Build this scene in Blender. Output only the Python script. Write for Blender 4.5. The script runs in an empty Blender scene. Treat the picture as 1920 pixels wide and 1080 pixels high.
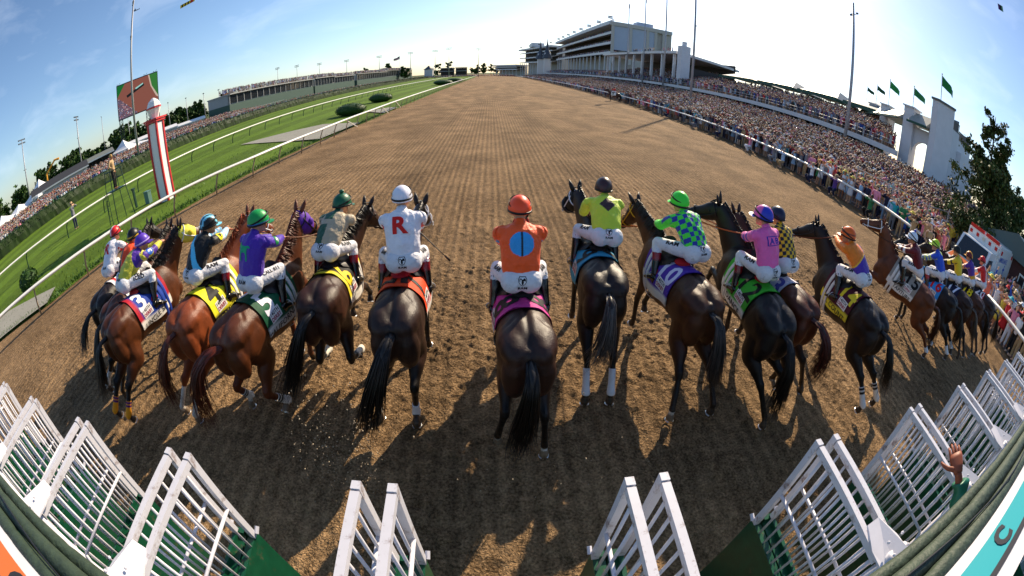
import bpy, bmesh, math, random
import numpy as np
from mathutils import Vector, Matrix
from mathutils.bvhtree import BVHTree
S = bpy.context.scene
COL = S.collection
R = math.radians
rng = np.random.default_rng(7)
random.seed(7)

# ------------------------------------------------------------------ camera, world, sun, exposure
CAM_H, PITCH, ROLL, AZ = 3.7, 0.57291, 0.02555, -0.06237
cd = bpy.data.cameras.new('camera')
cam = bpy.data.objects.new('camera', cd)
COL.objects.link(cam)
S.camera = cam
cd.type = 'PANO'
cd.panorama_type = 'FISHEYE_EQUISOLID'
cd.sensor_width = 36
cd.fisheye_lens = 778.59 / 1920 * 36
cd.fisheye_fov = R(220)
cd.shift_y = 36.48 / 1080
cd.clip_start, cd.clip_end = 0.02, 6000
cam.matrix_world = (Matrix.Translation((0, 0, CAM_H)) @ Matrix.Rotation(AZ, 4, 'Z')
                    @ Matrix.Rotation(math.pi / 2 - PITCH, 4, 'X') @ Matrix.Rotation(ROLL, 4, 'Z'))
SUN_AZ, SUN_EL = R(32), R(30)          # azimuth clockwise from the track direction (+Y)
sun_dir = Vector((math.sin(SUN_AZ) * math.cos(SUN_EL), math.cos(SUN_AZ) * math.cos(SUN_EL), math.sin(SUN_EL)))
W = bpy.data.worlds.new('World')
S.world = W
W.use_nodes = True
nt = W.node_tree
nt.nodes.clear()
wo = nt.nodes.new('ShaderNodeOutputWorld')
bg = nt.nodes.new('ShaderNodeBackground')
sky = nt.nodes.new('ShaderNodeTexSky')
sky.sky_type = 'NISHITA'
sky.sun_disc = False
sky.sun_elevation = SUN_EL
sky.sun_rotation = SUN_AZ
sky.altitude = 140
sky.air_density, sky.dust_density, sky.ozone_density = 1.0, 0.8, 3.6
tc = nt.nodes.new('ShaderNodeTexCoord')
mp = nt.nodes.new('ShaderNodeMapping')
mp.inputs['Rotation'].default_value = (0, 0, R(-35))
mp.inputs['Scale'].default_value = (1.2, 5.0, 9.0)
cn = nt.nodes.new('ShaderNodeTexNoise')
cn.inputs['Scale'].default_value = 1.7
cn.inputs['Detail'].default_value = 7
cn.inputs['Roughness'].default_value = 0.55
cn.inputs['Distortion'].default_value = 0.4
cr = nt.nodes.new('ShaderNodeMapRange')
cr.inputs['From Min'].default_value, cr.inputs['From Max'].default_value = 0.52, 0.85
cr.inputs['To Max'].default_value = 0.16
cm = nt.nodes.new('ShaderNodeMix')
cm.data_type = 'RGBA'
cm.inputs['B'].default_value = (9.0, 9.6, 10.4, 1)
L = nt.links.new
L(tc.outputs['Generated'], mp.inputs['Vector'])
L(mp.outputs[0], cn.inputs['Vector'])
L(cn.outputs['Fac'], cr.inputs['Value'])
L(cr.outputs[0], cm.inputs['Factor'])
hs = nt.nodes.new('ShaderNodeHueSaturation')
hs.inputs['Saturation'].default_value = 1.02
L(sky.outputs[0], hs.inputs['Color'])
L(hs.outputs[0], cm.inputs['A'])
L(cm.outputs['Result'], bg.inputs[0])
bg.inputs[1].default_value = 0.115
L(bg.outputs[0], wo.inputs[0])
sl = bpy.data.lights.new('sun', 'SUN')
sl.energy, sl.angle, sl.color = 5.0, R(0.55), (1.0, 0.83, 0.60)
so = bpy.data.objects.new('sun', sl)
COL.objects.link(so)
so.rotation_euler = sun_dir.to_track_quat('Z', 'Y').to_euler()
S.view_settings.view_transform = 'Standard'
S.view_settings.look = 'None'
S.view_settings.gamma = 1
S.view_settings.exposure = 0.6

# ------------------------------------------------------------------ helpers: names and meshes
def tag(o, label=None, cat=None, group=None, kind=None):
    if label and not kind:
        kind = 'thing'
    for k, v in (('label', label), ('category', cat), ('group', group), ('kind', kind)):
        if v:
            o[k] = v
    return o

def empty(name, loc=(0, 0, 0), rz=0.0, label=None, cat=None, group=None):
    o = bpy.data.objects.new(name, None)
    COL.objects.link(o)
    o.location = loc
    o.rotation_euler = (0, 0, rz)
    o.empty_display_size = 0.1
    return tag(o, label, cat, group)

def lerp(a, b, t):
    return a + (b - a) * t

def srgb(h):
    h = h.lstrip('#')
    c = np.array([int(h[i:i + 2], 16) / 255 for i in (0, 2, 4)])
    return np.where(c <= .04045, c / 12.92, ((c + .055) / 1.055) ** 2.4)

def crom(xs, ys, x):
    """Catmull-Rom through (xs, ys) at x; ys may have columns"""
    xs, ys, x = np.asarray(xs, float), np.asarray(ys, float), np.asarray(x, float)
    if ys.ndim == 1:
        ys = ys[:, None]
    m = np.gradient(ys, xs, axis=0)
    i = np.clip(np.searchsorted(xs, x) - 1, 0, len(xs) - 2)
    h = (xs[i + 1] - xs[i])[:, None]
    t = np.clip(((x - xs[i])[:, None]) / h, 0, 1)
    return ((2 * t**3 - 3 * t**2 + 1) * ys[i] + (t**3 - 2 * t**2 + t) * h * m[i]
            + (-2 * t**3 + 3 * t**2) * ys[i + 1] + (t**3 - t**2) * h * m[i + 1])

def nrm(v):
    v = np.asarray(v, float)
    return v / max(np.linalg.norm(v), 1e-9)

def path(pts, n):
    """resample a polyline with Catmull-Rom to n points"""
    pts = np.asarray(pts, float)
    s = np.concatenate([[0], np.cumsum(np.linalg.norm(np.diff(pts, axis=0), axis=1))])
    return crom(s, pts, np.linspace(0, s[-1], n))

class MB:
    """collects shapes and links them as ONE mesh object"""
    def __init__(self):
        self.v, self.f, self.c, self.mi, self.n = [], [], [], [], 0
        self.M = None
    def add(self, v, f, col=None, mi=0):
        v = np.asarray(v, float).reshape(-1, 3)
        if self.M is not None:
            v = v @ self.M[:3, :3].T + self.M[:3, 3]
        self.v.append(v)
        n = self.n
        self.f += [tuple(i + n for i in q) for q in f]
        self.mi += [mi] * len(f)
        self.c.append(np.broadcast_to(np.asarray((1, 1, 1) if col is None else col, float)[..., :3], (len(v), 3)))
        self.n += len(v)
        return self
    def grid(self, P, col=None, closed=False, caps=False, mi=0):
        """P: rows x cols x 3 vertices; closed: wrap the columns"""
        P = np.asarray(P, float)
        r, c = P.shape[:2]
        f = []
        for i in range(r - 1):
            for j in range(c if closed else c - 1):
                k = (j + 1) % c
                f.append((i * c + j, i * c + k, (i + 1) * c + k, (i + 1) * c + j))
        if caps:
            f.append(tuple(range(c))[::-1])
            f.append(tuple((r - 1) * c + j for j in range(c)))
        if col is not None and np.ndim(col) == 3:
            col = np.asarray(col).reshape(-1, 3)
        return self.add(P.reshape(-1, 3), f, col, mi)
    def tube(self, pts, rad, sides=8, ref=None, caps=True, col=None, mi=0):
        """rad: scalar or per point, or pairs (across ref, other)"""
        pts = np.asarray(pts, float)
        n = len(pts)
        rad = np.asarray(rad, float)
        if rad.ndim == 0:
            rad = np.full((n, 2), float(rad))
        elif rad.ndim == 1 and len(rad) == n and not (n == 2 and False):
            rad = np.stack([rad, rad], 1)
        t = np.gradient(pts, axis=0)
        t /= np.maximum(np.linalg.norm(t, axis=1, keepdims=True), 1e-9)
        if ref is None:
            ref = (0, 0, 1) if abs(t[:, 2]).mean() < 0.85 else (1, 0, 0)
        a = np.asarray(ref, float) - t * (t @ np.asarray(ref, float))[:, None]
        a /= np.maximum(np.linalg.norm(a, axis=1, keepdims=True), 1e-9)
        b = np.cross(t, a)
        ph = np.linspace(0, 2 * math.pi, sides, endpoint=False) + (math.pi / 4 if sides == 4 else 0)
        k = math.sqrt(2) if sides == 4 else 1
        P = (pts[:, None] + k * rad[:, :1, None] * np.cos(ph)[None, :, None] * a[:, None]
             + k * rad[:, 1:2, None] * np.sin(ph)[None, :, None] * b[:, None])
        if col is not None and np.ndim(col) == 2:
            col = np.repeat(np.asarray(col)[:, None], sides, 1)
        return self.grid(P, col, True, caps, mi)
    def bar(self, a, b, r, sides=4, ref=None, col=None, mi=0):
        return self.tube([a, b], np.full(2, r) if np.ndim(r) == 0 else np.array([r, r]), sides, ref, True, col, mi)
    def box(self, c, s, rz=0.0, col=None, mi=0, bev=0.0):
        c, s = np.asarray(c, float), np.asarray(s, float) / 2
        q = np.array([(x, y, z) for x in (-1, 1) for y in (-1, 1) for z in (-1, 1)], float) * s
        if rz:
            cs, sn = math.cos(rz), math.sin(rz)
            q = np.stack([q[:, 0] * cs - q[:, 1] * sn, q[:, 0] * sn + q[:, 1] * cs, q[:, 2]], 1)
        return self.add(q + c, [(0, 1, 3, 2), (4, 6, 7, 5), (0, 4, 5, 1), (2, 3, 7, 6), (0, 2, 6, 4), (1, 5, 7, 3)], col, mi)
    def ell(self, c, r, A=None, u=12, w=8, col=None, mi=0):
        th = np.linspace(0.001, math.pi - 0.001, w + 1)
        ph = np.linspace(0, 2 * math.pi, u, endpoint=False)
        P = np.stack([np.sin(th)[:, None] * np.cos(ph), np.sin(th)[:, None] * np.sin(ph), np.repeat(np.cos(th)[:, None], u, 1)], -1) * np.asarray(r, float)
        if A is not None:
            P = P @ np.asarray(A, float).T
        P = P[::-1]
        return self.grid(P + np.asarray(c, float), col, True, True, mi)
    def prism(self, poly, z0, z1, col=None, mi=0):
        n = len(poly)
        v = [(x, y, z0) for x, y in poly] + [(x, y, z1) for x, y in poly]
        f = [tuple(range(n))[::-1], tuple(range(n, 2 * n))] + [(i, (i + 1) % n, n + (i + 1) % n, n + i) for i in range(n)]
        return self.add(v, f, col, mi)
    def lathe(self, prof, c=(0, 0, 0), sides=16, col=None, mi=0):
        ph = np.linspace(0, 2 * math.pi, sides, endpoint=False)
        P = np.array([[(r * math.cos(p), r * math.sin(p), z) for p in ph] for r, z in prof]) + np.asarray(c, float)
        return self.grid(P, col, True, True, mi)
    def mesh(self, name, smooth=False):
        me = bpy.data.meshes.new(name)
        v = np.concatenate(self.v) if self.v else np.zeros((0, 3))
        me.from_pydata(v.tolist(), [], self.f)
        a = me.color_attributes.new('Col', 'FLOAT_COLOR', 'POINT')
        c = np.ones((len(v), 4), np.float32)
        if self.c:
            c[:, :3] = np.concatenate(self.c)
        a.data.foreach_set('color', c.ravel())
        if any(self.mi):
            me.polygons.foreach_set('material_index', np.array(self.mi, np.int32))
        if smooth:
            me.polygons.foreach_set('use_smooth', np.ones(len(me.polygons), bool))
        me.update()
        return me
    def build(self, name, mat, parent=None, smooth=False):
        return link(self.mesh(name, smooth), name, mat, parent)

def link(me, name, mat, parent=None):
    me.name = name
    o = bpy.data.objects.new(name, me)
    for m in (mat if isinstance(mat, (list, tuple)) else [mat]):
        if m is not None:
            me.materials.append(m)
    COL.objects.link(o)
    if parent is not None:
        o.parent = parent
    return o

def remesh(mb, voxel, it=4, fac=0.5):
    """union of all shapes in mb as one skin -> numpy verts and faces"""
    me = mb.mesh('tmp')
    o = bpy.data.objects.new('tmp', me)
    COL.objects.link(o)
    m = o.modifiers.new('r', 'REMESH')
    m.mode, m.voxel_size, m.adaptivity = 'VOXEL', voxel, 0
    if it:
        s = o.modifiers.new('s', 'SMOOTH')
        s.factor, s.iterations = fac, it
    dg = bpy.context.evaluated_depsgraph_get()
    e = bpy.data.meshes.new_from_object(o.evaluated_get(dg))
    v = np.zeros(len(e.vertices) * 3, np.float32)
    e.vertices.foreach_get('co', v)
    f = [tuple(p.vertices) for p in e.polygons]
    bpy.data.objects.remove(o)
    bpy.data.meshes.remove(me)
    bpy.data.meshes.remove(e)
    return v.reshape(-1, 3).astype(float), f

def bvh(o):
    me = o.data
    return BVHTree.FromPolygons([v.co[:] for v in me.vertices], [p.vertices[:] for p in me.polygons])

_txt = {}
def text_poly(s, spacing=1.0, bold=0.012):
    """outline of a word as triangles in the unit plane, centred; cap height about 0.7"""
    if (s, bold) in _txt:
        return _txt[(s, bold)]
    cu = bpy.data.curves.new('t', 'FONT')
    cu.body = s
    cu.size = 1
    cu.offset = bold
    cu.resolution_u = 3
    cu.space_character = 1.03 + bold * 2
    o = bpy.data.objects.new('t', cu)
    COL.objects.link(o)
    dg = bpy.context.evaluated_depsgraph_get()
    me = bpy.data.meshes.new_from_object(o.evaluated_get(dg))
    bm = bmesh.new()
    bm.from_mesh(me)
    bmesh.ops.remove_doubles(bm, verts=bm.verts, dist=1e-4)
    bmesh.ops.triangulate(bm, faces=bm.faces)
    for _ in range(2):
        es = [e for e in bm.edges if e.calc_length() > 0.22]
        if es:
            bmesh.ops.subdivide_edges(bm, edges=es, cuts=1)
            bmesh.ops.triangulate(bm, faces=bm.faces)
    v = np.array([x.co[:] for x in bm.verts])
    f = [tuple(x.index for x in p.verts) for p in bm.faces]
    bm.free()
    bpy.data.objects.remove(o)
    bpy.data.curves.remove(cu)
    bpy.data.meshes.remove(me)
    if len(v):
        v[:, 0] -= (v[:, 0].max() + v[:, 0].min()) / 2
        v[:, 1] -= (v[:, 1].max() + v[:, 1].min()) / 2
    _txt[(s, bold)] = (v, f)
    return v, f

def poly_grid(poly, step):
    """a filled polygon cut into small faces"""
    bm = bmesh.new()
    bm.faces.new([bm.verts.new((x, y, 0)) for x, y in poly])
    bmesh.ops.triangulate(bm, faces=bm.faces)
    for _ in range(5):
        es = [e for e in bm.edges if e.calc_length() > step]
        if not es:
            break
        bmesh.ops.subdivide_edges(bm, edges=es, cuts=1)
        bmesh.ops.triangulate(bm, faces=bm.faces)
    v = np.array([x.co[:] for x in bm.verts])
    f = [tuple(x.index for x in p.verts) for p in bm.faces]
    bm.free()
    return v, f

def lay(mb, tree, vf, o, ex, ey, sx, sy=None, col=(0, 0, 0), off=0.004, reach=0.25):
    """press flat artwork onto a surface: from o + x ex + y ey along -(ex x ey)"""
    v, f = vf
    if not len(v):
        return
    sy = sx if sy is None else sy
    ex, ey = nrm(ex), np.asarray(ey, float)
    ey = nrm(ey - ex * (ey @ ex))
    n = np.cross(ex, ey)
    nv = Vector(n)
    out = np.zeros((len(v), 3))
    for i, (x, y, _) in enumerate(v):
        p = np.asarray(o) + ex * x * sx + ey * y * sy
        h = tree.ray_cast(Vector(p + n * reach), -nv, reach * 2)
        if h[0] is None:
            h = tree.find_nearest(Vector(p))
        q, m = h[0], h[1]
        if m.dot(nv) < 0:
            m = -m
        out[i] = np.array(q + m * off)
    mb.add(out, f, col)

# ------------------------------------------------------------------ helpers: materials
MATS = {}
def mat(name, col=(0.5, 0.5, 0.5), rough=0.6, spec=0.4, metal=0.0, vcol=False, noise=0.0, nscale=30.0, bump=0.0, bscale=60.0, sheen=0.0, dirt=None, dirt_amt=0.0, trans=0.0, coat=0.0):
    if name in MATS:
        return MATS[name]
    m = bpy.data.materials.new(name)
    m.use_nodes = True
    t = m.node_tree
    b = t.nodes['Principled BSDF']
    b.inputs['Roughness'].default_value = rough
    b.inputs['Specular IOR Level'].default_value = spec
    b.inputs['Metallic'].default_value = metal
    b.inputs['Sheen Weight'].default_value = sheen
    b.inputs['Coat Weight'].default_value = coat
    b.inputs['Transmission Weight'].default_value = trans
    co = t.nodes.new('ShaderNodeTexCoord')
    if vcol:
        a = t.nodes.new('ShaderNodeAttribute')
        a.attribute_name = 'Col'
        src = a.outputs['Color']
    else:
        a = t.nodes.new('ShaderNodeRGB')
        a.outputs[0].default_value = (*col, 1)
        src = a.outputs[0]
    if noise:
        n = t.nodes.new('ShaderNodeTexNoise')
        n.inputs['Scale'].default_value = nscale
        n.inputs['Detail'].default_value = 5
        t.links.new(co.outputs['Object'], n.inputs['Vector'])
        r = t.nodes.new('ShaderNodeMapRange')
        r.inputs['From Min'].default_value, r.inputs['From Max'].default_value = 0.25, 0.75
        r.inputs['To Min'].default_value, r.inputs['To Max'].default_value = 1 - noise, 1 + noise * 0.6
        t.links.new(n.outputs['Fac'], r.inputs['Value'])
        x = t.nodes.new('ShaderNodeMix')
        x.data_type, x.blend_type = 'RGBA', 'MULTIPLY'
        x.inputs['Factor'].default_value = 1
        t.links.new(src, x.inputs['A'])
        t.links.new(r.outputs[0], x.inputs['B'])
        src = x.outputs['Result']
    if dirt is not None:
        n = t.nodes.new('ShaderNodeTexNoise')
        n.inputs['Scale'].default_value = 9
        n.inputs['Detail'].default_value = 8
        n.inputs['Roughness'].default_value = 0.7
        t.links.new(co.outputs['Object'], n.inputs['Vector'])
        r = t.nodes.new('ShaderNodeMapRange')
        r.inputs['From Min'].default_value, r.inputs['From Max'].default_value = 0.62 - dirt_amt * 0.3, 0.74 - dirt_amt * 0.2
        t.links.new(n.outputs['Fac'], r.inputs['Value'])
        x = t.nodes.new('ShaderNodeMix')
        x.data_type = 'RGBA'
        x.inputs['B'].default_value = (*dirt, 1)
        t.links.new(r.outputs[0], x.inputs['Factor'])
        t.links.new(src, x.inputs['A'])
        src = x.outputs['Result']
    t.links.new(src, b.inputs['Base Color'])
    if bump:
        n = t.nodes.new('ShaderNodeTexNoise')
        n.inputs['Scale'].default_value = bscale
        n.inputs['Detail'].default_value = 4
        t.links.new(co.outputs['Object'], n.inputs['Vector'])
        u = t.nodes.new('ShaderNodeBump')
        u.inputs['Strength'].default_value = bump
        u.inputs['Distance'].default_value = 0.02
        t.links.new(n.outputs['Fac'], u.inputs['Height'])
        t.links.new(u.outputs[0], b.inputs['Normal'])
    MATS[name] = m
    return m

m_paint = mat('vertex_paint', vcol=True, rough=0.55, noise=0.08, nscale=12)
m_coat = mat('horse_coat', vcol=True, rough=0.45, spec=0.36, noise=0.40, nscale=6, bump=0.25, bscale=90, sheen=0.0)
m_hair = mat('horse_hair', vcol=True, rough=0.42, spec=0.45, noise=0.2, nscale=20)
m_silk = mat('silk', vcol=True, rough=0.5, spec=0.35, noise=0.06, nscale=25, bump=0.8, bscale=22, sheen=0.1)
m_breech = mat('white_breeches', (0.70, 0.70, 0.73), rough=0.6, spec=0.3, noise=0.10, nscale=18, bump=0.9, bscale=22, dirt=(.30, .22, .15), dirt_amt=.05)
m_boot = mat('boot_leather', (0.012, 0.012, 0.013), rough=0.22, spec=0.6, noise=0.3, nscale=20)
m_skin = mat('skin', vcol=True, rough=0.5, spec=0.35)
m_cap = mat('cap', vcol=True, rough=0.4, spec=0.4, bump=0.15, bscale=40)
m_cloth = mat('saddle_cloth', vcol=True, rough=0.65, spec=0.25, bump=0.4, bscale=14, noise=0.05)
m_print = mat('print', vcol=True, rough=0.6, spec=0.25)
m_leather = mat('tack_leather', vcol=True, rough=0.45, spec=0.4)
m_steel = mat('steel', (0.62, 0.62, 0.62), rough=0.3, metal=0.9)
m_white = mat('white_gate_paint', (0.62, 0.61, 0.66), rough=0.38, spec=0.45, noise=0.05, nscale=15, dirt=(0.24, 0.13, 0.07), dirt_amt=0.0)
m_green = mat('green_gate_paint', (0.006, 0.075, 0.035), rough=0.35, spec=0.45, noise=0.25, nscale=14, dirt=(0.12, 0.085, 0.05), dirt_amt=0.1)
m_pad = mat('green_padding', (0.035, 0.055, 0.032), rough=0.6, noise=0.3, nscale=16, bump=0.5, bscale=30)
m_rail = mat('rail_white', (0.80, 0.78, 0.72), rough=0.4, noise=0.08, nscale=6)
# ------------------------------------------------------------------ ground
def vnoise(x, y, seed):
    r = np.random.default_rng(seed).random((256, 256))
    xi, yi = np.floor(x).astype(int), np.floor(y).astype(int)
    fx, fy = x - xi, y - yi
    fx, fy = fx * fx * (3 - 2 * fx), fy * fy * (3 - 2 * fy)
    a, b = r[xi & 255, yi & 255], r[(xi + 1) & 255, yi & 255]
    c, d = r[xi & 255, (yi + 1) & 255], r[(xi + 1) & 255, (yi + 1) & 255]
    return (a * (1 - fx) + b * fx) * (1 - fy) + (c * (1 - fx) + d * fx) * fy

def grid_mesh(name, X, Y, Zh, m, smooth=True, keep=None):
    ny, nx = X.shape
    me = bpy.data.meshes.new(name)
    co = np.stack([X, Y, Zh], -1).astype(np.float32).reshape(-1, 3)
    i = np.arange(ny * nx).reshape(ny, nx)
    q = np.stack([i[:-1, :-1], i[:-1, 1:], i[1:, 1:], i[1:, :-1]], -1).reshape(-1, 4)
    if keep is not None:
        q = q[keep[:-1, :-1].ravel() & keep[1:, 1:].ravel()]
    me.vertices.add(len(co))
    me.vertices.foreach_set('co', co.ravel())
    me.loops.add(q.size)
    me.loops.foreach_set('vertex_index', q.astype(np.int32).ravel())
    me.polygons.add(len(q))
    me.polygons.foreach_set('loop_start', np.arange(0, q.size, 4, dtype=np.int32))
    me.polygons.foreach_set('loop_total', np.full(len(q), 4, np.int32))
    if smooth:
        me.polygons.foreach_set('use_smooth', np.ones(len(q), bool))
    me.update(calc_edges=True)
    me.validate()
    return link(me, name, m)

def ground_mat(name, a, b, scales, bumps, rough=0.95, lines=0.0, clods=(), mow=0.0, damp=0.0, ramp=(.36, .66)):
    m = bpy.data.materials.new(name)
    m.use_nodes = True
    t = m.node_tree
    N, Lk = t.nodes.new, t.links.new
    p = t.nodes['Principled BSDF']
    p.inputs['Roughness'].default_value = rough
    p.inputs['Specular IOR Level'].default_value = 0.12
    co = N('ShaderNodeTexCoord')
    prev = None
    for k, s in enumerate(scales):
        n = N('ShaderNodeTexNoise')
        n.inputs['Scale'].default_value = s
        n.inputs['Detail'].default_value = 6
        n.inputs['Roughness'].default_value = .62
        Lk(co.outputs['Object'], n.inputs['Vector'])
        if prev is None:
            prev = n.outputs['Fac']
        else:
            x = N('ShaderNodeMix')
            x.inputs['Factor'].default_value = .5
            Lk(prev, x.inputs['A'])
            Lk(n.outputs['Fac'], x.inputs['B'])
            prev = x.outputs['Result']
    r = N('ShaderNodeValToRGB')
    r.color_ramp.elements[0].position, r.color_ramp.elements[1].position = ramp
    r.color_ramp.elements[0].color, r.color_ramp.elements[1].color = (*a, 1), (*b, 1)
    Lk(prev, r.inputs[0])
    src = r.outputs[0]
    hgt = None
    for s, amt in bumps:
        n = N('ShaderNodeTexNoise')
        n.inputs['Scale'].default_value = s
        n.inputs['Detail'].default_value = 5
        n.inputs['Roughness'].default_value = .65
        Lk(co.outputs['Object'], n.inputs['Vector'])
        x = N('ShaderNodeMath')
        x.operation = 'MULTIPLY_ADD'
        x.inputs[1].default_value = amt
        Lk(n.outputs['Fac'], x.inputs[0])
        if hgt is not None:
            Lk(hgt, x.inputs[2])
        else:
            x.inputs[2].default_value = 0
        hgt = x.outputs[0]
    for s, amt in clods:
        n = N('ShaderNodeTexVoronoi')
        n.feature = 'SMOOTH_F1'
        n.inputs['Scale'].default_value = s
        n.inputs['Randomness'].default_value = 1
        n.inputs['Smoothness'].default_value = .25
        wn = N('ShaderNodeTexNoise')
        wn.inputs['Scale'].default_value = s * .45
        Lk(co.outputs['Object'], wn.inputs['Vector'])
        wm_ = N('ShaderNodeMix')
        wm_.data_type, wm_.blend_type = 'RGBA', 'LINEAR_LIGHT'
        wm_.inputs['Factor'].default_value = .09
        Lk(co.outputs['Object'], wm_.inputs['A'])
        Lk(wn.outputs['Color'], wm_.inputs['B'])
        Lk(wm_.outputs['Result'], n.inputs['Vector'])
        x = N('ShaderNodeMath')
        x.operation = 'MULTIPLY_ADD'
        x.inputs[1].default_value = -amt
        Lk(n.outputs['Distance'], x.inputs[0])
        Lk(hgt, x.inputs[2])
        hgt = x.outputs[0]
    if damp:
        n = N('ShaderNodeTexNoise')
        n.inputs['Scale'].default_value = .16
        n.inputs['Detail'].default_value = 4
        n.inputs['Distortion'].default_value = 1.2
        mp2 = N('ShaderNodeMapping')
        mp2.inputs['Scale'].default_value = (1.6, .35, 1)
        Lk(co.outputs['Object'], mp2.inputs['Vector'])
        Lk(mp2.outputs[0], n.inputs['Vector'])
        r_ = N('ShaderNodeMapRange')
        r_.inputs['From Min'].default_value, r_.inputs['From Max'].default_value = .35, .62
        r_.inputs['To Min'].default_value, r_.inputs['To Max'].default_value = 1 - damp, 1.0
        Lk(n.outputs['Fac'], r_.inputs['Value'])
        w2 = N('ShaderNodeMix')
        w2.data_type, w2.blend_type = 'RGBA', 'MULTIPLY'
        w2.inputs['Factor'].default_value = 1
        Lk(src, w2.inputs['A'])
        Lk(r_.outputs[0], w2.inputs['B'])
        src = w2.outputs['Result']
    if mow:
        sp_ = N('ShaderNodeSeparateXYZ')
        Lk(co.outputs['Object'], sp_.inputs[0])
        x = N('ShaderNodeMath')
        x.operation = 'MULTIPLY'
        x.inputs[1].default_value = 2 * math.pi / 5.2
        Lk(sp_.outputs['X'], x.inputs[0])
        y_ = N('ShaderNodeMath')
        y_.operation = 'SINE'
        Lk(x.outputs[0], y_.inputs[0])
        r_ = N('ShaderNodeMapRange')
        r_.inputs['From Min'].default_value, r_.inputs['From Max'].default_value = -.25, .25
        r_.inputs['To Min'].default_value, r_.inputs['To Max'].default_value = 1 - mow, 1.0
        Lk(y_.outputs[0], r_.inputs['Value'])
        w2 = N('ShaderNodeMix')
        w2.data_type, w2.blend_type = 'RGBA', 'MULTIPLY'
        w2.inputs['Factor'].default_value = 1
        Lk(src, w2.inputs['A'])
        Lk(r_.outputs[0], w2.inputs['B'])
        src = w2.outputs['Result']
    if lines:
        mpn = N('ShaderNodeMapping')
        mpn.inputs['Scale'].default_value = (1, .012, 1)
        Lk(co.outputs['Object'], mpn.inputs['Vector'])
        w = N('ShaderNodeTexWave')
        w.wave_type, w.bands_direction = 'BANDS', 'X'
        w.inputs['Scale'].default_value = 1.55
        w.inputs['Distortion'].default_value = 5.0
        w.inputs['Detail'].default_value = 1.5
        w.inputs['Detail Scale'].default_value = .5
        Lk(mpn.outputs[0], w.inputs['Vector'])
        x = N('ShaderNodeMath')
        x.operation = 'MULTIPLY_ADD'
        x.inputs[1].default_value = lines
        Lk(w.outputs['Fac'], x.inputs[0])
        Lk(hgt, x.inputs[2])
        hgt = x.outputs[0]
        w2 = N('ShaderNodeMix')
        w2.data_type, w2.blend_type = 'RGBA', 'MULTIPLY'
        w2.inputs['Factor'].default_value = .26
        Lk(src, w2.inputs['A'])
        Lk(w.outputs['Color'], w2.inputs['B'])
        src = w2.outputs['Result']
    u = N('ShaderNodeBump')
    u.inputs['Strength'].default_value = 1.0
    u.inputs['Distance'].default_value = 1.0
    Lk(hgt, u.inputs['Height'])
    Lk(u.outputs[0], p.inputs['Normal'])
    Lk(src, p.inputs['Base Color'])
    return m

def struct(o, kind='structure'):
    o['kind'] = kind
    return o

m_dirt = ground_mat('track_dirt', (.140, .084, .040), (.570, .365, .190), (.5, 6, 34), ((9, .016), (44, .022), (100, .008)), lines=.026, clods=((21, .030), (40, .018)), damp=.30, ramp=(.42, .60))  # narrow ramp: moist and dry crumb tone, plus lit and shaded grains painted in
m_turf = ground_mat('turf', (.060, .115, .008), (.165, .265, .028), (.12, 1.6, 34), ((40, .03), (110, .02)), mow=.26)
m_land = ground_mat('land', (.050, .075, .020), (.090, .105, .040), (.02, .5, 8), ((20, .02),))
m_sand = ground_mat('crossing_sand', (.24, .23, .19), (.36, .35, .30), (.8, 9, 40), ((30, .015), (80, .008)))
m_conc = ground_mat('apron_concrete', (.17, .155, .14), (.26, .24, .22), (.5, 6, 40), ((30, .006),))

xs = np.concatenate([np.linspace(-26, -9, 130)[:-1], np.linspace(-9, 12, 860)[:-1], np.linspace(12, 24, 150)])
ys = np.concatenate([np.linspace(-12, .6, 50)[:-1], np.linspace(.6, 7.5, 310)[:-1], np.linspace(7.5, 16, 160)[:-1], np.linspace(16, 34, 130)[:-1], np.geomspace(34, 900, 60)])
X, Y = np.meshgrid(xs, ys)
wob = .10 * vnoise(X * .9, Y * .25, 3)
rough_zone = np.clip((Y - 2.4 + 1.4 * (vnoise(X * .8, Y * .8, 5) - .5) - .35 * np.exp(-((X - 3.5) / 5) ** 2)) / 1.6, 0, 1)
fade = np.clip(1 - (np.hypot(X * .75, Y) - 9) / 12, 0, 1)
h1, h2, h3 = vnoise(X * 8.5, Y * 8.5, 11), vnoise(X * 15.5, Y * 15.5, 12), vnoise(X * 3.1, Y * 3.1, 13)
h4 = vnoise(X * 24, Y * 24, 14)
wx, wy = X + .05 * (vnoise(X * 6, Y * 6, 21) - .5), Y + .05 * (vnoise(X * 6, Y * 6, 22) - .5)
h5 = vnoise(wx * 18 * .8 + wy * 18 * .6, -wx * 18 * .6 + wy * 18 * .8, 15)
h6 = vnoise(wx * 11 * .6 - wy * 11 * .8, wx * 11 * .8 + wy * 11 * .6, 16)
clod = np.maximum(h5 - .46, 0) * .050 * (.3 + 1.4 * h3) + np.maximum(h6 - .55, 0) * .035 + (h1 - .5) * .016 + (h4 - .5) * .016
har = np.sin((X + wob) * 2 * math.pi / .15) * .008 * np.clip((Y - 7) / 5, 0, 1)
soft = (h3 - .5) * .034 + (h1 - .5) * .016 + (h2 - .5) * .007 + (h4 - .5) * .005 - .022 * np.exp(-(((vnoise(X * 1.7, Y * 1.7, 17) - .5) / .03) ** 2))
Zt = (lerp(soft, clod + (h3 - .5) * .022, rough_zone) + har) * fade
r4 = np.random.default_rng(44)
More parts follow.
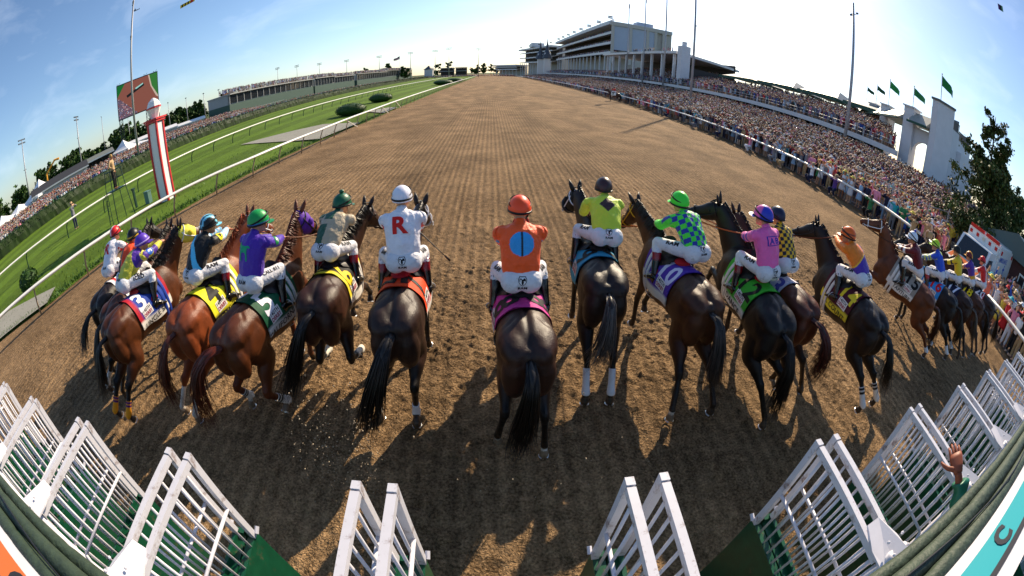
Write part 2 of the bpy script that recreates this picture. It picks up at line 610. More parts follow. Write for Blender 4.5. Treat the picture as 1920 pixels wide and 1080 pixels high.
for _ in range(620):                       # hoof prints
    px_, py_ = r4.uniform(-9, 12), r4.uniform(.8, 3.9)
    m = (np.abs(xs - px_) < .2).nonzero()[0], (np.abs(ys - py_) < .2).nonzero()[0]
    if len(m[0]) == 0 or len(m[1]) == 0:
        continue
    sl_ = np.ix_(m[1], m[0])
    an_ = r4.uniform(-.6, .6)
    ux_, uy_ = (X[sl_] - px_) * math.cos(an_) + (Y[sl_] - py_) * math.sin(an_), -(X[sl_] - px_) * math.sin(an_) + (Y[sl_] - py_) * math.cos(an_)
    d = np.hypot(ux_ * r4.uniform(1.0, 1.4), uy_ * r4.uniform(.8, 1.1))
    Zt[sl_] += r4.uniform(.4, 1.0) * (-.022 * np.exp(-(d / .060) ** 4) * (.6 + .4 * np.clip(uy_ / .05, -1, 1)) + .014 * np.exp(-((d - .09) / .03) ** 2) * (h1[sl_] > .45))
for _ in range(2600):                       # loose clods kicked up
    px_, py_ = r4.uniform(-9, 12), r4.uniform(.8, 7.2)
    m = (np.abs(xs - px_) < .09).nonzero()[0], (np.abs(ys - py_) < .09).nonzero()[0]
    if len(m[0]) == 0 or len(m[1]) == 0:
        continue
    sl_ = np.ix_(m[1], m[0])
    d = np.hypot(X[sl_] - px_, Y[sl_] - py_)
    Zt[sl_] += r4.uniform(.008, .028) * np.exp(-(d / r4.uniform(.02, .04)) ** 2)
EDGE_L = np.array([(-12, -27), (-2, -22), (3.8, -17.4), (6.2, -15.1), (13.4, -13.2), (19.9, -12.0), (27, -11.2), (35, -10.4), (65, -10.2), (190, -10.8), (300, -11.4), (420, -14), (900, -60)], float)
xe = np.interp(Y, EDGE_L[:, 0], EDGE_L[:, 1])
Xs = np.where(X < -9, xe + (X + 26) / 17 * (-9 - xe), X)
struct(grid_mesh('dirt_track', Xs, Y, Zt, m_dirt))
g = np.array([(-3500, -400), (3500, -400), (3500, 4500), (-3500, 4500)], float)
q = MB()
q.add([(x, y, -.06) for x, y in g], [(0, 1, 2, 3)])
struct(q.build('ground', m_land))
yy = np.concatenate([np.linspace(-12, 40, 105), np.geomspace(41, 420, 50)])
xl = np.interp(yy, EDGE_L[:, 0], EDGE_L[:, 1]) + .02
u = np.linspace(0, 1, 60)
Xg = xl[:, None] + (np.where(yy < 60, -60, -60 - (yy - 60) * .05)[:, None] - xl[:, None]) * u[None, :]
Yg = np.repeat(yy[:, None], 60, 1)
Zg = .012 + .05 * np.clip(u * 12, 0, 1)[None, :] + (vnoise(Xg * 2, Yg * 2, 31) - .5) * .05 * np.clip(u * 20, 0, 1)[None, :]
struct(grid_mesh('turf_course', Xg, Yg, Zg, m_turf))
def sheet(name, poly, z, m):
    v, f = poly_grid(poly, 3.0)
    q = MB()
    q.add(v + (0, 0, z), f)
    return struct(q.build(name, m))
sheet('path', [(-21.7, 31.6), (-17.4, 29.2), (-13.4, 27.0), (-11.35, 26.3), (-10.6, 33.4), (-15.1, 36.2)], .125, m_sand)
sheet('path', [(-13.6, 44.6), (-10.4, 40.5), (-10.3, 46.5), (-11.5, 47.5)], .125, m_sand)
sheet('path', [(-21.5, 2.6), (-17.5, 3.6), (-15.2, 6.1), (-16.2, 7.2), (-20, 5.6)], .115, m_sand)
# tufts along the turf edge and mown grass near the rail
gm = MB()
r5 = np.random.default_rng(5)
for k in range(5200):
    y = 3.5 + 36 * r5.random() ** 1.6
    xe_ = np.interp(y, EDGE_L[:, 0], EDGE_L[:, 1])
    x = xe_ - .05 - abs(r5.normal(0, .35)) - (r5.random() < .35) * r5.random() * 7
    hgt, a = r5.uniform(.05, .15), r5.uniform(0, 6.28)
    dx, dy = math.cos(a) * .022, math.sin(a) * .022
    lx, ly = r5.normal(0, .04, 2)
    gm.add([(x - dx, y - dy, .03), (x + dx, y + dy, .03), (x + lx, y + ly, .05 + hgt)], [(0, 1, 2)], np.array((.045, .115, .012)) * r5.uniform(.6, 1.5))
gr = gm.build('grass', m_paint)
tag(gr, 'short grass tufts along the edge of the dirt track', 'grass', kind='stuff')

# ------------------------------------------------------------------ rails, posts and the small things of the turf course
def curve_pts(tab, ys_):
    tab = np.asarray(tab, float)
    return np.stack([np.interp(ys_, tab[:, 0], tab[:, 1]), ys_], 1)
m_post = mat('rail_post', (.33, .24, .15), rough=.6, noise=.2, nscale=10)
m_dgreen = mat('dark_green_metal', (.010, .045, .030), rough=.45)
INNER = [(-4, -18.0), (1, -16.5), (3.9, -15.55), (6.5, -14.2), (8.7, -13.4), (10.8, -12.95), (12.8, -12.46), (14.3, -11.95), (17, -11.1), (23.7, -10.25), (34.6, -9.9), (65, -9.9), (190, -10.4), (300, -11.2), (420, -13.6)]
rl = empty('inner_rail', (-13, 10, 0), 0, 'white inner rail on tan posts between the dirt track and the grass', 'rail')
def railing(root, tab, ys_, z, r, sides, off=(0, 0)):
    p = curve_pts(tab, ys_)
    q = MB()
    q.tube(np.column_stack([p[:, 0] + off[0], p[:, 1] + off[1], np.full(len(p), z)]), np.array([r] * len(p)), sides, ref=(0, 0, 1))
    o = q.build('top_rail', m_rail, root, True)
    o.location = -Vector(root.location)
    return o
railing(rl, INNER, np.concatenate([np.linspace(-3, 40, 60), np.linspace(42, 420, 60)]), 1.02, (.06, .12), 10)
yp = np.concatenate([np.arange(-1.5, 40, 2.35), np.arange(42, 180, 2.9)])
for y in yp[:98]:
    x = np.interp(y, *np.array(INNER).T)
    q = MB()
    q.tube([(x - .32, y, 0), (x - .26, y, .45), (x - .04, y, .98)], np.array([(.035, .035)] * 3), 8)
    o = q.build('post', m_post, rl, True)
    o.location = -Vector(rl.location)
for y in (28.5, 38.0, 44.0):
    x = np.interp(y, *np.array(INNER).T)
    q = MB()
    q.bar((x - .06, y, .95), (x - .1, y + 2.6, .08), .04, 6)
    q.build('brace', m_rail, rl).location = -Vector(rl.location)
TURF = [(-4, -27.5), (7.6, -25.6), (11.5, -24.5), (22, -23.9), (40, -24.6), (72, -24.6), (170, -25.0), (290, -29), (400, -36)]
tr = empty('turf_rail', (-24.5, 20, 0), 0, 'white turf rail on curved dark green gooseneck posts', 'rail')
railing(tr, TURF, np.concatenate([np.linspace(-3, 60, 50), np.linspace(64, 400, 40)]), 1.10, (.06, .10), 10)
for y in np.concatenate([np.arange(-1, 60, 3.6), np.arange(60, 200, 4.2)])[:60]:
    x = np.interp(y, *np.array(TURF).T)
    q = MB()
    q.tube(path([(x - .55, y, 0), (x - .52, y, .5), (x - .36, y, .88), (x - .05, y, 1.06)], 8), .04, 7)
    q.build('post', m_dgreen, tr, True).location = -Vector(tr.location)
m_galv0 = mat('grey_post', (.22, .22, .22), rough=.6)
OUTER = [(-3, 14.6), (1.5, 16.1), (3.8, 17.1), (7.4, 18.3), (9.6, 18.7), (13.2, 19.6), (18, 19.8), (25, 20.0), (34, 20.45), (54, 21.0), (78, 21.6), (155, 22.3), (330, 24), (420, 22)]
orl = empty('outer_rail', (20, 20, 0), 0, 'white outer rail in front of the grandstand crowd', 'rail')
for a, b in ((-2, 4.6), (5.6, 9.2), (9.9, 420)):
    railing(orl, OUTER, np.concatenate([np.linspace(a, min(b, 40), 30), np.geomspace(41, 420, 40)]) if b > 40 else np.linspace(a, b, 8), 1.05, (.07, .11), 10)
for y in np.concatenate([np.arange(-1.5, 60, 2.6), np.arange(60, 180, 3.4)])[:60]:
    x = np.interp(y, *np.array(OUTER).T)
    q = MB()
    q.tube([(x + .30, y, 0), (x + .26, y, .55), (x + .03, y, 1.0)], .035, 8)
    q.build('post', m_galv0, orl, True).location = -Vector(orl.location)
for y0, y1 in ((9.0, 10.4), (3.9, 5.2), (5.2, 6.6)):
    x0, x1 = np.interp([y0, y1], *np.array(OUTER).T)
    q = MB()
    q.bar((x0, y0, .98), (x1 + .1, y1, .1), .045, 6)
    q.build('brace', m_rail, orl).location = -Vector(orl.location)

def leafy(mb, c, r, n, size, cols, rg, flat=.0, boxy=False):
    """leaf-sized faces through a volume"""
    for _ in range(n):
        if boxy:
            p = rg.uniform(-1, 1, 3)
            k = rg.integers(0, 3)
            p[k] = np.sign(p[k]) * rg.uniform(.86, 1.04)
        else:
            p = rg.normal(0, 1, 3)
            p = p / np.linalg.norm(p) * rg.uniform(.45, 1.02) ** .6
        p = np.asarray(c) + p * r
        a, b = rg.normal(0, 1, 3), rg.normal(0, 1, 3)
        a = nrm(a)
        b = nrm(np.cross(a, b))
        s = size * rg.uniform(.6, 1.5)
        mb.add([p - a * s, p + b * s * .55, p + a * s, p - b * s * .55], [(0, 1, 2, 3)], cols[rg.integers(0, len(cols))] * rg.uniform(.7, 1.35))
m_leaf = mat('leaf', vcol=True, rough=.6, spec=.25)
GREENS = [np.array(c) for c in ((.020, .055, .008), (.032, .075, .010), (.045, .095, .014))]
def hedge_run(name, tab, y0, y1, w, hgt, label, n, step):
    r6 = np.random.default_rng(61)
    q = MB()
    ys_ = np.arange(y0, y1, step)
    prof = np.array([(-.5, 0), (-.52, .5), (-.46, .92), (-.2, 1.0), (.2, 1.0), (.46, .92), (.52, .5), (.5, 0)])
    P = []
    for y in ys_:
        x = np.interp(y, *np.array(tab).T)
        j = r6.normal(0, .03, (8, 3))
        P.append([(x + px * w + j[i, 0], y + j[i, 1], pz * hgt + j[i, 2] * (pz > 0)) for i, (px, pz) in enumerate(prof)])
    P = np.array(P)
    cl = np.array(GREENS)[r6.integers(0, 3, P.shape[:2])] * r6.uniform(.35, .6, P.shape[:2])[..., None]
    q.grid(P, cl, False)
    for _ in range(n):
        y = y0 + (y1 - y0) * r6.random() ** 2.0
        x = np.interp(y, *np.array(tab).T)
        i = r6.integers(1, 7)
        t = r6.random()
        a = lerp(prof[i - 1], prof[i], t)
        p = np.array((x + a[0] * w, y, a[1] * hgt)) + r6.normal(0, .05, 3)
        s = r6.uniform(.05, .12) * (1 + (y - y0) / 120)
        va, vb = nrm(r6.normal(0, 1, 3)), nrm(r6.normal(0, 1, 3))
        q.add([p - va * s, p + vb * s * .6, p + va * s, p - vb * s * .6], [(0, 1, 2, 3)], GREENS[r6.integers(0, 3)] * r6.uniform(.4, 1.1))
    return tag(q.build(name, m_leaf), label, 'hedge')
HEDGE = [(8, -49), (24, -48), (60, -48), (160, -49), (260, -52), (430, -60)]
hedge_run('hedge', HEDGE, 9, 420, 1.7, 1.65, 'long clipped dark green hedge along the far side of the turf course', 22000, .45)
def round_bush(x, y, rx, ry, hgt, label, n=1500, grp='rounded clipped bushes on the infield grass'):
    q = MB()
    r6 = np.random.default_rng(int(abs(x * 100)))
    q.ell((x, y, hgt * .48), (rx * .93, ry * .93, hgt * .5), None, 20, 12, GREENS[0])
    leafy(q, (x, y, hgt * .48), np.array((rx, ry, hgt * .54)), n, .07, GREENS, r6)
    tag(q.build('bush', m_leaf), label, 'bush', grp)
round_bush(-14.7, 43, 1.75, 1.5, 1.35, 'large rounded bush by the inner rail, nearer of the big pair', 2200)
round_bush(-16.2, 61.5, 1.9, 1.6, 1.4, 'large rounded bush behind the nearer one along the inner rail', 1800)
round_bush(-14.5, 130, 3.2, 3, 1.8, 'far rounded bush by the inner rail near the stretch end', 700)
round_bush(-13.8, 165, 3.4, 3, 1.8, 'smallest looking rounded bush farthest along the inner rail', 600)
round_bush(-20.0, 7.4, .62, .62, .98, 'small bright green round shrub between the two rails at left', 1600)

# finish post
wp = empty('finish_post', (-16.5, 15.9, 0), R(8), 'tall white square post with red corner trim and a faceted white finial', 'post')
m_wp, m_rd = mat('post_white', (.78, .77, .76), rough=.4, noise=.05), mat('post_red', (.55, .025, .03), rough=.4)
q = MB(); q.box((0, 0, 2.1), (.62, .62, 4.2)); q.build('shaft', m_wp, wp)
for sx in (-1, 1):
    for sy in (-1, 1):
        q = MB(); q.box((sx * .31, sy * .31, 2.12), (.11, .11, 4.24)); q.build('corner_trim', m_rd, wp)
q = MB(); q.box((0, 0, 4.30), (.86, .86, .10)); q.box((0, 0, 4.41), (.98, .98, .09), col=(1, 1, 1)); q.build('cornice', m_rd, wp)
q = MB(); q.lathe([(.22, 4.46), (.24, 4.52), (.42, 4.98)], sides=8); q.lathe([(.42, 5.07), (.30, 5.36), (.10, 5.52), (.02, 5.55)], sides=8); q.build('finial', m_wp, wp)
q = MB(); q.lathe([(.435, 4.98), (.435, 5.07)], sides=8); q.build('finial_band', m_rd, wp)
q = MB(); q.box((-19.45, 15.9, .55), (.12, .12, 1.1)); q.box((-19.45, 15.9, 1.14), (.2, .2, .1)); tag(q.build('marker_post', m_dgreen), 'thin dark green post standing behind the inner rail', 'post')
q = MB(); q.box((-18.5, 16.2, .35), (.38, .3, .7)); q.box((-18.5, 16.2, .73), (.42, .34, .06)); tag(q.build('utility_box', mat('box_green', (.10, .20, .17), rough=.5)), 'small grey green utility box behind the inner rail', 'utility box')
# judge's stand
st = empty('viewing_stand', (-18.7, 14.0, 0), R(-12), 'dark green open metal viewing stand with a ladder', 'viewing stand')
for sx in (-1, 1):
    for sy in (-1, 1):
        q = MB(); q.bar((sx * .62, sy * .62, 0), (sx * .38, sy * .38, 2.75 if sy > 0 or True else 1.8), .025, 6); q.build('leg', m_dgreen, st)
q = MB(); q.box((0, 0, 1.72), (.95, .95, .05)); q.build('platform', m_dgreen, st)
q = MB()
for z in (2.3, 2.75):
    for a, b in (((-.42, -.42), (.42, -.42)), ((.42, -.42), (.42, .42)), ((.42, .42), (-.42, .42)), ((-.42, .42), (-.42, -.42))):
        q.bar((*a, z), (*b, z), .02, 6)
q.build('guard_rail', m_dgreen, st)
q = MB()
for sx in (-.22, .22):
    q.bar((sx - .62, -.5, 0), (sx - .45, -.5, 1.72), .018, 6)
for z in np.arange(.25, 1.7, .27):
    q.bar((-.84 + .1 * z, -.5, z), (-.40 + .1 * z, -.5, z), .014, 6)
q.build('ladder', m_dgreen, st)

# ------------------------------------------------------------------ masts, board, tents, buildings of the infield
m_galv = mat('galvanised', (.36, .36, .38), rough=.5, metal=.3)
m_dark = mat('dark_steel', (.03, .032, .036), rough=.5)
def mast(x, y, z0, zt, r, label, heads=1, az=0.0, group='light masts', cross=(), bank=1.6):
    o = empty('light_mast', (x, y, 0), az, label, 'light mast', group)
    q = MB(); q.tube([(0, 0, z0), (0, 0, (z0 + zt) / 2), (0, 0, zt)], np.array([r, r * .8, r * .5]), 10); q.build('pole', m_galv, o, True)
    q = MB()
    for k in range(heads):
        z = zt - .1 - k * .75 * bank / 1.6
        q.box((0, 0, z), (bank * 2, .12, .10))
        for i in np.linspace(-.92, .92, 5):
            q.box((i * bank, -.12, z + .18), (.26 * bank, .22, .30 * bank / 1.6))
    q.build('lamp_bank', m_dark, o)
    for z in cross:
        q = MB()
        q.bar((-.95, 0, z), (.95, 0, z), .05, 6)
        for i in (-.9, .35, .6, .85):
            q.box((i, -.08, z + .12), (.26, .24, .2))
        q.build('floodlight', m_dark, o)
    return o
mast(-52, 45.2, 0, 32, .22, 'tallest light mast standing at the hedge before the video board', 0, R(-40), None, (20.3, 26.2))
mast(-155, 68.6, 0, 25, .32, 'light mast farthest left above the infield tents', 2, R(-60), cross=(14,), bank=2.6)
mast(-143.3, 91.4, 0, 22.6, .32, 'light mast second from the left above the infield crowd', 2, R(-55), cross=(14.5,), bank=2.4)
for k, (x, y, z) in enumerate(((-137, 100.5, 18.2), (-130, 109.5, 14), (-118, 122.3, 13.4), (-112.4, 127.5, 12.8), (-106.7, 132.3, 12.4), (-101.7, 136.2, 12.1))):
    mast(x * 1.15, y * 1.15, 0, (z - 3.7) * 1.15 + 3.7, .2, 'light mast number %s in the row behind the video board, counted from the left' % ('one', 'two', 'three', 'four', 'five', 'six')[k], 1, R(-40), bank=1.5)
for k, (x, y, z) in enumerate(((-157.6, 290, 25.8), (-144, 296.8, 24.5), (-128, 304, 23), (-108.4, 311.8, 22.2), (-84.4, 319, 22.2), (-61, 324, 22.8), (-42.5, 327, 23.2), (-32, 328, 24.8), (-9.6, 330, 23.6))):
    mast(x, y, 0, z, .28, 'light mast %s from left in the far row above the suites' % ('first', 'second', 'third', 'fourth', 'fifth', 'sixth', 'seventh', 'eighth', 'ninth and last')[k], 2, R(-20), bank=2.2)
# video board
m_screen = bpy.data.materials.new('screen')
m_screen.use_nodes = True
t_ = m_screen.node_tree
em = t_.nodes.new('ShaderNodeEmission')
at_ = t_.nodes.new('ShaderNodeAttribute'); at_.attribute_name = 'Col'
t_.links.new(at_.outputs['Color'], em.inputs[0]); em.inputs[1].default_value = .62
t_.links.new(em.outputs[0], t_.nodes['Material Output'].inputs[0])
vb = empty('video_board', (-104.4, 93.2, 0), math.atan2(10.8, 9.6), 'giant video screen on black lattice towers showing the track from above', 'video board')
q = MB(); q.box((0, .45, 17.6), (14.8, .8, 11.4)); q.build('cabinet', m_dark, vb)
q = MB()
sw, sz0, sz1 = 7.2, 12.2, 23.0
def scr(poly, c, d):
    v, f = poly_grid(poly, 9)
    q.add(np.column_stack([v[:, 0] * sw, np.full(len(v), -.02 - d * .012), sz0 + (v[:, 1] + 1) / 2 * (sz1 - sz0)]), f, srgb(c))
scr([(-1, -1), (1, -1), (1, 1), (-1, 1)], '#8a554a', 0)
scr([(.62, 1), (.72, .3), (1, -.4), (1, 1)], '#3a7a3c', 1)
scr([(.56, 1), (.66, .3), (.9, -.4), (1, -.5), (1, -.4), (.72, .3), (.62, 1)], '#cbb6a6', 2)
scr([(-1, 1), (-.6, 1), (-1, .3)], '#1e6a34', 1)
scr([(-1, -1), (-.05, -1), (-.9, .2), (-1, .2)], '#6a5a6a', 1)
scr([(-.55, .25), (.32, .62), (.36, .48), (-.5, .10)], '#202428', 2)
scr([(-.1, .50), (.30, .66), (.3, .58), (-.06, .42)], '#9fd8d0', 3)
r7 = np.random.default_rng(8)
for _ in range(260):
    a, b = r7.uniform(-1, -.1), r7.uniform(-1, .2)
    if b > -1 - (a + .05) * 1.35 or b < -1:
        continue
    scr([(a, b), (a + .03, b), (a + .03, b + .04), (a, b + .04)], ('#d8c8c8', '#383848', '#b05a5a', '#7a88b0')[r7.integers(0, 4)], 3)
q.build('screen', m_screen, vb)
for sx in (-6.6, 3.2, 6.6):
    q = MB()
    for dx in (-.6, .6):
        for dy in (.9, 2.1):
            q.bar((sx + dx, dy, 0), (sx + dx, dy, 23), .09, 4)
    for z in np.arange(0, 23, 1.2):
        q.bar((sx - .6, .9, z), (sx + .6, .9, z + 1.2), .05, 4)
        q.bar((sx + .6, 2.1, z), (sx - .6, 2.1, z + 1.2), .05, 4)
        q.bar((sx - .6, .9, z), (sx - .6, 2.1, z + 1.2), .05, 4)
        q.bar((sx - .6, .9, z), (sx + .6, .9, z), .05, 4)
    q.build('lattice_tower', m_dark, vb)

m_tent = mat('tent_fabric', (.78, .78, .80), rough=.6)
def tent(x, y, w, d, hw, ht, rz, label):
    o = empty('tent', (x, y, 0), rz, label, 'tent', 'white event tents in the infield')
    q = MB()
    n = 9
    P = []
    for i in range(n):
        k = 1 - i / (n - 1)
        s = k ** 1.0
        z = hw + (ht - hw) * (1 - k) ** 1.7
        P.append([(-w / 2 * s, -d / 2 * s, z), (w / 2 * s, -d / 2 * s, z), (w / 2 * s, d / 2 * s, z), (-w / 2 * s, d / 2 * s, z)])
    q.grid(np.array(P), None, True)
    q.box((0, -d / 2, hw - .2), (w, .04, .45)); q.box((-w / 2, 0, hw - .2), (.04, d, .45)); q.box((w / 2, 0, hw - .2), (.04, d, .45))
    q.build('canopy', m_tent, o)
    for sx in (-1, 1):
        for sy in (-1, 1):
            q = MB(); q.bar((sx * (w / 2 - .05), sy * (d / 2 - .05), 0), (sx * (w / 2 - .05), sy * (d / 2 - .05), hw), .06, 6); q.build('pole', m_rail, o)
tent(-79, 64, 6, 6, 2.9, 5.2, R(20), 'peaked white tent right beside the tallest mast')
tent(-90.5, 43.5, 8, 8, 3.2, 6.3, R(10), 'large peaked white tent left of the long dark roofed stand')
tent(-92, 37, 7, 7, 2.6, 4.0, R(10), 'white tent with a flat peak at the left of the infield crowd')
tent(-92, 31.5, 7, 7, 2.6, 4.2, R(10), 'white tent leftmost at the edge of the infield crowd')
tent(-86, 54.5, 3, 3, 2.7, 4.6, R(10), 'small white tent peak behind the dark open stand')
tent(-84, 73, 9, 6, 2.6, 3.4, R(35), 'wide low white tent right of the dark open stand')
def shed(x, y, w, d, hw, hr, rz, label, wall, roof, cat='building', open_=False, name='low_building'):
    o = empty(name, (x, y, 0), rz, label, cat)
    q = MB()
    if open_:
        q.box((0, d / 2 - .1, hw / 2), (w, .2, hw))
        for i in np.linspace(-w / 2 + .1, w / 2 - .1, 5):
            q.box((i, -d / 2 + .1, hw / 2), (.2, .2, hw))
    else:
        q.box((0, 0, hw / 2), (w, d, hw))
    q.build('wall', mat('wall_' + label[:14], wall, rough=.7), o)
    q = MB()
    q.add([(-w / 2 - .4, -d / 2 - .5, hw), (w / 2 + .4, -d / 2 - .5, hw), (w / 2 + .4, 0, hr), (-w / 2 - .4, 0, hr), (w / 2 + .4, d / 2 + .5, hw), (-w / 2 - .4, d / 2 + .5, hw)],
          [(0, 1, 2, 3), (3, 2, 4, 5), (0, 3, 5), (1, 4, 2), (0, 5, 4, 1)])
    q.build('roof', mat('roof_' + label[:14], roof, rough=.6), o)
    q = MB(); q.box((0, -d / 2 - .52, hw - .12), (w + .8, .05, .3)); q.build('fascia', m_rail, o)
    return o
shed(-86.5, 47.5, 15, 5, 3.4, 4.8, R(62), 'long low stand with a dark shingle roof and white fascia', (.5, .5, .5), (.04, .04, .042))
shed(-83, 56, 11, 4.5, 3.9, 4.7, R(60), 'dark open fronted stand behind the infield fence', (.03, .03, .035), (.16, .17, .15), open_=True)
shed(-88, 82, 16, 5, 3.4, 4.2, R(50), 'low grey trailer row right of the video board', (.45, .47, .48), (.7, .7, .7))
shed(-88, 101, 9, 4, 3.0, 3.7, R(42), 'low pale trailer just left of the infield suites', (.55, .56, .55), (.75, .75, .74))
q = MB(); q.tube([(-98, 50, 0), (-98, 50, 6.5), (-95.6, 52, 8.6), (-94.6, 53, 8.4)], .28, 6); tag(q.build('boom_lift', mat('boom_orange', (.75, .33, .02), rough=.5)), 'orange boom of a lift sticking up behind the dark open stand', 'boom lift')
# suites
m_glass = mat('dark_glass', (.015, .018, .022), rough=.12, spec=.7)
m_suite = mat('suite_panel', (.30, .31, .32), rough=.6, noise=.08, nscale=2)
m_sgreen = mat('suite_green', (.030, .075, .060), rough=.55)
def suite(p0, p1, zb, zt, n, label, depth=9):
    p1, p0 = np.array(p0, float), np.array(p1, float)
    ln = np.linalg.norm(p1 - p0)
    p0, p1 = p1, p0
    o = empty('infield_suites', (p0[0], p0[1], 0), math.atan2(p1[1] - p0[1], p1[0] - p0[0]), label, 'building')
    q = MB(); q.box((ln / 2, depth / 2, zb / 2), (ln, depth, zb)); q.build('base', m_sgreen, o)
    q = MB(); q.box((ln / 2, depth / 2 + .3, (zb + zt) / 2), (ln - .1, depth - .6, zt - zb - .02)); q.build('wall', m_suite, o)
    q = MB(); q.box((ln / 2, depth / 2 - .3, zt + .12), (ln + .6, depth + .8, .34)); q.build('roof', m_suite, o)
    w = (ln - .6) / n
    for i in range(n):
        q = MB(); q.box((.3 + w * (i + .5), -.02 + .26, (zb + zt) / 2 + .1), (w * .86, .12, (zt - zb) * .80)); q.build('window', m_glass, o)
    for i in range(n + 1):
        q = MB(); q.box((.3 + w * i, .12, (zb + zt) / 2), (.22, .34, zt - zb - .04)); q.build('mullion', m_suite, o)
    q = MB()
    for z in (.55, 1.05):
        q.bar((0, -.2, zt + .25 + z), (ln, -.2, zt + .25 + z), .035, 5)
    for i in np.linspace(0, ln, n + 1):
        q.bar((i, -.2, zt + .3), (i, -.2, zt + 1.35), .03, 5)
    q.build('roof_railing', m_galv, o)
    return o
SUITES = [((-76, 107), (-74, 168), 4.6, 7.7, 15), ((-75, 172), (-74.5, 196), 4.6, 8.0, 7), ((-76, 199), (-75, 228), 4.6, 7.6, 8), ((-76, 236), (-74, 300), 4.4, 8.2, 15), ((-77, 305), (-74, 400), 4.6, 9.6, 18)]
for k, s_ in enumerate(SUITES):
    p0, p1, zb, zt, n = s_
    suite(p0, p1, zb, zt, n, ('long two storey infield suites with a crowded roof, nearest block', 'short block of infield suites next to the nearest long one', 'infield suites in the middle of the row', 'fourth block of infield suites beyond the gap', 'farthest long block of infield suites before the small white house')[k], depth=-9 if False else 9)
# ------------------------------------------------------------------ grandstand side
m_apn = mat('terrace_white', (.62, .62, .64), rough=.5, noise=.06, nscale=3)
m_stucco = mat('white_stucco', (.66, .66, .69), rough=.75, noise=.06, nscale=1.2, bump=.25, bscale=8)
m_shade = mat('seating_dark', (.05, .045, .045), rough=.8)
m_beige = mat('beige_panel', (.50, .46, .42), rough=.7, noise=.06, nscale=1)
m_blue = mat('pale_blue_panel', (.42, .47, .58), rough=.6, noise=.04, nscale=.5)
m_roofg = mat('green_edge', (.015, .070, .045), rough=.5)
m_roofm = mat('grey_metal_roof', (.25, .27, .26), rough=.5, noise=.1, nscale=2)
m_slate = mat('slate', (.05, .06, .08), rough=.5)

def slope(x):                               # the apron climbs away from the track
    return np.clip((np.asarray(x, float) - 22.5) * .115, 0, 2.2)
xa = np.concatenate([np.linspace(14.8, 42, 40), np.linspace(43, 62, 6)])
ya = np.concatenate([np.linspace(-8, 40, 60), np.geomspace(42, 430, 40)])
Xa, Ya = np.meshgrid(xa, ya)
xr = np.interp(ya, *np.array(OUTER).T) + .55
Xa = xr[:, None] + (Xa - 14.8) / (62 - 14.8) * (62 - xr)[:, None]
Za = .018 + slope(Xa) * np.clip((Ya - 7) / 6, 0, 1)
struct(grid_mesh('pavement', Xa, Ya, Za, m_conc))

# upper terrace along the stretch
te = empty('stand_terrace', (42, 60, 0), 0, 'long raised terrace with a white front ledge above the apron crowd', 'grandstand')
def sub(q, name, m, root, smooth=False):
    o = q.build(name, m, root, smooth)
    o.location = -Vector(root.location)
    return o
q = MB()
q.add([(42, 28.2, 4.6), (42, 330, 4.6), (60, 330, 8.6), (60, 44, 8.6), (42, 28.2, 4.2), (42, 330, 4.2), (60, 330, 8.2), (60, 44, 8.2)], [(0, 1, 2, 3)[::-1], (4, 5, 6, 7), (0, 4, 7, 3), (1, 2, 6, 5), (2, 3, 7, 6)])
sub(q, 'deck', m_conc, te)
q = MB(); q.box((41.75, 179, 4.45), (.55, 302, .62)); sub(q, 'ledge', m_apn, te)
q = MB()
for z in (5.2, 5.65):
    q.bar((41.7, 28.2, z), (41.7, 330, z), .035, 5)
for y in np.concatenate([np.arange(28.3, 120, 2.2), np.arange(120, 330, 5)]):
    q.bar((41.7, y, 4.6), (41.7, y, 5.65), .03, 4)
sub(q, 'railing', m_galv, te)
for y in np.arange(28, 325, 6.5)[:46]:
    q = MB(); q.bar((42.6, y, 0), (42.6, y, 4.2), .18, 4); sub(q, 'pillar', m_apn, te)
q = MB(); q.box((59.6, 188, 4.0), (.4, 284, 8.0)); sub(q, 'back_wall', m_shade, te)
# gabled metal canopies with green edges
for k, (y0, y1) in enumerate(((36, 47), (48.5, 59), (60.5, 72), (73.5, 88))):
    o = empty('canopy_roof', (56, (y0 + y1) / 2, 0), 0, 'grey metal canopy with green edge over the terrace, %s from the white pylon' % ('first', 'second', 'third', 'fourth')[k], 'canopy', 'canopies over the terrace')
    q = MB()
    ym = (y0 + y1) / 2
    q.add([(51.5, y0, 9.5), (51.5, y1, 9.5), (55.5, ym + 2, 11.2), (55.5, ym - 2, 11.2), (60, y0, 9.5), (60, y1, 9.5)], [(0, 3, 2, 1), (0, 4, 3), (1, 2, 5), (3, 4, 5, 2), (0, 1, 5, 4)])
    sub(q, 'roof', m_roofm, o)
    q = MB(); q.box((51.4, ym, 9.3), (.15, y1 - y0, .6)); q.box(((51.5 + 60) / 2, y0 + .02, 9.25), (8.4, .12, .5)); sub(q, 'green_fascia', m_roofg, o)
    for y in (y0 + .4, y1 - .4):
        for x in (52.2, 59):
            q = MB(); q.bar((x, y, 4), (x, y, 9.4), .12, 4); sub(q, 'post', m_apn, o)

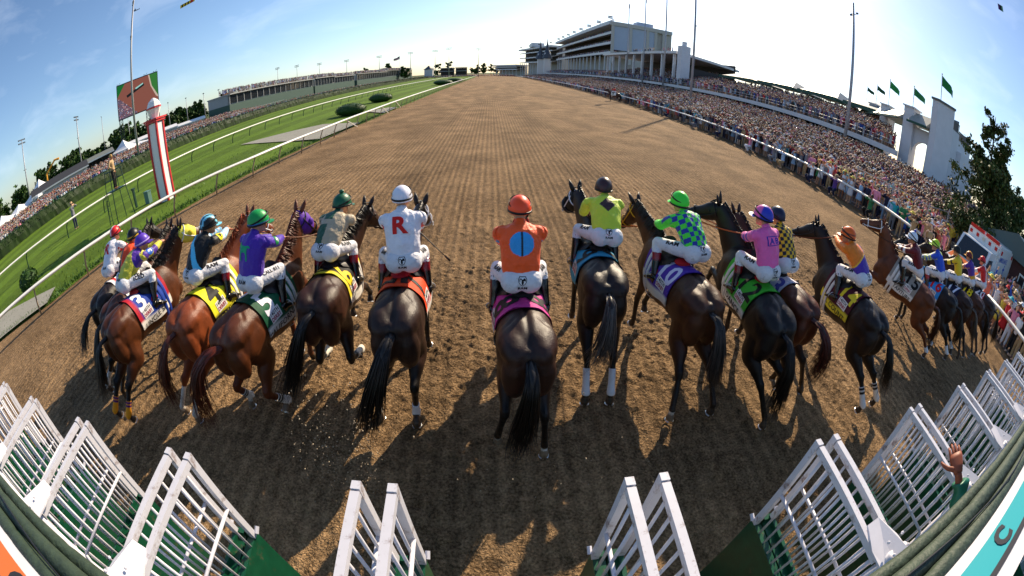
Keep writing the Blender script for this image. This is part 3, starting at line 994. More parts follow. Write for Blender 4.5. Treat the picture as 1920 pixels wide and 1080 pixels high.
# white pylon with the stepped stair wing and the arcade
py = empty('entrance_pavilion', (42, 24, 0), 0, 'tall white stucco pylon with stepped stair wing and an arched arcade', 'building')
PY = [(43.2, 24.5), (43.2, 23.6), (45.3, 22.2), (47.2, 24.5)]
q = MB(); q.prism(PY[::-1] if False else PY, 0, 12.3); sub(q, 'pylon', m_stucco, py)
m_cop = mat('coping_dark', (.12, .12, .11), rough=.6)
q = MB(); q.prism([(43.05, 24.65), (43.05, 23.5), (45.25, 22.0), (47.5, 24.65)], 12.3, 12.55); sub(q, 'coping', m_cop, py)
for x0, x1, zt in ((45.303, 48.9, 10.4), (48.903, 53.6, 9.7), (53.603, 57.5, 7.6)):
    q = MB(); q.box(((x0 + x1) / 2, 24.35, zt / 2), (x1 - x0, 2.9, zt)); sub(q, 'stair_wing', m_stucco, py)
    q = MB()
    q.box(((x0 + x1) / 2, 23.0, zt + 1.05), (x1 - x0, .1, .12)); q.box(((x0 + x1) / 2, 23.0, zt + .12), (x1 - x0, .1, .08))
    for i in np.arange(x0 + .15, x1, .28):
        q.box((i, 23.0, zt + .55), (.07, .07, .9))
    sub(q, 'balustrade', m_cop, py)
    q = MB(); q.box((x1 - .1, 24.4, zt + .75), (.12, 2.6, 1.5)); q.box(((x0 + x1) / 2, 25.7, zt + .7), (x1 - x0 - .1, .12, 1.4)); sub(q, 'screen_panel', mat('grey_panel', (.20, .21, .24), rough=.6), py)
q = MB(); q.box((51.0, 22.5, 4.2), (4.4, .76, 8.4)); sub(q, 'buttress', m_stucco, py)
PP = [(45.2, 28.7), (51, 37), (54.5, 42.2), (58, 47.2), (61, 52)]
for k, (x, y) in enumerate(PP):
    q = MB(); q.box((x, y, 4.8), (1.6, 1.7, 9.6)); sub(q, 'pillar', m_stucco, py)
    q = MB(); q.box((x, y, 10.1), (1.7, 1.6, 1.0)); q.box((x, y, 10.68), (2.1, 2.0, .16)); sub(q, 'pillar_cap', m_stucco, py)
q = MB()
a = np.linspace(0, math.pi, 15)
inn = [(26.2 + 1.62 * math.cos(t), 5.4 + 1.75 * math.sin(t)) for t in a]
q.grid(np.array([[(44.9, y, z), (45.5, y, z), (45.5, y, 8.6), (44.9, y, 8.6)] for y, z in inn]), None, True, True)
sub(q, 'arch', m_stucco, py)
q = MB(); q.box((45.2, 26.2, 1.3), (.5, 3.3, 2.6)); sub(q, 'parapet', m_stucco, py)
q = MB(); q.box((44.9, 26.2, 3.1), (.06, 3.2, 1.0)); sub(q, 'gate_panel', m_galv, py)
for (x0, y0), (x1, y1) in zip([(44.9, 24.4)] + PP[:-1], PP):
    e = nrm((x1 - x0, y1 - y0, 0)); nn = np.array((-e[1], e[0], 0)) * 1.0
    A_, B_ = np.array((x0, y0, 0)) + e * .5, np.array((x1, y1, 0)) - e * .7
    q = MB()
    pr_ = [(1.9, 8.9), (0, 10.3), (-2.0, 8.9)]
    q.add([A_ + nn * d + (0, 0, z) for d, z in pr_] + [B_ + nn * d + (0, 0, z) for d, z in pr_], [(0, 1, 4, 3), (1, 2, 5, 4), (0, 3, 5, 2), (0, 2, 1), (3, 4, 5)])
    sub(q, 'roof', m_roofm, py)
    q = MB(); q.bar(A_ + nn * 1.95 + (0, 0, 8.8), B_ + nn * 1.95 + (0, 0, 8.8), .13, 4); sub(q, 'roof_edge', m_roofg, py)
def flag(x, y, z0, z1, w, col, label, rz, grp='flags over the white arcade', col2=None):
    o = empty('flag', (x, y, z0), rz, label, 'flag', grp)
    q = MB(); q.tube([(0, 0, 0), (0, 0, z1 - z0)], .055, 8); q.ell((0, 0, z1 - z0 + .06), (.1, .1, .1), None, 8, 6); q.build('pole', m_apn, o)
    P, Cc = [], []
    for i in np.linspace(0, 1, 14):
        d = -.35 * i * w + .05 * math.sin(i * 9)
        P.append([(i * w, .16 * w * math.sin(i * 7 + 1) * i, z1 - z0 - .1 + d - k * w * .5 * (1 - .3 * i)) for k in np.linspace(0, 1, 8)])
        Cc.append([srgb(col2[int(k * 6.99)]) if col2 else srgb(col) for k in np.linspace(0, 1, 8)])
    q = MB(); q.grid(np.array(P), np.array(Cc)); q.grid(np.array(P)[:, ::-1] + (0, .008, 0), np.array(Cc)[:, ::-1]); q.build('banner', m_cloth, o, True)
flag(45.2, 24.4, 12.5, 16.0, 2.5, '#1d7a3a', 'green flag on the tall white pylon', R(-20))
flag(45.2, 28.7, 10.75, 13.4, 1.9, '#1d6a3a', 'green flag on the arcade pillar next to the tall pylon', R(-35))
flag(51, 37, 10.75, 14.6, 2.2, '#1d7a3a', 'green flag on the second arcade pillar from the pylon', R(-20))
flag(54.5, 42.2, 10.75, 14.0, 1.5, '#16452c', 'small dark flag on the third arcade pillar from the pylon', R(-40))
flag(58, 47.2, 10.75, 13.9, 1.4, '#16452c', 'small dark flag on the fourth arcade pillar from the pylon', R(-40))
flag(-69, 322, 0, 20.6, 5.0, '#b03038', 'striped red white and blue flag on a pole over the infield suites', R(160), None, ['#2a2f5a', '#2a2f5a', '#b03038', '#d8d4d4', '#b03038', '#d8d4d4', '#b03038'])

# covered pavilion with columns
pv = empty('covered_stand', (44, 130, 0), 0, 'covered grandstand with a flat white canopy on columns', 'grandstand')
q = MB()
q.add([(43.2, 95.5, 13.0), (43.2, 165, 13.6), (62, 165, 13.2), (62, 95.5, 12.0), (43.2, 95.5, 13.7), (43.2, 165, 14.3), (62, 165, 13.7), (62, 95.5, 12.6)], [(0, 1, 2, 3), (4, 7, 6, 5), (0, 4, 5, 1), (1, 5, 6, 2), (2, 6, 7, 3), (3, 7, 4, 0)])
sub(q, 'roof', m_apn, pv)
for y in np.linspace(98, 160, 9):
    q = MB(); q.bar((44, y, 5), (44, y, 13.1), .32, 4); sub(q, 'column', m_apn, pv)
q = MB(); q.box((43.9, 92.4, 8.8), (2.4, 2.2, 12.2)); q.box((43.9, 92.4, 15.5), (.9, .9, 1.2)); sub(q, 'chimney', m_stucco, pv)
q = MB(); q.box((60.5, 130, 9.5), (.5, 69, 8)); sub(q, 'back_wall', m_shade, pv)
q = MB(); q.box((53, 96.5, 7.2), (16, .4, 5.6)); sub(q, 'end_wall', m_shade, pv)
# the tall stand
def decks(root, p0, p1, levels, ztop, depth, cols, nflag, roofrow=True):
    """front along p0->p1; levels are the fascia heights"""
    p0, p1 = np.array(p0, float), np.array(p1, float)
    ln = np.linalg.norm(p1 - p0)
    ex = (p1 - p0) / ln
    ey = np.array((ex[1], -ex[0]))            # away from the track
    def P(a, b, z):
        return (*(p0 + ex * a + ey * b), z)
    def slab(q, a0, a1, b0, b1, z0, z1, zb=0.0):
        v = [P(a, b, z + (zb if b == b1 else 0)) for a in (a0, a1) for b in (b0, b1) for z in (z0, z1)]
        q.add(v, [(0, 1, 3, 2), (4, 6, 7, 5), (0, 4, 5, 1), (2, 3, 7, 6), (0, 2, 6, 4), (1, 5, 7, 3)])
    q = MB(); slab(q, .5, ln, 12, depth, 0, ztop - .4); sub(q, 'wall', m_beige, root)
    for z in levels:
        q = MB(); slab(q, 0, ln, 0, .5, z - .7, z + .7); sub(q, 'fascia', m_apn, root)
        q = MB(); slab(q, .3, ln, .52, 12, z - .5, z - .1, 3.0); sub(q, 'deck', m_beige, root)
    q = MB(); slab(q, -.5, ln, -1.5, depth, ztop - 2.0, ztop); sub(q, 'roof', m_apn, root)
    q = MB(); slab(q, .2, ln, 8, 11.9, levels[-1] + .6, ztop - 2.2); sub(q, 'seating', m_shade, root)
    for a in np.linspace(4, ln - 3, cols):
        q = MB(); q.bar(P(a, 1.2, 0), P(a, 1.2, levels[-1] - .9), .34, 4); sub(q, 'column', m_apn, root)
    for k in range(nflag):
        a = 6 + k * (ln - 10) / max(nflag - 1, 1)
        f = MB()
        b = np.array(P(a, 2, ztop)); f.bar(b, b + (0, 0, 4), .10, 5); f.box(b + (-1.2, 0, 3.6), (2.4, .1, .7)); f.box(b + (-1.2, 0, 2.7), (2.4, .1, .7)); sub(f, 'roof_lamp', m_dark, root)
    return P
tall = empty('tall_grandstand', (60, 214, 0), 0, 'tall multi deck grandstand with pale blue end panels and lamps on its roof', 'grandstand')
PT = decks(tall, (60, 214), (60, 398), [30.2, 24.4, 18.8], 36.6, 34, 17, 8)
q = MB(); q.box((72, 213.6, 27.5), (24, .5, 14)); sub(q, 'end_wall', m_blue, tall)
for x in (60.6, 70.2, 79.6, 84.2, 88.6):
    q = MB(); q.box((x, 213.2, 24), (1.5, .9, 22)); sub(q, 'end_column', m_beige, tall)
q = MB(); q.box((76, 213.2, 35.2), (33, 1.2, 2.0)); sub(q, 'end_beam', m_beige, tall)
q = MB(); q.box((80, 222, 37.8), (9, 7, 3)); sub(q, 'roof_plant', m_blue, tall)
far = empty('far_grandstand', (50, 470, 0), 0, 'farther multi deck grandstand with a rooftop box beside the spire', 'grandstand')
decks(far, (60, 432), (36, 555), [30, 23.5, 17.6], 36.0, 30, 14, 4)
q = MB(); q.box((52, 500, 39), (14, 30, 5)); sub(q, 'penthouse', m_apn, far)
low = empty('low_far_stand', (20, 600, 0), 0, 'lowest and farthest stand at the end of the stretch', 'grandstand')
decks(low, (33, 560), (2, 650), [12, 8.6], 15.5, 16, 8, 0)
for k, (x, y) in enumerate(((54.0, 418.0), (50.5, 445))):
    o = empty('spire', (x, y, 0), 0, ('pointed dark spire in front of the far grandstand', 'second pointed spire just behind the first')[k], 'spire', 'twin spires')
    q = MB(); q.box((0, 0, 13), (6, 6, 26)); q.build('tower', m_apn, o)
    q = MB(); q.lathe([(5.2, 20), (4.2, 24), (3.6, 26), (1.9, 29), (1.3, 33), (.5, 38), (.08, 43)], sides=8); q.build('roof', m_slate, o)
    q = MB(); q.bar((0, 0, 43), (0, 0, 47), .12, 5); q.build('finial', m_dark, o)
wh = empty('white_house', (-60, 415, 0), 0, 'small white building with a dark pointed roof at the far end of the infield', 'building')
q = MB(); q.box((-60, 415, 4.5), (8, 8, 9)); sub(q, 'wall', m_apn, wh)
q = MB(); q.lathe([(6, 9), (3.4, 10.4), (.3, 13)], (-60, 415, 0), 6); sub(q, 'roof', m_slate, wh)
for k, (x0, x1) in enumerate(((-50, -37), (-35, -24))):
    o = empty('far_stand', ((x0 + x1) / 2, 430, 0), 0, ('distant grey stand right of the small white building', 'distant grey stand nearest the end of the stretch')[k], 'grandstand', 'distant stands closing the infield')
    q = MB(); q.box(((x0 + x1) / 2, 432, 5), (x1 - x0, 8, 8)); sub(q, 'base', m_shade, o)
    for z in (6, 9.5):
        q = MB(); q.box(((x0 + x1) / 2, 430, z), (x1 - x0 + .6, 12, .7)); sub(q, 'deck', m_suite, o)
for k, (x, y, zt, r, hd) in enumerate(((40, 35.4, 21.5, .26, 0), (33.7, 67, 27, .26, 0), (40.9, 97, 30, .26, 2), (41.2, 112.7, 29.6, .24, 2), (43, 133, 31, .24, 2))):
    mast(x, y, 0, zt, r, ('nearest tall mast rising from the terrace crowd at right', 'tall mast rising from the apron crowd, second from right', 'tall mast cut by the top edge above the covered stand', 'tall light mast with two lamp rows over the covered stand', 'light mast just right of the tall grandstand corner')[k], hd, R(70), 'masts along the grandstand', cross=(19.8,) if k == 0 else (16,) if k == 1 else ())

# ------------------------------------------------------------------ ambulance, shed, fence, trees
def orient(o, x, y, z, rz):
    o.location = (x, y, z)
    o.rotation_euler = (0, 0, rz)
m_amb, m_redl = mat('vehicle_white', (.78, .78, .78), rough=.25, coat=.4), mat('red_lens', (.55, .02, .02), rough=.2)
am = empty('ambulance', (20.9, 7.1, 0), R(180), 'white box ambulance with red roof lights parked behind the rail', 'ambulance')
q = MB()                                     # local x forward
prof = [(-.9, .45), (1.45, .45), (1.95, .55), (2.0, 1.05), (1.15, 1.28), (.42, 2.26), (-.9, 2.30)]
v = [(x, -1.02, z) for x, z in prof] + [(x, 1.02, z) for x, z in prof]
n = len(prof)
q.add(v, [tuple(range(n)), tuple(range(n, 2 * n))[::-1]] + [(i, i + n, (i + 1) % n + n, (i + 1) % n) for i in range(n)])
q.build('cab', m_amb, am)
q = MB(); q.box((-2.75, 0, 1.62), (3.7, 2.3, 2.25)); q.box((-2.75, 0, 2.78), (3.5, 2.1, .09)); q.box((-.72, 0, 2.50), (.34, 2.2, .44)); q.build('body_box', m_amb, am)
q = MB(); q.add([(1.13, -.92, 1.32), (1.13, .92, 1.32), (.47, .84, 2.20), (.47, -.84, 2.20)], [(0, 1, 2, 3)]); q.M = np.array([[1, 0, 0, .025], [0, 1, 0, 0], [0, 0, 1, .02], [0, 0, 0, 1.]]); q.add([(1.13, -.92, 1.32), (1.13, .92, 1.32), (.47, .84, 2.20), (.47, -.84, 2.20)], [(0, 1, 2, 3)]); q.build('windscreen', m_glass, am)
for s in (-1, 1):
    q = MB(); q.add([(.95, s * 1.03, 1.3), (.5, s * 1.03, 1.92), (-.3, s * 1.03, 1.94), (-.3, s * 1.03, 1.3)], [(0, 1, 2, 3)]); q.build('side_window', m_glass, am)
    q = MB(); q.box((1.0, s * 1.16, 1.42), (.1, .18, .3)); q.build('mirror', m_dark, am)
    q = MB(); q.box((1.98, s * .72, .86), (.08, .34, .2)); q.build('headlight', m_glass, am)
    q = MB(); q.box((-2.75, s * 1.156, 1.05), (3.7, .012, .22)); q.build('stripe', mat('orange_stripe', (.65, .16, .03), rough=.3), am)
    q = MB(); q.box((-2.9, s * 1.156, 1.75), (.10, .012, .48)); q.box((-2.9, s * 1.157, 1.75), (.42, .012, .10)); q.build('star_emblem', mat('medical_blue', (.03, .09, .45), rough=.4), am)
    for x in (.95, -3.3):
        q = MB(); q.tube([(x, s * .80, .42), (x, s * 1.05, .42)], .42, 18); w_ = q.build('wheel', mat('tyre', (.02, .02, .02), rough=.8), am)
        q = MB(); q.tube([(x, s * 1.05, .42), (x, s * 1.065, .42)], .22, 14); q.build('rim', m_steel, w_)
q = MB(); q.box((1.99, 0, .82), (.06, .9, .3)); q.build('grille', m_dark, am)
q = MB(); q.box((2.02, 0, .5), (.14, 2.0, .18)); q.build('bumper', m_steel, am)
q = MB(); q.add([(1.96, -.98, 1.06), (1.96, .98, 1.06), (1.22, .98, 1.275), (1.22, -.98, 1.275)], [(0, 1, 2, 3)]); q.M = np.array([[1, 0, 0, .0], [0, 1, 0, 0], [0, 0, 1, .012], [0, 0, 0, 1.]]); q.add([(1.9, -.5, 1.09), (1.9, .5, 1.09), (1.3, .5, 1.265), (1.3, -.5, 1.265)], [(0, 1, 2, 3)]); q.build('bonnet_stripe', mat('orange_stripe', (.65, .16, .03), rough=.3), am)
for i, y in enumerate((-.92, -.45, 0, .45, .92)):
    q = MB(); q.box((-.54, y, 2.53), (.05, .17, .17)); q.build('warning_light', m_redl if i != 2 else m_steel, am)
for s in (-1, 1):
    q = MB(); q.box((-.62, s * .55, 2.82), (.3, .92, .16)); q.build('roof_light', m_redl, am)
    for x in (-1.3, -4.2):
        q = MB(); q.box((x, s * 1.16, 2.5), (.28, .03, .2)); q.build('marker_light', m_redl, am)
q = MB()
for s in (-1, 1):
    v, f = text_poly('EMS Louisville' if False else 'AMBULANCE', bold=.02)
    q = MB(); q.add(np.column_stack([-2.2 + v[:, 0] * .34 * -s * -1 if s < 0 else -2.2 - v[:, 0] * .34, np.full(len(v), s * 1.158), 2.18 + v[:, 1] * .34]), f, (.03, .09, .45)); q.build('lettering', m_print, am)

sh = empty('brown_shed', (29.6, 6.4, 0), R(8), 'dark brown shed with a white framed window behind the ambulance', 'shed')
m_brown, m_trim = mat('brown_siding', (.075, .022, .018), rough=.7, noise=.15, nscale=4), m_rail
q = MB(); q.box((0, 0, 1.35), (8, 6, 2.7)); q.build('wall', m_brown, sh)
q = MB(); q.add([(-4.5, -3.6, 2.6), (4.5, -3.6, 2.6), (4.5, .2, 3.9), (-4.5, .2, 3.9), (4.5, 3.6, 2.6), (-4.5, 3.6, 2.6)], [(0, 1, 2, 3), (3, 2, 4, 5), (0, 3, 5), (1, 4, 2), (0, 5, 4, 1)]); q.build('roof', mat('shed_roof', (.10, .13, .12), rough=.6), sh)
for x, y, ax in ((-2.6, -3.0, 0), (.6, -3.0, 0), (-4.0, -1.2, 1)):
    q = MB(); 
    s_ = (1.1, .06, 1.3) if not ax else (.06, 1.1, 1.3)
    q.box((x, y, 1.5), s_); w_ = q.build('window', m_trim, sh)
    q = MB()
    for d in (-.26, .26):
        q.box((x + (d if not ax else -.045), y + (-.045 if not ax else d), 1.5), (.42, .03, 1.1) if not ax else (.03, .42, 1.1))
    q.build('pane', m_glass, w_)
fe = empty('wire_fence', (24, 11, 0), 0, 'grey chain link fence with posts between apron crowd and ambulance', 'fence')
FP = [(20.6, 16.6), (21.6, 14.2), (22.6, 11.8), (24.6, 11.2), (27, 11.0), (29.5, 11)]
q = MB()
for z in (.15, 2.2):
    q.tube([(x, y, z + slope(x)) for x, y in FP], .025, 6)
sub(q, 'top_rail', m_galv, fe)
for x, y in FP:
    q = MB(); q.bar((x, y, 0), (x, y, 2.4 + slope(x)), .04, 8); sub(q, 'post', m_galv, fe)
q = MB()
for i in range(len(FP) - 1):
    a, b = np.array(FP[i]), np.array(FP[i + 1])
    L_ = np.linalg.norm(b - a)
    for t in np.arange(0, L_, .14):
        for sg in (-1, 1):
            t2 = t + sg * 2.0
            c0, c1 = max(0, min(1, 1)), 1
            u0, u1 = t / L_, t2 / L_
            z0, z1 = .15, 2.15
            if u1 > 1: z1 = z0 + 2 * (L_ - t) / 2.0; u1 = 1
            if u1 < 0: z1 = z0 + 2 * t / 2.0; u1 = 0
            p, r_ = a + (b - a) * u0, a + (b - a) * u1
            q.bar((*p, z0 + slope(p[0])), (*r_, z1 + slope(r_[0])), .004, 3)
sub(q, 'mesh', m_galv, fe)

def tree(x, y, hgt, spread, label, seed, greens=GREENS, trunk_r=.16, n=5000, leaf=.09, low=.25, bare=0.0, group=None, limbs=26, z0=0):
    r8 = np.random.default_rng(seed)
    o = empty('tree', (x, y, z0), r8.uniform(0, 6.28), label, 'tree', group)
    q = MB()
    lean = r8.normal(0, .03, 2)
    tr_ = np.array([(lean[0] * z * hgt, lean[1] * z * hgt, z * hgt) for z in np.linspace(0, 1, 9)])
    q.tube(tr_, np.linspace(trunk_r, trunk_r * .12, 9), 8, col=(.045, .032, .022))
    tips = []
    for k in range(limbs):
        t = r8.uniform(low, .97)
        p = tr_[0] * (1 - t) + tr_[-1] * t
        a = r8.uniform(0, 6.28)
        L_ = spread * (1 - .65 * (t - low) / (1 - low)) * r8.uniform(.6, 1.1)
        d = np.array((math.cos(a), math.sin(a), r8.uniform(.1, .65)))
        pts = path([p, p + d * L_ * .5, p + d * L_ + (0, 0, r8.uniform(-.05, .1) * L_)], 6)
        q.tube(pts, np.linspace(trunk_r * .35 * (1.2 - t), .012, 6), 5, caps=False, col=(.05, .036, .026))
        tips.append((pts, L_, t))
        for _ in range(4):
            j = r8.integers(2, 6)
            e = pts[j] + r8.normal(0, .35, 3) * L_ * .5
            q.tube([pts[j], lerp(pts[j], e, .5) + (0, 0, .05), e], np.array([.02, .012, .004]) * max(1, hgt / 10), 3, caps=False, col=(.05, .036, .026))
            tips.append((np.array([pts[j], lerp(pts[j], e, .5), lerp(pts[j], e, .8), e, e, e]), L_ * .6, t))
    q.build('trunk', m_paint, o, True)
    q = MB()
    per = max(1, int(n / len(tips)))
    for pts, L_, t in tips:
        if bare and t > 1 - bare and r8.random() < .85:
            continue
        cl = r8.uniform(.55, 1.35)
        for _ in range(per):
            j = min(5, int(6 * r8.random() ** .6))
            p = pts[j] + r8.normal(0, 1, 3) * np.array((.24, .24, .17)) * max(L_, .8) * .6
            a = nrm(r8.normal(0, 1, 3))
            b = nrm(np.cross(a, r8.normal(0, 1, 3)))
            s = leaf * r8.uniform(.6, 1.5)
            q.add([p - a * s, p + b * s * .55, p + a * s, p - b * s * .55], [(0, 1, 2, 3)], greens[r8.integers(0, len(greens))] * cl * r8.uniform(.8, 1.25))
    q.build('crown', m_leaf, o)
DK = [np.array(c) for c in ((.030, .055, .012), (.055, .085, .018), (.095, .105, .030))]
tree(26.6, 9.6, 9.4, 2.9, 'ragged dark conifer with a bare top beside the white stair wing', 3, DK, .20, 21000, .115, .16, .20, None, 54)
tree(32.5, 9.0, 6.0, 3.0, 'bushy olive green tree over the brown shed', 4, DK, .18, 9000, .13, .15, 0, None, 34)
tree(46, 34.5, 6.2, 2.6, 'small tree seen through the white arch', 9, DK, .15, 1500, .16, .3)
for k, (x, y, h_, s_) in enumerate(((48, 13, 7, 4), (58, 16, 8, 5), (62, 9, 7, 5))):
    tree(x, y, h_, s_, ('leafy green tree beyond the shed roof at the right edge', 'taller leafy tree beyond the shed roof', 'farthest leafy tree at the right edge')[k], 20 + k, GREENS, .2, 2200, .22, .2, 0, 'trees beyond the shed')
TX = [(-190, 62), (-182, 75), (-176, 86), (-170, 97), (-178, 110), (-165, 118), (-158, 130), (-150, 120), (-150, 142), (-146, 156), (-140, 168), (-150, 180), (-138, 195), (-185, 92), (-172, 104), (-164, 108), (-160, 124), (-154, 134), (-144, 148), (-143, 162), (-205, 70), (-200, 84), (-210, 55), (-190, 100), (-186, 118), (-176, 140), (-168, 160)]
for k, (x, y) in enumerate(TX):
    r9 = np.random.default_rng(k + 70)
    tree(x, y, r9.uniform(8.0, 12.5), r9.uniform(5.5, 8.0), 'round leafy tree in the far tree belt behind the infield, %s' % ('%s of the video board' % ('left' if math.atan2(x, y) < -.85 else 'right')), 40 + k, GREENS, .3, 2600, .62, .12, 0, 'trees behind the infield', 26)
for k, (x, y) in enumerate(((-120, 330), (-105, 345), (-85, 350), (-72, 352), (-55, 445), (-44, 450), (-15, 452), (-8, 455), (0, 640), (8, 660))):
    tree(x, y, 12 + 2 * (k % 3), 6, 'leafy tree at the far end of the infield', 90 + k, GREENS, .3, 1200, .85, .2, 0, 'trees at the far end', 16)
# ------------------------------------------------------------------ horses
# stations along the trunk: y, top z, bottom z, half width
TR = np.array([(-.06, 1.33, 1.08, .12), (.02, 1.42, .98, .21), (.14, 1.515, .92, .27), (.30, 1.565, .88, .292), (.48, 1.56, .87, .288),
               (.68, 1.525, .86, .272), (.90, 1.49, .80, .288), (1.12, 1.50, .77, .285), (1.32, 1.575, .78, .245), (1.50, 1.56, .83, .22),
               (1.66, 1.43, .90, .18), (1.76, 1.28, 1.0, .11)])

def trunk(y, phi, off=0.0):
    """point on the trunk at station y; phi from the spine, positive to the right"""
    t, b, w = crom(TR[:, 0], TR[:, 1:], np.atleast_1d(y)).T
    zc, h = (t + b) / 2 + .02, (t - b) / 2
    s, c = np.sin(phi), np.cos(phi)
    x = (w + off) * np.sign(s) * np.abs(s) ** 0.86
    z = zc + (h + off) * np.sign(c) * np.abs(c) ** 0.92
    return np.stack(np.broadcast_arrays(x, np.broadcast_to(y, np.shape(x)), z), -1)

def ik2(A, F, l1, l2, pole):
    A, F = np.asarray(A, float), np.asarray(F, float)
    d = np.linalg.norm(F - A)
    u = (F - A) / max(d, 1e-6)
    if d > (l1 + l2) * .985:
        F = A + u * (l1 + l2) * .985
        d = (l1 + l2) * .985
    a = (l1 * l1 - l2 * l2 + d * d) / (2 * d)
    h = math.sqrt(max(l1 * l1 - a * a, 1e-6))
    p = np.asarray(pole, float)
    p = nrm(p - u * (p @ u))
    return A + u * a + p * h, F

def seg_d(P, a, b):
    ab = b - a
    t = np.clip(((P - a) @ ab) / max(ab @ ab, 1e-9), 0, 1)
    return np.linalg.norm(P - (a + t[:, None] * ab), axis=1), t

COATS = {'bay': ('#5a2f1a', '#140d0b'), 'dark_bay': ('#34201a', '#100b0a'), 'black': ('#17110f', '#0c0908'), 'chestnut': ('#7d3c1c', '#6d3216'),
         'red_bay': ('#6b331a', '#1a0f0c')}

def ring_on(mb, c, ax, w, h, r, col, side, n=20, sides=5):
    """a strap round an oval section"""
    ax = nrm(ax)
    a = nrm(np.asarray(side, float) - ax * (np.asarray(side, float) @ ax))
    b = np.cross(ax, a)
    ph = np.linspace(0, 2 * math.pi, n + 1)
    pts = c + np.cos(ph)[:, None] * a * w + np.sin(ph)[:, None] * b * h
    mb.tube(pts, r, sides, ref=ax, caps=False, col=col)

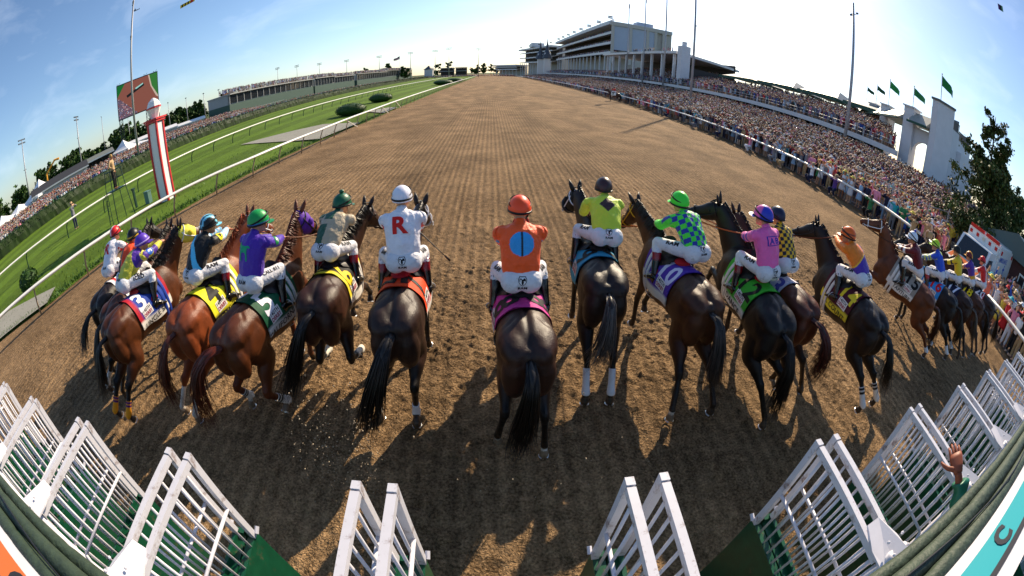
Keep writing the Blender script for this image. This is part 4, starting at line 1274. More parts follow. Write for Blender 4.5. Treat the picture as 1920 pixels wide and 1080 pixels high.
def horse(sp):
    x0, y0 = sp['at']
    hd = R(sp.get('heading', 0))             # clockwise from the track direction
    cs, sn = math.cos(hd), math.sin(hd)
    pit, rol, lift = R(sp.get('pitch', 4)), R(sp.get('roll', 0)), sp.get('lift', -.05)
    piv = np.array((0, .28, 1.15))
    Rx = np.array([[1, 0, 0], [0, math.cos(pit), -math.sin(pit)], [0, math.sin(pit), math.cos(pit)]])
    Ry = np.array([[math.cos(rol), 0, math.sin(rol)], [0, 1, 0], [-math.sin(rol), 0, math.cos(rol)]])
    Bm = np.eye(4)
    Bm[:3, :3] = Rx @ Ry
    Bm[:3, 3] = piv - Bm[:3, :3] @ piv + (0, 0, lift)
    def B(p):
        return np.asarray(p, float) @ Bm[:3, :3].T + Bm[:3, 3]
    def loc(w):                              # world ground point -> horse space
        dx, dy = w[0] - x0, w[1] - y0
        return np.array((dx * cs - dy * sn, dx * sn + dy * cs, w[2] if len(w) > 2 else 0.0))
    coat, point = (srgb(c) for c in COATS[sp['coat']])
    if 'coat_rgb' in sp:
        coat = srgb(sp['coat_rgb'])
    coat = coat * (1.0 if sp['coat'] == 'black' else 1.12) + np.array((.003, .0005, 0))
    mb = MB()
    ph = np.linspace(0, 2 * math.pi, 28, endpoint=False)
    ys = np.linspace(-.055, 1.755, 34)
    P = np.array([trunk(np.full(28, y), ph) for y in ys])
    mb.M = Bm
    mb.grid(P, None, True, True)
    for s in (-1, 1):                        # croup, ham, shoulder and chest muscle
        mb.ell((s * .122, .24, 1.395), (.165, .30, .165))
        mb.ell((s * .128, .05, 1.16), (.135, .155, .29))
        mb.ell((s * .150, 1.46, 1.18), (.085, .17, .28))
        mb.ell((s * .09, 1.66, 1.06), (.10, .12, .16))
    mb.ell((0, .10, 1.42), (.055, .14, .09))
    # neck and head
    ny, npi = R(sp.get('neck_yaw', 0)), R(sp.get('neck_pitch', 42) - 9)
    nb = np.array((0, 1.50, 1.33))
    nd = np.array((-math.sin(ny) * math.cos(npi), math.cos(ny) * math.cos(npi), math.sin(npi)))
    nd0 = nrm((0, .8, .55))
    poll = nb + nd * .82
    npts = np.array([nb - nd0 * .12, nb + nd0 * .12 * 1, nb + nd * .40 + nd0 * .06, nb + nd * .64 + np.array((0, 0, .02)), poll])
    nc = path(npts, 14)
    tt = np.linspace(0, 1, 14)
    nr = np.stack([np.interp(tt, [0, .3, .6, .85, 1], [.19, .135, .095, .078, .075]), np.interp(tt, [0, .3, .6, .85, 1], [.33, .26, .185, .145, .12])], 1)
    sideN = np.array((math.cos(ny), math.sin(ny), 0))
    mb.tube(nc, nr, 18, ref=sideN)
    hp, hy = R(sp.get('head_pitch', -42)), ny + R(sp.get('head_yaw', 0))
    hdv = np.array((-math.sin(hy) * math.cos(hp), math.cos(hy) * math.cos(hp), math.sin(hp)))
    sideH = np.array((math.cos(hy), math.sin(hy), 0))
    upH = np.cross(sideH, hdv)
    hs = poll - hdv * .07 + upH * .02
    ht = np.array([0, .1, .2, .32, .45, .56, .62, .64])
    hw = np.array([.07, .095, .105, .09, .066, .06, .058, .035])
    hh = np.array([.09, .135, .145, .12, .088, .078, .072, .04])
    hcn = np.array([hs + hdv * t - upH * (.045 + .02 * (t < .35)) for t in ht])
    hcn2 = path(hcn, 20)
    tq = np.linspace(0, .64, 20)
    mb.tube(hcn2, np.stack([np.interp(tq, ht, hw), np.interp(tq, ht, hh)], 1), 16, ref=sideH)
    mb.ell(hcn[2] - upH * .05, (.075, .11, .075), np.stack([sideH, hdv, upH], 1))       # jowl
    mb.ell(hcn[6] + hdv * -.01, (.058, .05, .062), np.stack([sideH, hdv, upH], 1))
    mb.M = None
    # legs
    segs = []                                 # (a, b, kind, leg index, radius)
    hoofs, wraps = [], []
    hind = sp.get('hind') or [None, None]
    for i, s in enumerate((-1, 1)):
        hip = B((s * .145, .27, 1.20))
        tg = hind[i]
        if tg is None:
            tg = (None, None, 0.0, -25)
            H = np.array((s * .15, -.02 + .12 * s, 0.0))
        else:
            H = loc(tg)
        pa = R(tg[3] if len(tg) > 3 else -25)
        H = H + (0, 0, .0)
        F = H + .155 * np.array((0, math.sin(pa), math.cos(pa)))
        fy = np.clip((H[1] - hip[1]) / .7, -1, 1)
        st = hip + .36 * nrm((s * .05, .50 + .35 * fy + .30 * min(fy + .3, 0), -.84))
        J, F2 = ik2(st, F, .47, .43, (0, -1, .1))
        H = H + (F2 - F)
        F = F2
        mb.tube(path([B((s * .12, .20, 1.34)), hip, lerp(hip, st, .6), st], 8), np.stack([np.linspace(.135, .118, 8), np.linspace(.25, .155, 8)], 1), 14, ref=(1, 0, 0))
        g = path([st + (hip - st) * .15, st, lerp(st, J, .35) + np.array((0, -.015, 0)), lerp(st, J, .75), J, lerp(J, F, .12)], 14)
        q = np.linspace(0, 1, 14)
        mb.tube(g, np.stack([np.interp(q, [0, .2, .45, .75, .9, 1], [.115, .115, .094, .056, .056, .046]), np.interp(q, [0, .2, .45, .75, .9, 1], [.16, .155, .125, .074, .074, .060])], 1), 12, ref=(1, 0, 0))
        mb.ell(J + np.array((0, -.025, .035)), (.036, .034, .06))
        segs += [(B((s * .12, .20, 1.34)), st, 'body', i, .2), (st, J, 'gaskin', i, .09)]
        _lower(mb, segs, hoofs, J, F, H, i, s)
    fr = sp.get('front') or [(0, 1.50, 0, -22), (0, 1.42, 0, -22)]
    for i, s in enumerate((-1, 1)):
        sh, el = B((s * .13, 1.60, 1.15)), B((s * .155, 1.40, .92))
        tg = fr[i]
        H = np.array((tg[0] + s * .14, tg[1], tg[2]))
        pa = R(tg[3])
        F = H + .145 * np.array((0, math.sin(pa), math.cos(pa)))
        J, F2 = ik2(el, F, .43, .34, (0, 1, .05))
        H, F = H + (F2 - F), F2
        mb.tube([sh, lerp(sh, el, .6), el], np.array([(.07, .12), (.085, .13), (.075, .10)]), 12, ref=(1, 0, 0))
        g = path([el + (sh - el) * .1, el, lerp(el, J, .4), lerp(el, J, .85), J, lerp(J, F, .12)], 12)
        q = np.linspace(0, 1, 12)
        mb.tube(g, np.stack([np.interp(q, [0, .15, .45, .75, .9, 1], [.075, .075, .058, .043, .05, .036]), np.interp(q, [0, .15, .45, .75, .9, 1], [.10, .10, .075, .05, .056, .042])], 1), 12, ref=(1, 0, 0))
        segs += [(sh, el, 'body', 2 + i, .12), (el, J, 'gaskin', 2 + i, .08)]
        _lower(mb, segs, hoofs, J, F, H, 2 + i, s)
    v, f = remesh(mb, .0155, 12, .5)
    # muscle lines pressed into the skin
    Bi0 = np.linalg.inv(Bm)
    vq = v @ Bi0[:3, :3].T + Bi0[:3, 3]
    fa = np.array([q_[:3] for q_ in f])
    fn = np.cross(v[fa[:, 1]] - v[fa[:, 0]], v[fa[:, 2]] - v[fa[:, 0]])
    vn = np.zeros_like(v)
    for k_ in range(3):
        np.add.at(vn, fa[:, k_], fn)
    vn /= np.maximum(np.linalg.norm(vn, axis=1, keepdims=True), 1e-12)
    push = np.zeros(len(v))
    def groove(pts, w, dep):
        pts = path(pts, 14)
        dmin = np.full(len(v), 9.0)
        for a_, b_ in zip(pts[:-1], pts[1:]):
            dmin = np.minimum(dmin, seg_d(vq, a_, b_)[0])
        push[:] -= dep * np.exp(-(dmin / w) ** 2)
    groove([(0, .62, 1.55), (0, .40, 1.59), (0, .18, 1.57), (0, .02, 1.45)], .034, .020)
    for s in (-1, 1):
        groove([(s * .10, .42, 1.60), (s * .20, .30, 1.50), (s * .24, .20, 1.36), (s * .225, .14, 1.15), (s * .20, .12, .96)], .026, .013)
        groove([(s * .06, .02, 1.40), (s * .13, -.04, 1.25), (s * .16, -.04, 1.02), (s * .15, .02, .86)], .024, .011)
        groove([(s * .27, .46, 1.40), (s * .26, .50, 1.15), (s * .23, .46, .98)], .030, .012)
        groove([(s * .27, .60, 1.30), (s * .29, .85, 1.0), (s * .27, 1.15, .88)], .04, .010)
        groove([(s * .20, 1.22, 1.45), (s * .25, 1.30, 1.2), (s * .22, 1.28, 1.0)], .030, .012)
    r1 = np.random.default_rng(sp['seed'] + 9)
    lump = sum(np.sin(vq @ (nrm(r1.normal(0, 1, 3)) * r1.uniform(14, 34)) + r1.uniform(0, 6)) for _ in range(8))
    v = v + vn * (push + lump * .0013)[:, None]
    # coat colours: which limb each point belongs to
    best = np.full(len(v), 9e9)
    c = np.tile(coat, (len(v), 1))
    Bi = np.linalg.inv(Bm)
    vb = v @ Bi[:3, :3].T + Bi[:3, 3]
    dark = sp.get('dark', .35)                # legs, flanks and face darken on a bay
    under = np.clip((1.25 - vb[:, 2]) / .5, 0, 1) * 0.0
    c = c * (1 - under[:, None]) + point * under[:, None]
    # spine stripe
    sp_w = np.exp(-(vb[:, 0] / .07) ** 2) * (vb[:, 2] > 1.38) * (vb[:, 1] < 1.6) * .6 * dark / .35
    c = c * (1 - sp_w[:, None]) + point * sp_w[:, None]
    near = np.full(len(v), 9e9)
    dt, _ = seg_d(v, B((0, .1, 1.25)), B((0, 1.5, 1.2)))
    near = np.minimum(near, dt - .26)
    dn, tn = seg_d(v, B(nb), B(poll))
    isn = dn - .14 < near
    near = np.minimum(near, dn - .14)
    socks = sp.get('socks', (0, 0, 0, 0))
    hoof_c, sock_c = srgb('#2b2420'), srgb('#d9d4cc')
    for a, b, kind, li, rr in segs:
        d, t = seg_d(v, a, b)
        m = (d - rr) < near
        near = np.where(m, d - rr, near)
        if kind == 'body':
            continue
        if kind == 'gaskin':
            k = np.clip((t - .25) / .6, 0, 1) * sp.get('points', 1.0)
            cc = coat * (1 - k[:, None]) + point * k[:, None]
        elif kind == 'cannon':
            cc = np.tile(lerp(coat, point, sp.get('points', 1.0)), (len(v), 1))
            cc = np.where(((1 - t) * .43 + .16 < socks[li])[:, None], sock_c, cc)
        elif kind == 'pastern':
            cc = np.tile(lerp(coat, point, sp.get('points', 1.0)), (len(v), 1))
            cc = np.where(((1 - t) * .15 < socks[li])[:, None], sock_c, cc)
        else:
            cc = np.tile(lerp(hoof_c, srgb('#8a7a68'), .8 if socks[li] else 0), (len(v), 1))
        c = np.where(m[:, None], cc, c)
    hb = B(hcn[0]), B(hcn[-1])
    d, t = seg_d(v, *hb)
    m = (d < .2) & (d - .1 < near + .04)
    mz = np.clip((t - .7) / .3, 0, 1)[:, None] * .8
    c = np.where(m[:, None], c * (1 - mz) + point * mz, c)
    if sp.get('blaze'):
        vh = (vb - hcn[0])
        on = m & (np.abs(vh @ sideH) < .032) & (((vb - hcn[3]) @ upH) > -.02) & (t > .1)
        c = np.where(on[:, None], sock_c, c)
    dirt_c = srgb('#6e5236')
    dn_ = np.clip((.42 - v[:, 2]) / .34, 0, 1) * (.5 + .5 * np.sin(v @ np.array((61., 47., 53.))) * np.sin(v @ np.array((-39., 71., 29.)))) * .55
    c = c * (1 - dn_[:, None]) + dirt_c * dn_[:, None]
    body = MB()
    body.add(v, f, c)
    body.M = Bm
    for s in (-1, 1):                         # ears, eyes
        e0 = hs + sideH * s * .055 + upH * .05 + hdv * .03
        ed = nrm(upH * 1.0 + sideH * s * .25 - hdv * sp.get('ears', .2))
        body.tube([e0 - ed * .03, e0 + ed * .05, e0 + ed * .10, e0 + ed * .165], np.array([(.03, .022), (.038, .024), (.03, .018), (.003, .003)]), 8, ref=sideH, col=lerp(coat, point, .75))
        body.ell(hcn[2] + sideH * s * .092 + upH * .035 + hdv * -.01, (.018, .022, .02), np.stack([sideH, hdv, upH], 1), 8, 6, col=(.006, .005, .005))
    h = body.build('horse', m_coat, None, True)
    h.location = (x0, y0, 0)
    h.rotation_euler = (0, 0, -hd)
    tag(h, sp['label'], 'horse', 'racehorses leaving the gate' if not sp.get('pony') else None)
    # horseshoes and leg wraps
    for li, (Hc, ax, fw, sd) in enumerate(hoofs):
        q = MB()
        a = np.linspace(R(35), R(325), 14)
        pts = [Hc - ax * .006 + sd * math.sin(t) * .052 - fw * math.cos(t) * .056 for t in a]
        q.tube(pts, .0085, 5, ref=ax)
        q.build('horseshoe', m_steel, h)
    wr = sp.get('wraps')
    if wr:
        for a, b, kind, li, rr in segs:
            if kind != 'cannon' or wr[li] is None:
                continue
            spec = wr[li]
            colr, lo, hi = srgb(spec[0]), spec[1], spec[2]
            q = MB()
            n = 18
            t = np.linspace(lo, hi, n)
            nxt = [g for g in segs if g[2] == 'pastern' and g[3] == li][0]
            ctr = np.array([a + (b - a) * k if k <= 1 else b + (nxt[1] - nxt[0]) * (k - 1) * 2 for k in t])
            rad = np.interp(t, [lo, .75, 1.0, 1.15], [.044, .044, .056, .05]) + .004
            cols = np.tile(colr, (n, 1))
            if len(spec) > 3:
                cols[1:3] = srgb(spec[3])
                cols[4:6] = srgb(spec[3])
            q.tube(ctr, np.stack([rad * .92, rad * 1.1], 1), 12, ref=(1, 0, 0), col=cols)
            q.build('leg_wrap', m_cloth, h, True)
    # tail and mane from fine strands
    tl = MB()
    tb = B((0, -.045, 1.385))
    tv = [np.asarray(p, float) for p in sp.get('tail', [(0, -.10, -.02), (0, -.17, -.25), (0, -.16, -.6), (.02, -.12, -.95)])]
    spine = path([tb + np.array((0, .07, .02)), tb] + [tb + p for p in tv], 14)
    r2 = np.random.default_rng(sp['seed'])
    tcol = srgb(sp.get('tail_rgb', '#130e0c'))
    s_ = np.linspace(0, 1, 14)
    env = np.interp(s_, [0, .12, .3, .6, .85, 1], [.034, .046, .070, .100, .095, .06]) * sp.get('tail_w', 1.0)
    tl.tube(spine[:9], np.interp(s_[:9], [0, .2, .6], [.036, .034, .008]), 7, col=tcol)
    for k in range(300):
        a, rr = r2.uniform(0, 2 * math.pi), math.sqrt(r2.uniform(0, 1))
        l = r2.uniform(.50, 1.08) if k % 5 else r2.uniform(.9, 1.15)
        l = min(l, 1.0)
        wv = r2.normal(0, .020, 3)
        m_ = max(5, int(14 * l))
        pp = spine[:m_] + np.outer(env[:m_] * rr * math.cos(a), (1, 0, 0)) + np.outer(env[:m_] * rr * math.sin(a), (0, .8, .45))
        pp = pp + np.outer(s_[:m_] ** 2, wv * 3.2) + np.outer(np.sin(s_[:m_] * 6 + a) * s_[:m_], r2.normal(0, .010, 3))
        w0 = r2.uniform(.0035, .0075)
        cc = tcol * r2.uniform(.6, 1.7) + (srgb(sp['tail_tip']) * r2.uniform(0, .8) if 'tail_tip' in sp else 0)
        tl.tube(pp, np.interp(np.linspace(0, 1, m_), [0, .5, 1], [w0, w0, .001]), 3, caps=False, col=cc)
    tl.build('tail', m_hair, h, True)
    mn = MB()
    mn.M = Bm
    mcol = srgb(sp.get('mane_rgb', sp.get('tail_rgb', '#130e0c')))
    dside = sp.get('mane_side', 1)
    for k in range(110):
        t = r2.uniform(.22, 1.0)
        i = t * 13
        j = min(int(i), 12)
        pc = lerp(nc[j], nc[j + 1], i - j)
        tn = nrm(nc[j + 1] - nc[j])
        up = np.cross(sideN, tn)
        top = pc + up * (np.interp(t, tt, nr[:, 1]) + .004)
        w = np.interp(t, tt, nr[:, 0])
        ln = r2.uniform(.06, .16)
        fly = sp.get('mane_fly', .0)
        p1 = top + up * (.035 + fly * .05) + sideN * dside * .03 + tn * r2.normal(0, .02)
        p2 = top - up * (ln - fly * .14) + sideN * dside * (w * .85 + .02) + tn * r2.normal(-.02, .03) - nd * fly * .06
        mn.tube(path([top - up * .02, p1, p2], 5), [.008, .009, .008, .006, .001], 3, caps=False, col=mcol * r2.uniform(.7, 1.5))
    for k in range(14):
        mn.tube(path([hs + upH * .07 + sideH * r2.normal(0, .02), hs + upH * .10 + hdv * .06, hs + hdv * r2.uniform(.14, .2) + upH * .075 + sideH * r2.normal(0, .03)], 4), [.008, .009, .007, .001], 3, caps=False, col=mcol)
    mn.build('mane', m_hair, h, True)
    # bridle
    bc = srgb(sp.get('bridle', '#1a1210'))
    br = MB()
    br.M = Bm
    A3 = lambda k: (hcn[k], hdv, hw[k], hh[k])
    for k, gr in ((1, .010), (4, .011)):
        ctr, ax, w, hh_ = A3(k)
        ring_on(br, ctr, ax, w + .012, hh_ + .012, gr, bc, sideH)
    for s in (-1, 1):
        br.tube(path([hcn[0] + upH * .085 + sideH * s * .03, hcn[1] + sideH * s * (hw[1] + .012), hcn[3] + sideH * s * (hw[3] + .012) - upH * .02, hcn[5] + sideH * s * (hw[5] + .014) - upH * .03], 10), .0095, 5, col=bc)
        br.tube([hcn[1] + sideH * s * (hw[1] + .01) + upH * .05, hcn[1] + upH * (hh[1] + .01)], .010, 5, col=bc)
        ring_on(br, hcn[5] + sideH * s * (hw[5] + .018) - upH * .035, sideH, .03, .03, .006, (.6, .6, .6), hdv, 12)
    if sp.get('sheepskin'):
        ring_on(br, hcn[4] + hdv * .0, hdv, hw[4] + .025, hh[4] + .025, .034, srgb(sp['sheepskin']), sideH, 20, 7)
    bo = br.build('bridle', m_leather, h, True)
    bits = [B(hcn[5] + sideH * s * (hw[5] + .02) - upH * .035) for s in (-1, 1)]
    if sp.get('hood'):
        hc = srgb(sp['hood'])
        q = MB()
        q.M = Bm
        hi = np.linspace(0, .36, 10)
        pc = np.array([crom(ht, hcn, [t])[0] for t in hi])
        q.tube(pc, np.stack([np.interp(hi, ht, hw) + .010, np.interp(hi, ht, hh) + .010], 1), 16, ref=sideH, col=hc)
        for s in (-1, 1):
            q.ell(hcn[2] + sideH * s * .115 + upH * .035 + hdv * .03, (.03, .05, .05), np.stack([sideH, hdv, upH], 1), 10, 7, col=srgb(sp.get('cups', sp['hood'])))
        q.build('blinker_hood', m_cloth, h, True)
    # number cloth, girth, saddle
    cl = MB()
    cl.M = Bm
    yb, yf = .54, 1.34
    hang = sp.get('hang', 1.95)
    ph = np.linspace(-hang, hang, 41)
    ys = np.linspace(yb, yf, 15)
    flare = lambda y: .017 + .010 * np.abs(np.sin(y * 17))
    P = np.array([trunk(np.full(41, y), ph, .018 + .004 * np.sin(ph * 9 + y * 8)) for y in ys])
    base = srgb(sp['cloth'])
    cc = np.tile(base, (15, 41, 1))
    if sp.get('edge'):
        cc[:2] = srgb(sp['edge'])
        cc[-2:] = srgb(sp['edge'])
    nstrip = sp.get('strip', '#e8e4dc')
    cc[:, :4] = srgb(nstrip)
    cc[:, -4:] = srgb(nstrip)
    cl.grid(P, cc)
    inner = np.array([trunk(np.full(41, y), ph, .006) for y in ys])
    cl.grid(inner[:, ::-1], cc[:, ::-1])
    clo = cl.build('saddle_cloth', m_cloth, h, True)
    tree = bvh(clo)
    ncol = srgb(sp['num_rgb'])
    def onflank(s, y, phi):
        p = trunk(np.array([y]), np.array([s * phi]))[0]
        p2 = trunk(np.array([y]), np.array([s * (phi - .08)]))[0]
        return B(p), Bm[:3, :3] @ np.array((0, s * 1.0, 0)), Bm[:3, :3] @ (p2 - p)
    for s in (-1, 1) if sp['num'] else ():
        o, ex, ey = onflank(s, sp.get('num_y', .73), sp.get('num_phi', .74))
        sz = .46 if len(sp['num']) == 1 else .40
        nb_ = MB()
        lay(nb_, tree, text_poly(sp['num'], bold=.028), o, ex, ey, sz, sz * .95, ncol, .006)
        nb_.build('number', m_print, clo)
    for s in (-1, 1) if sp['num'] else ():
        pr = MB()
        o, ex, ey = onflank(s, .76, 1.36)
        lay(pr, tree, poly_grid([(-.5, -.5), (.5, -.5), (.5, .5), (-.5, .5)], .3), o, ex, ey, .21, .15, srgb('#e9e6e2'), .005)
        lay(pr, tree, text_poly('140TH', bold=.02), o + ey / np.linalg.norm(ey) * .036, ex, ey, .062, .07, (.02, .02, .03), .007)
        lay(pr, tree, text_poly('DERBY', bold=.03), o - ey / np.linalg.norm(ey) * .030, ex, ey, .058, .07, srgb('#a3123a'), .007)
        o, ex, ey = onflank(s, 1.0, 1.08)
        lay(pr, tree, poly_grid([(math.cos(k / 14 * 6.2832) * .5, math.sin(k / 14 * 6.2832) * .5) for k in range(14)], .3), o, ex, ey, .15, .11, srgb('#b01522'), .005)
        if sp.get('cloth_name'):
            o, ex, ey = onflank(s, .86, hang - .20)
            lay(pr, tree, text_poly(sp['cloth_name'], bold=.012), o, ex, ey, .115, .12, (.02, .02, .02) if nstrip != '#17130f' else srgb('#e6dc4a'), .007)
        pr.build('badge', m_print, clo)
    gi = MB()
    gi.M = Bm
    ph = np.linspace(-math.pi, math.pi, 37)
    for y in (1.14, 1.24):
        gi.tube(trunk(np.full(37, y), ph, .024), np.array([(.032, .006)] * 37), 6, ref=(0, 1, 0), caps=False, col=srgb(sp.get('girth', '#d8d5d0')))
    gi.build('girth', m_cloth, h, True)
    sd = MB()
    sd.M = Bm
    g = []
    for y in np.linspace(.86, 1.28, 11):
        w = np.interp(y, [.86, .95, 1.1, 1.28], [.5, .8, 1.0, .7])
        k = np.linspace(-w, w, 13)
        up = np.interp(y, [.86, .92, 1.05, 1.2, 1.28], [.075, .07, .04, .06, .085]) * np.cos(k / w * 1.45)
        g.append(trunk(np.full(13, y), k, .026) + np.stack([0 * k, 0 * k, up], 1))
    sd.grid(g, srgb('#191312'))
    lo = [trunk(np.full(13, y), np.linspace(-np.interp(y, [.86, .95, 1.1, 1.28], [.5, .8, 1.0, .7]), np.interp(y, [.86, .95, 1.1, 1.28], [.5, .8, 1.0, .7]), 13), .02) for y in np.linspace(.86, 1.28, 11)]
    sd.grid(np.array(lo)[:, ::-1], srgb('#191312'))
    sdo = sd.build('saddle', m_leather, h, True)
    pd = MB()
    pd.M = Bm
    pd.ell(trunk(np.array([.84]), np.array([0.0]), .035)[0], (.115, .10, .045), None, 16, 8, col=srgb(sp.get('pad', '#191312')))
    pd.build('saddle_pad', m_cloth, h, True)
    return h, Bm, bits, sdo

def _lower(mb, segs, hoofs, J, F, H, li, s):
    """cannon, fetlock, pastern and hoof"""
    g = path([lerp(J, F, -.05), lerp(J, F, .3), lerp(J, F, .75), F], 9)
    mb.tube(g, np.array([(lerp(.042, .038, k), lerp(.052, .046, k)) for k in np.linspace(0, 1, 9)]), 10, ref=(1, 0, 0))
    mb.ell(F, (.048, .055, .056))
    ax = nrm(F - H)
    fw = nrm(np.array((0, 1, 0)) - ax * ax[1])
    if H[2] < .04:                          # a planted hoof sits flat
        ha, hf = np.array((0, 0, 1.0)), np.array((0, 1.0, 0))
    else:
        ha, hf = ax, fw
    top = H + ha * .072 - hf * .012
    mb.tube([F, lerp(F, top, .6), top], np.array([(.038, .04), (.036, .04), (.046, .05)]), 10, ref=(1, 0, 0))
    mb.tube([top + ha * .01, H + ha * .002], np.array([(.047, .052), (.060, .068)]), 12, ref=(1, 0, 0))
    segs += [(J, F, 'cannon', li, .045), (F, top, 'pastern', li, .045), (top, H, 'hoof', li, .055)]
    hoofs.append((H, ha, hf, nrm(np.cross(hf, ha))))
# ------------------------------------------------------------------ people: hands, riders
def hand_into(mb, wr, d, n, side, curl=.6, sc=1.0, col=None, thumb=.7):
    """palm, four unequal bent fingers and a thumb; d along the hand, n out of the back of the hand, side: +1 thumb towards d x n"""
    d, n = nrm(d), np.asarray(n, float)
    n = nrm(n - d * (n @ d))
    a = np.cross(d, n) * side
    wr = np.asarray(wr, float)
    mb.tube([wr - d * .01 * sc, wr + d * .03 * sc, wr + d * .07 * sc, wr + d * .095 * sc], np.array([(.026, .017), (.036, .016), (.041, .015), (.038, .012)]) * sc, 10, ref=a, col=col)
    for k, (o, l) in enumerate(((.028, .072), (.010, .082), (-.009, .077), (-.027, .060))):
        p = wr + d * (.088 - abs(o) * .12) * sc + a * o * sc
        ang, dirv = 0.0, d
        pts = [p - d * .012 * sc]
        sp = a * o * .9
        for j, fr in enumerate((.42, .32, .26)):
            ang += curl * (.9, 1.15, .8)[j]
            dirv = d * math.cos(ang) - n * math.sin(ang) + sp * (1 - curl) * 1.6
            pts.append(pts[-1] + nrm(dirv) * l * fr * sc)
        mb.tube(pts, np.array([.0098, .0092, .0084, .0055]) * sc, 7, col=col)
    t0 = wr + d * .022 * sc + a * .026 * sc
    td = nrm(d * (1 - .45 * thumb) + a * thumb)
    t1 = t0 + td * .036 * sc
    t2 = t1 + nrm(td * .8 + d * .35 - n * curl * .55) * .032 * sc
    t3 = t2 + nrm(td * .5 + d * .6 - n * curl * .9) * .026 * sc
    mb.tube([t0 - td * .012 * sc, t0, t1, t2, t3], np.array([.012, .015, .0125, .0105, .006]) * sc, 7, col=col)

def seg_color(v, chains, default):
    pass

def face_into(mb, hc, fw, up, sc=1.0, col=None):
    """head with brow, nose, mouth, chin, ears on centre hc facing fw"""
    fw, up = nrm(fw), np.asarray(up, float)
    up = nrm(up - fw * (up @ fw))
    sd = np.cross(fw, up)
    A = np.stack([sd, fw, up], 1)
    mb.ell(hc + up * .015 * sc, np.array((.074, .096, .108)) * sc, A, 16, 12, col)
    mb.ell(hc - up * .055 * sc + fw * .030 * sc, np.array((.054, .062, .062)) * sc, A, 14, 9, col)
    mb.ell(hc - up * .10 * sc + fw * .066 * sc, np.array((.024, .022, .020)) * sc, A, 8, 6, col)
    mb.tube([hc + fw * .088 * sc + up * .02 * sc, hc + fw * .112 * sc - up * .022 * sc, hc + fw * .092 * sc - up * .036 * sc], np.array([.010, .015, .008]) * sc, 6, col=col)
    for s in (-1, 1):
        mb.ell(hc + sd * s * .076 * sc - up * .008 * sc - fw * .008 * sc, np.array((.010, .020, .032)) * sc, A, 8, 6, col)
    return A

def eyes_into(mb, hc, A, sc=1.0):
    sd, fw, up = A[:, 0], A[:, 1], A[:, 2]
    for s in (-1, 1):
        mb.ell(hc + fw * .086 * sc + sd * s * .032 * sc + up * .010 * sc, np.array((.013, .008, .008)) * sc, A, 8, 6, col=(.75, .73, .70))
        mb.ell(hc + fw * .093 * sc + sd * s * .032 * sc + up * .010 * sc, np.array((.006, .004, .006)) * sc, A, 6, 5, col=(.03, .02, .015))
    mb.tube([hc + fw * .082 * sc + sd * k * .024 * sc - up * (.062 + .004 * k * k) * sc for k in (-1, 0, 1)], np.array([.004, .0055, .004]) * sc, 5, col=(.30, .09, .07))

RAM = [(-.36, .5), (.36, .5), (.5, .2), (.46, -.1), (.28, -.38), (0, -.55), (-.28, -.38), (-.46, -.1), (-.5, .2)]

def logo(mb, tree, o, ex, ey, s):
    """a shield with a horned head and the three letters under it"""
    ex, ey = nrm(ex), nrm(ey)
    k, w = (.012, .012, .014), (.74, .74, .76)
    lay(mb, tree, poly_grid(RAM, .35), o, ex, ey, s, s, k, .004)
    lay(mb, tree, poly_grid([(x * .84, y * .84) for x, y in RAM], .35), o, ex, ey, s, s, w, .0055)
    for sg in (-1, 1):
        a = np.linspace(-.6, 3.6, 9)
        ou = [(sg * (.20 + .17 * math.cos(t)), .10 + .22 * math.sin(t)) for t in a]
        inn = [(sg * (.20 + .08 * math.cos(t)), .10 + .12 * math.sin(t)) for t in a]
        pl = ou + inn[::-1]
        lay(mb, tree, poly_grid(pl if sg > 0 else pl[::-1], .4), o, ex, ey, s, s, k, .007)
    lay(mb, tree, poly_grid([(-.09, .2), (-.13, -.1), (-.06, -.38), (.06, -.38), (.13, -.1), (.09, .2)], .4), o, ex, ey, s, s, k, .007)
    lay(mb, tree, text_poly('RAM', bold=.04), o - ey * s * .80, ex, ey, s * .52, s * .40, k, .005)

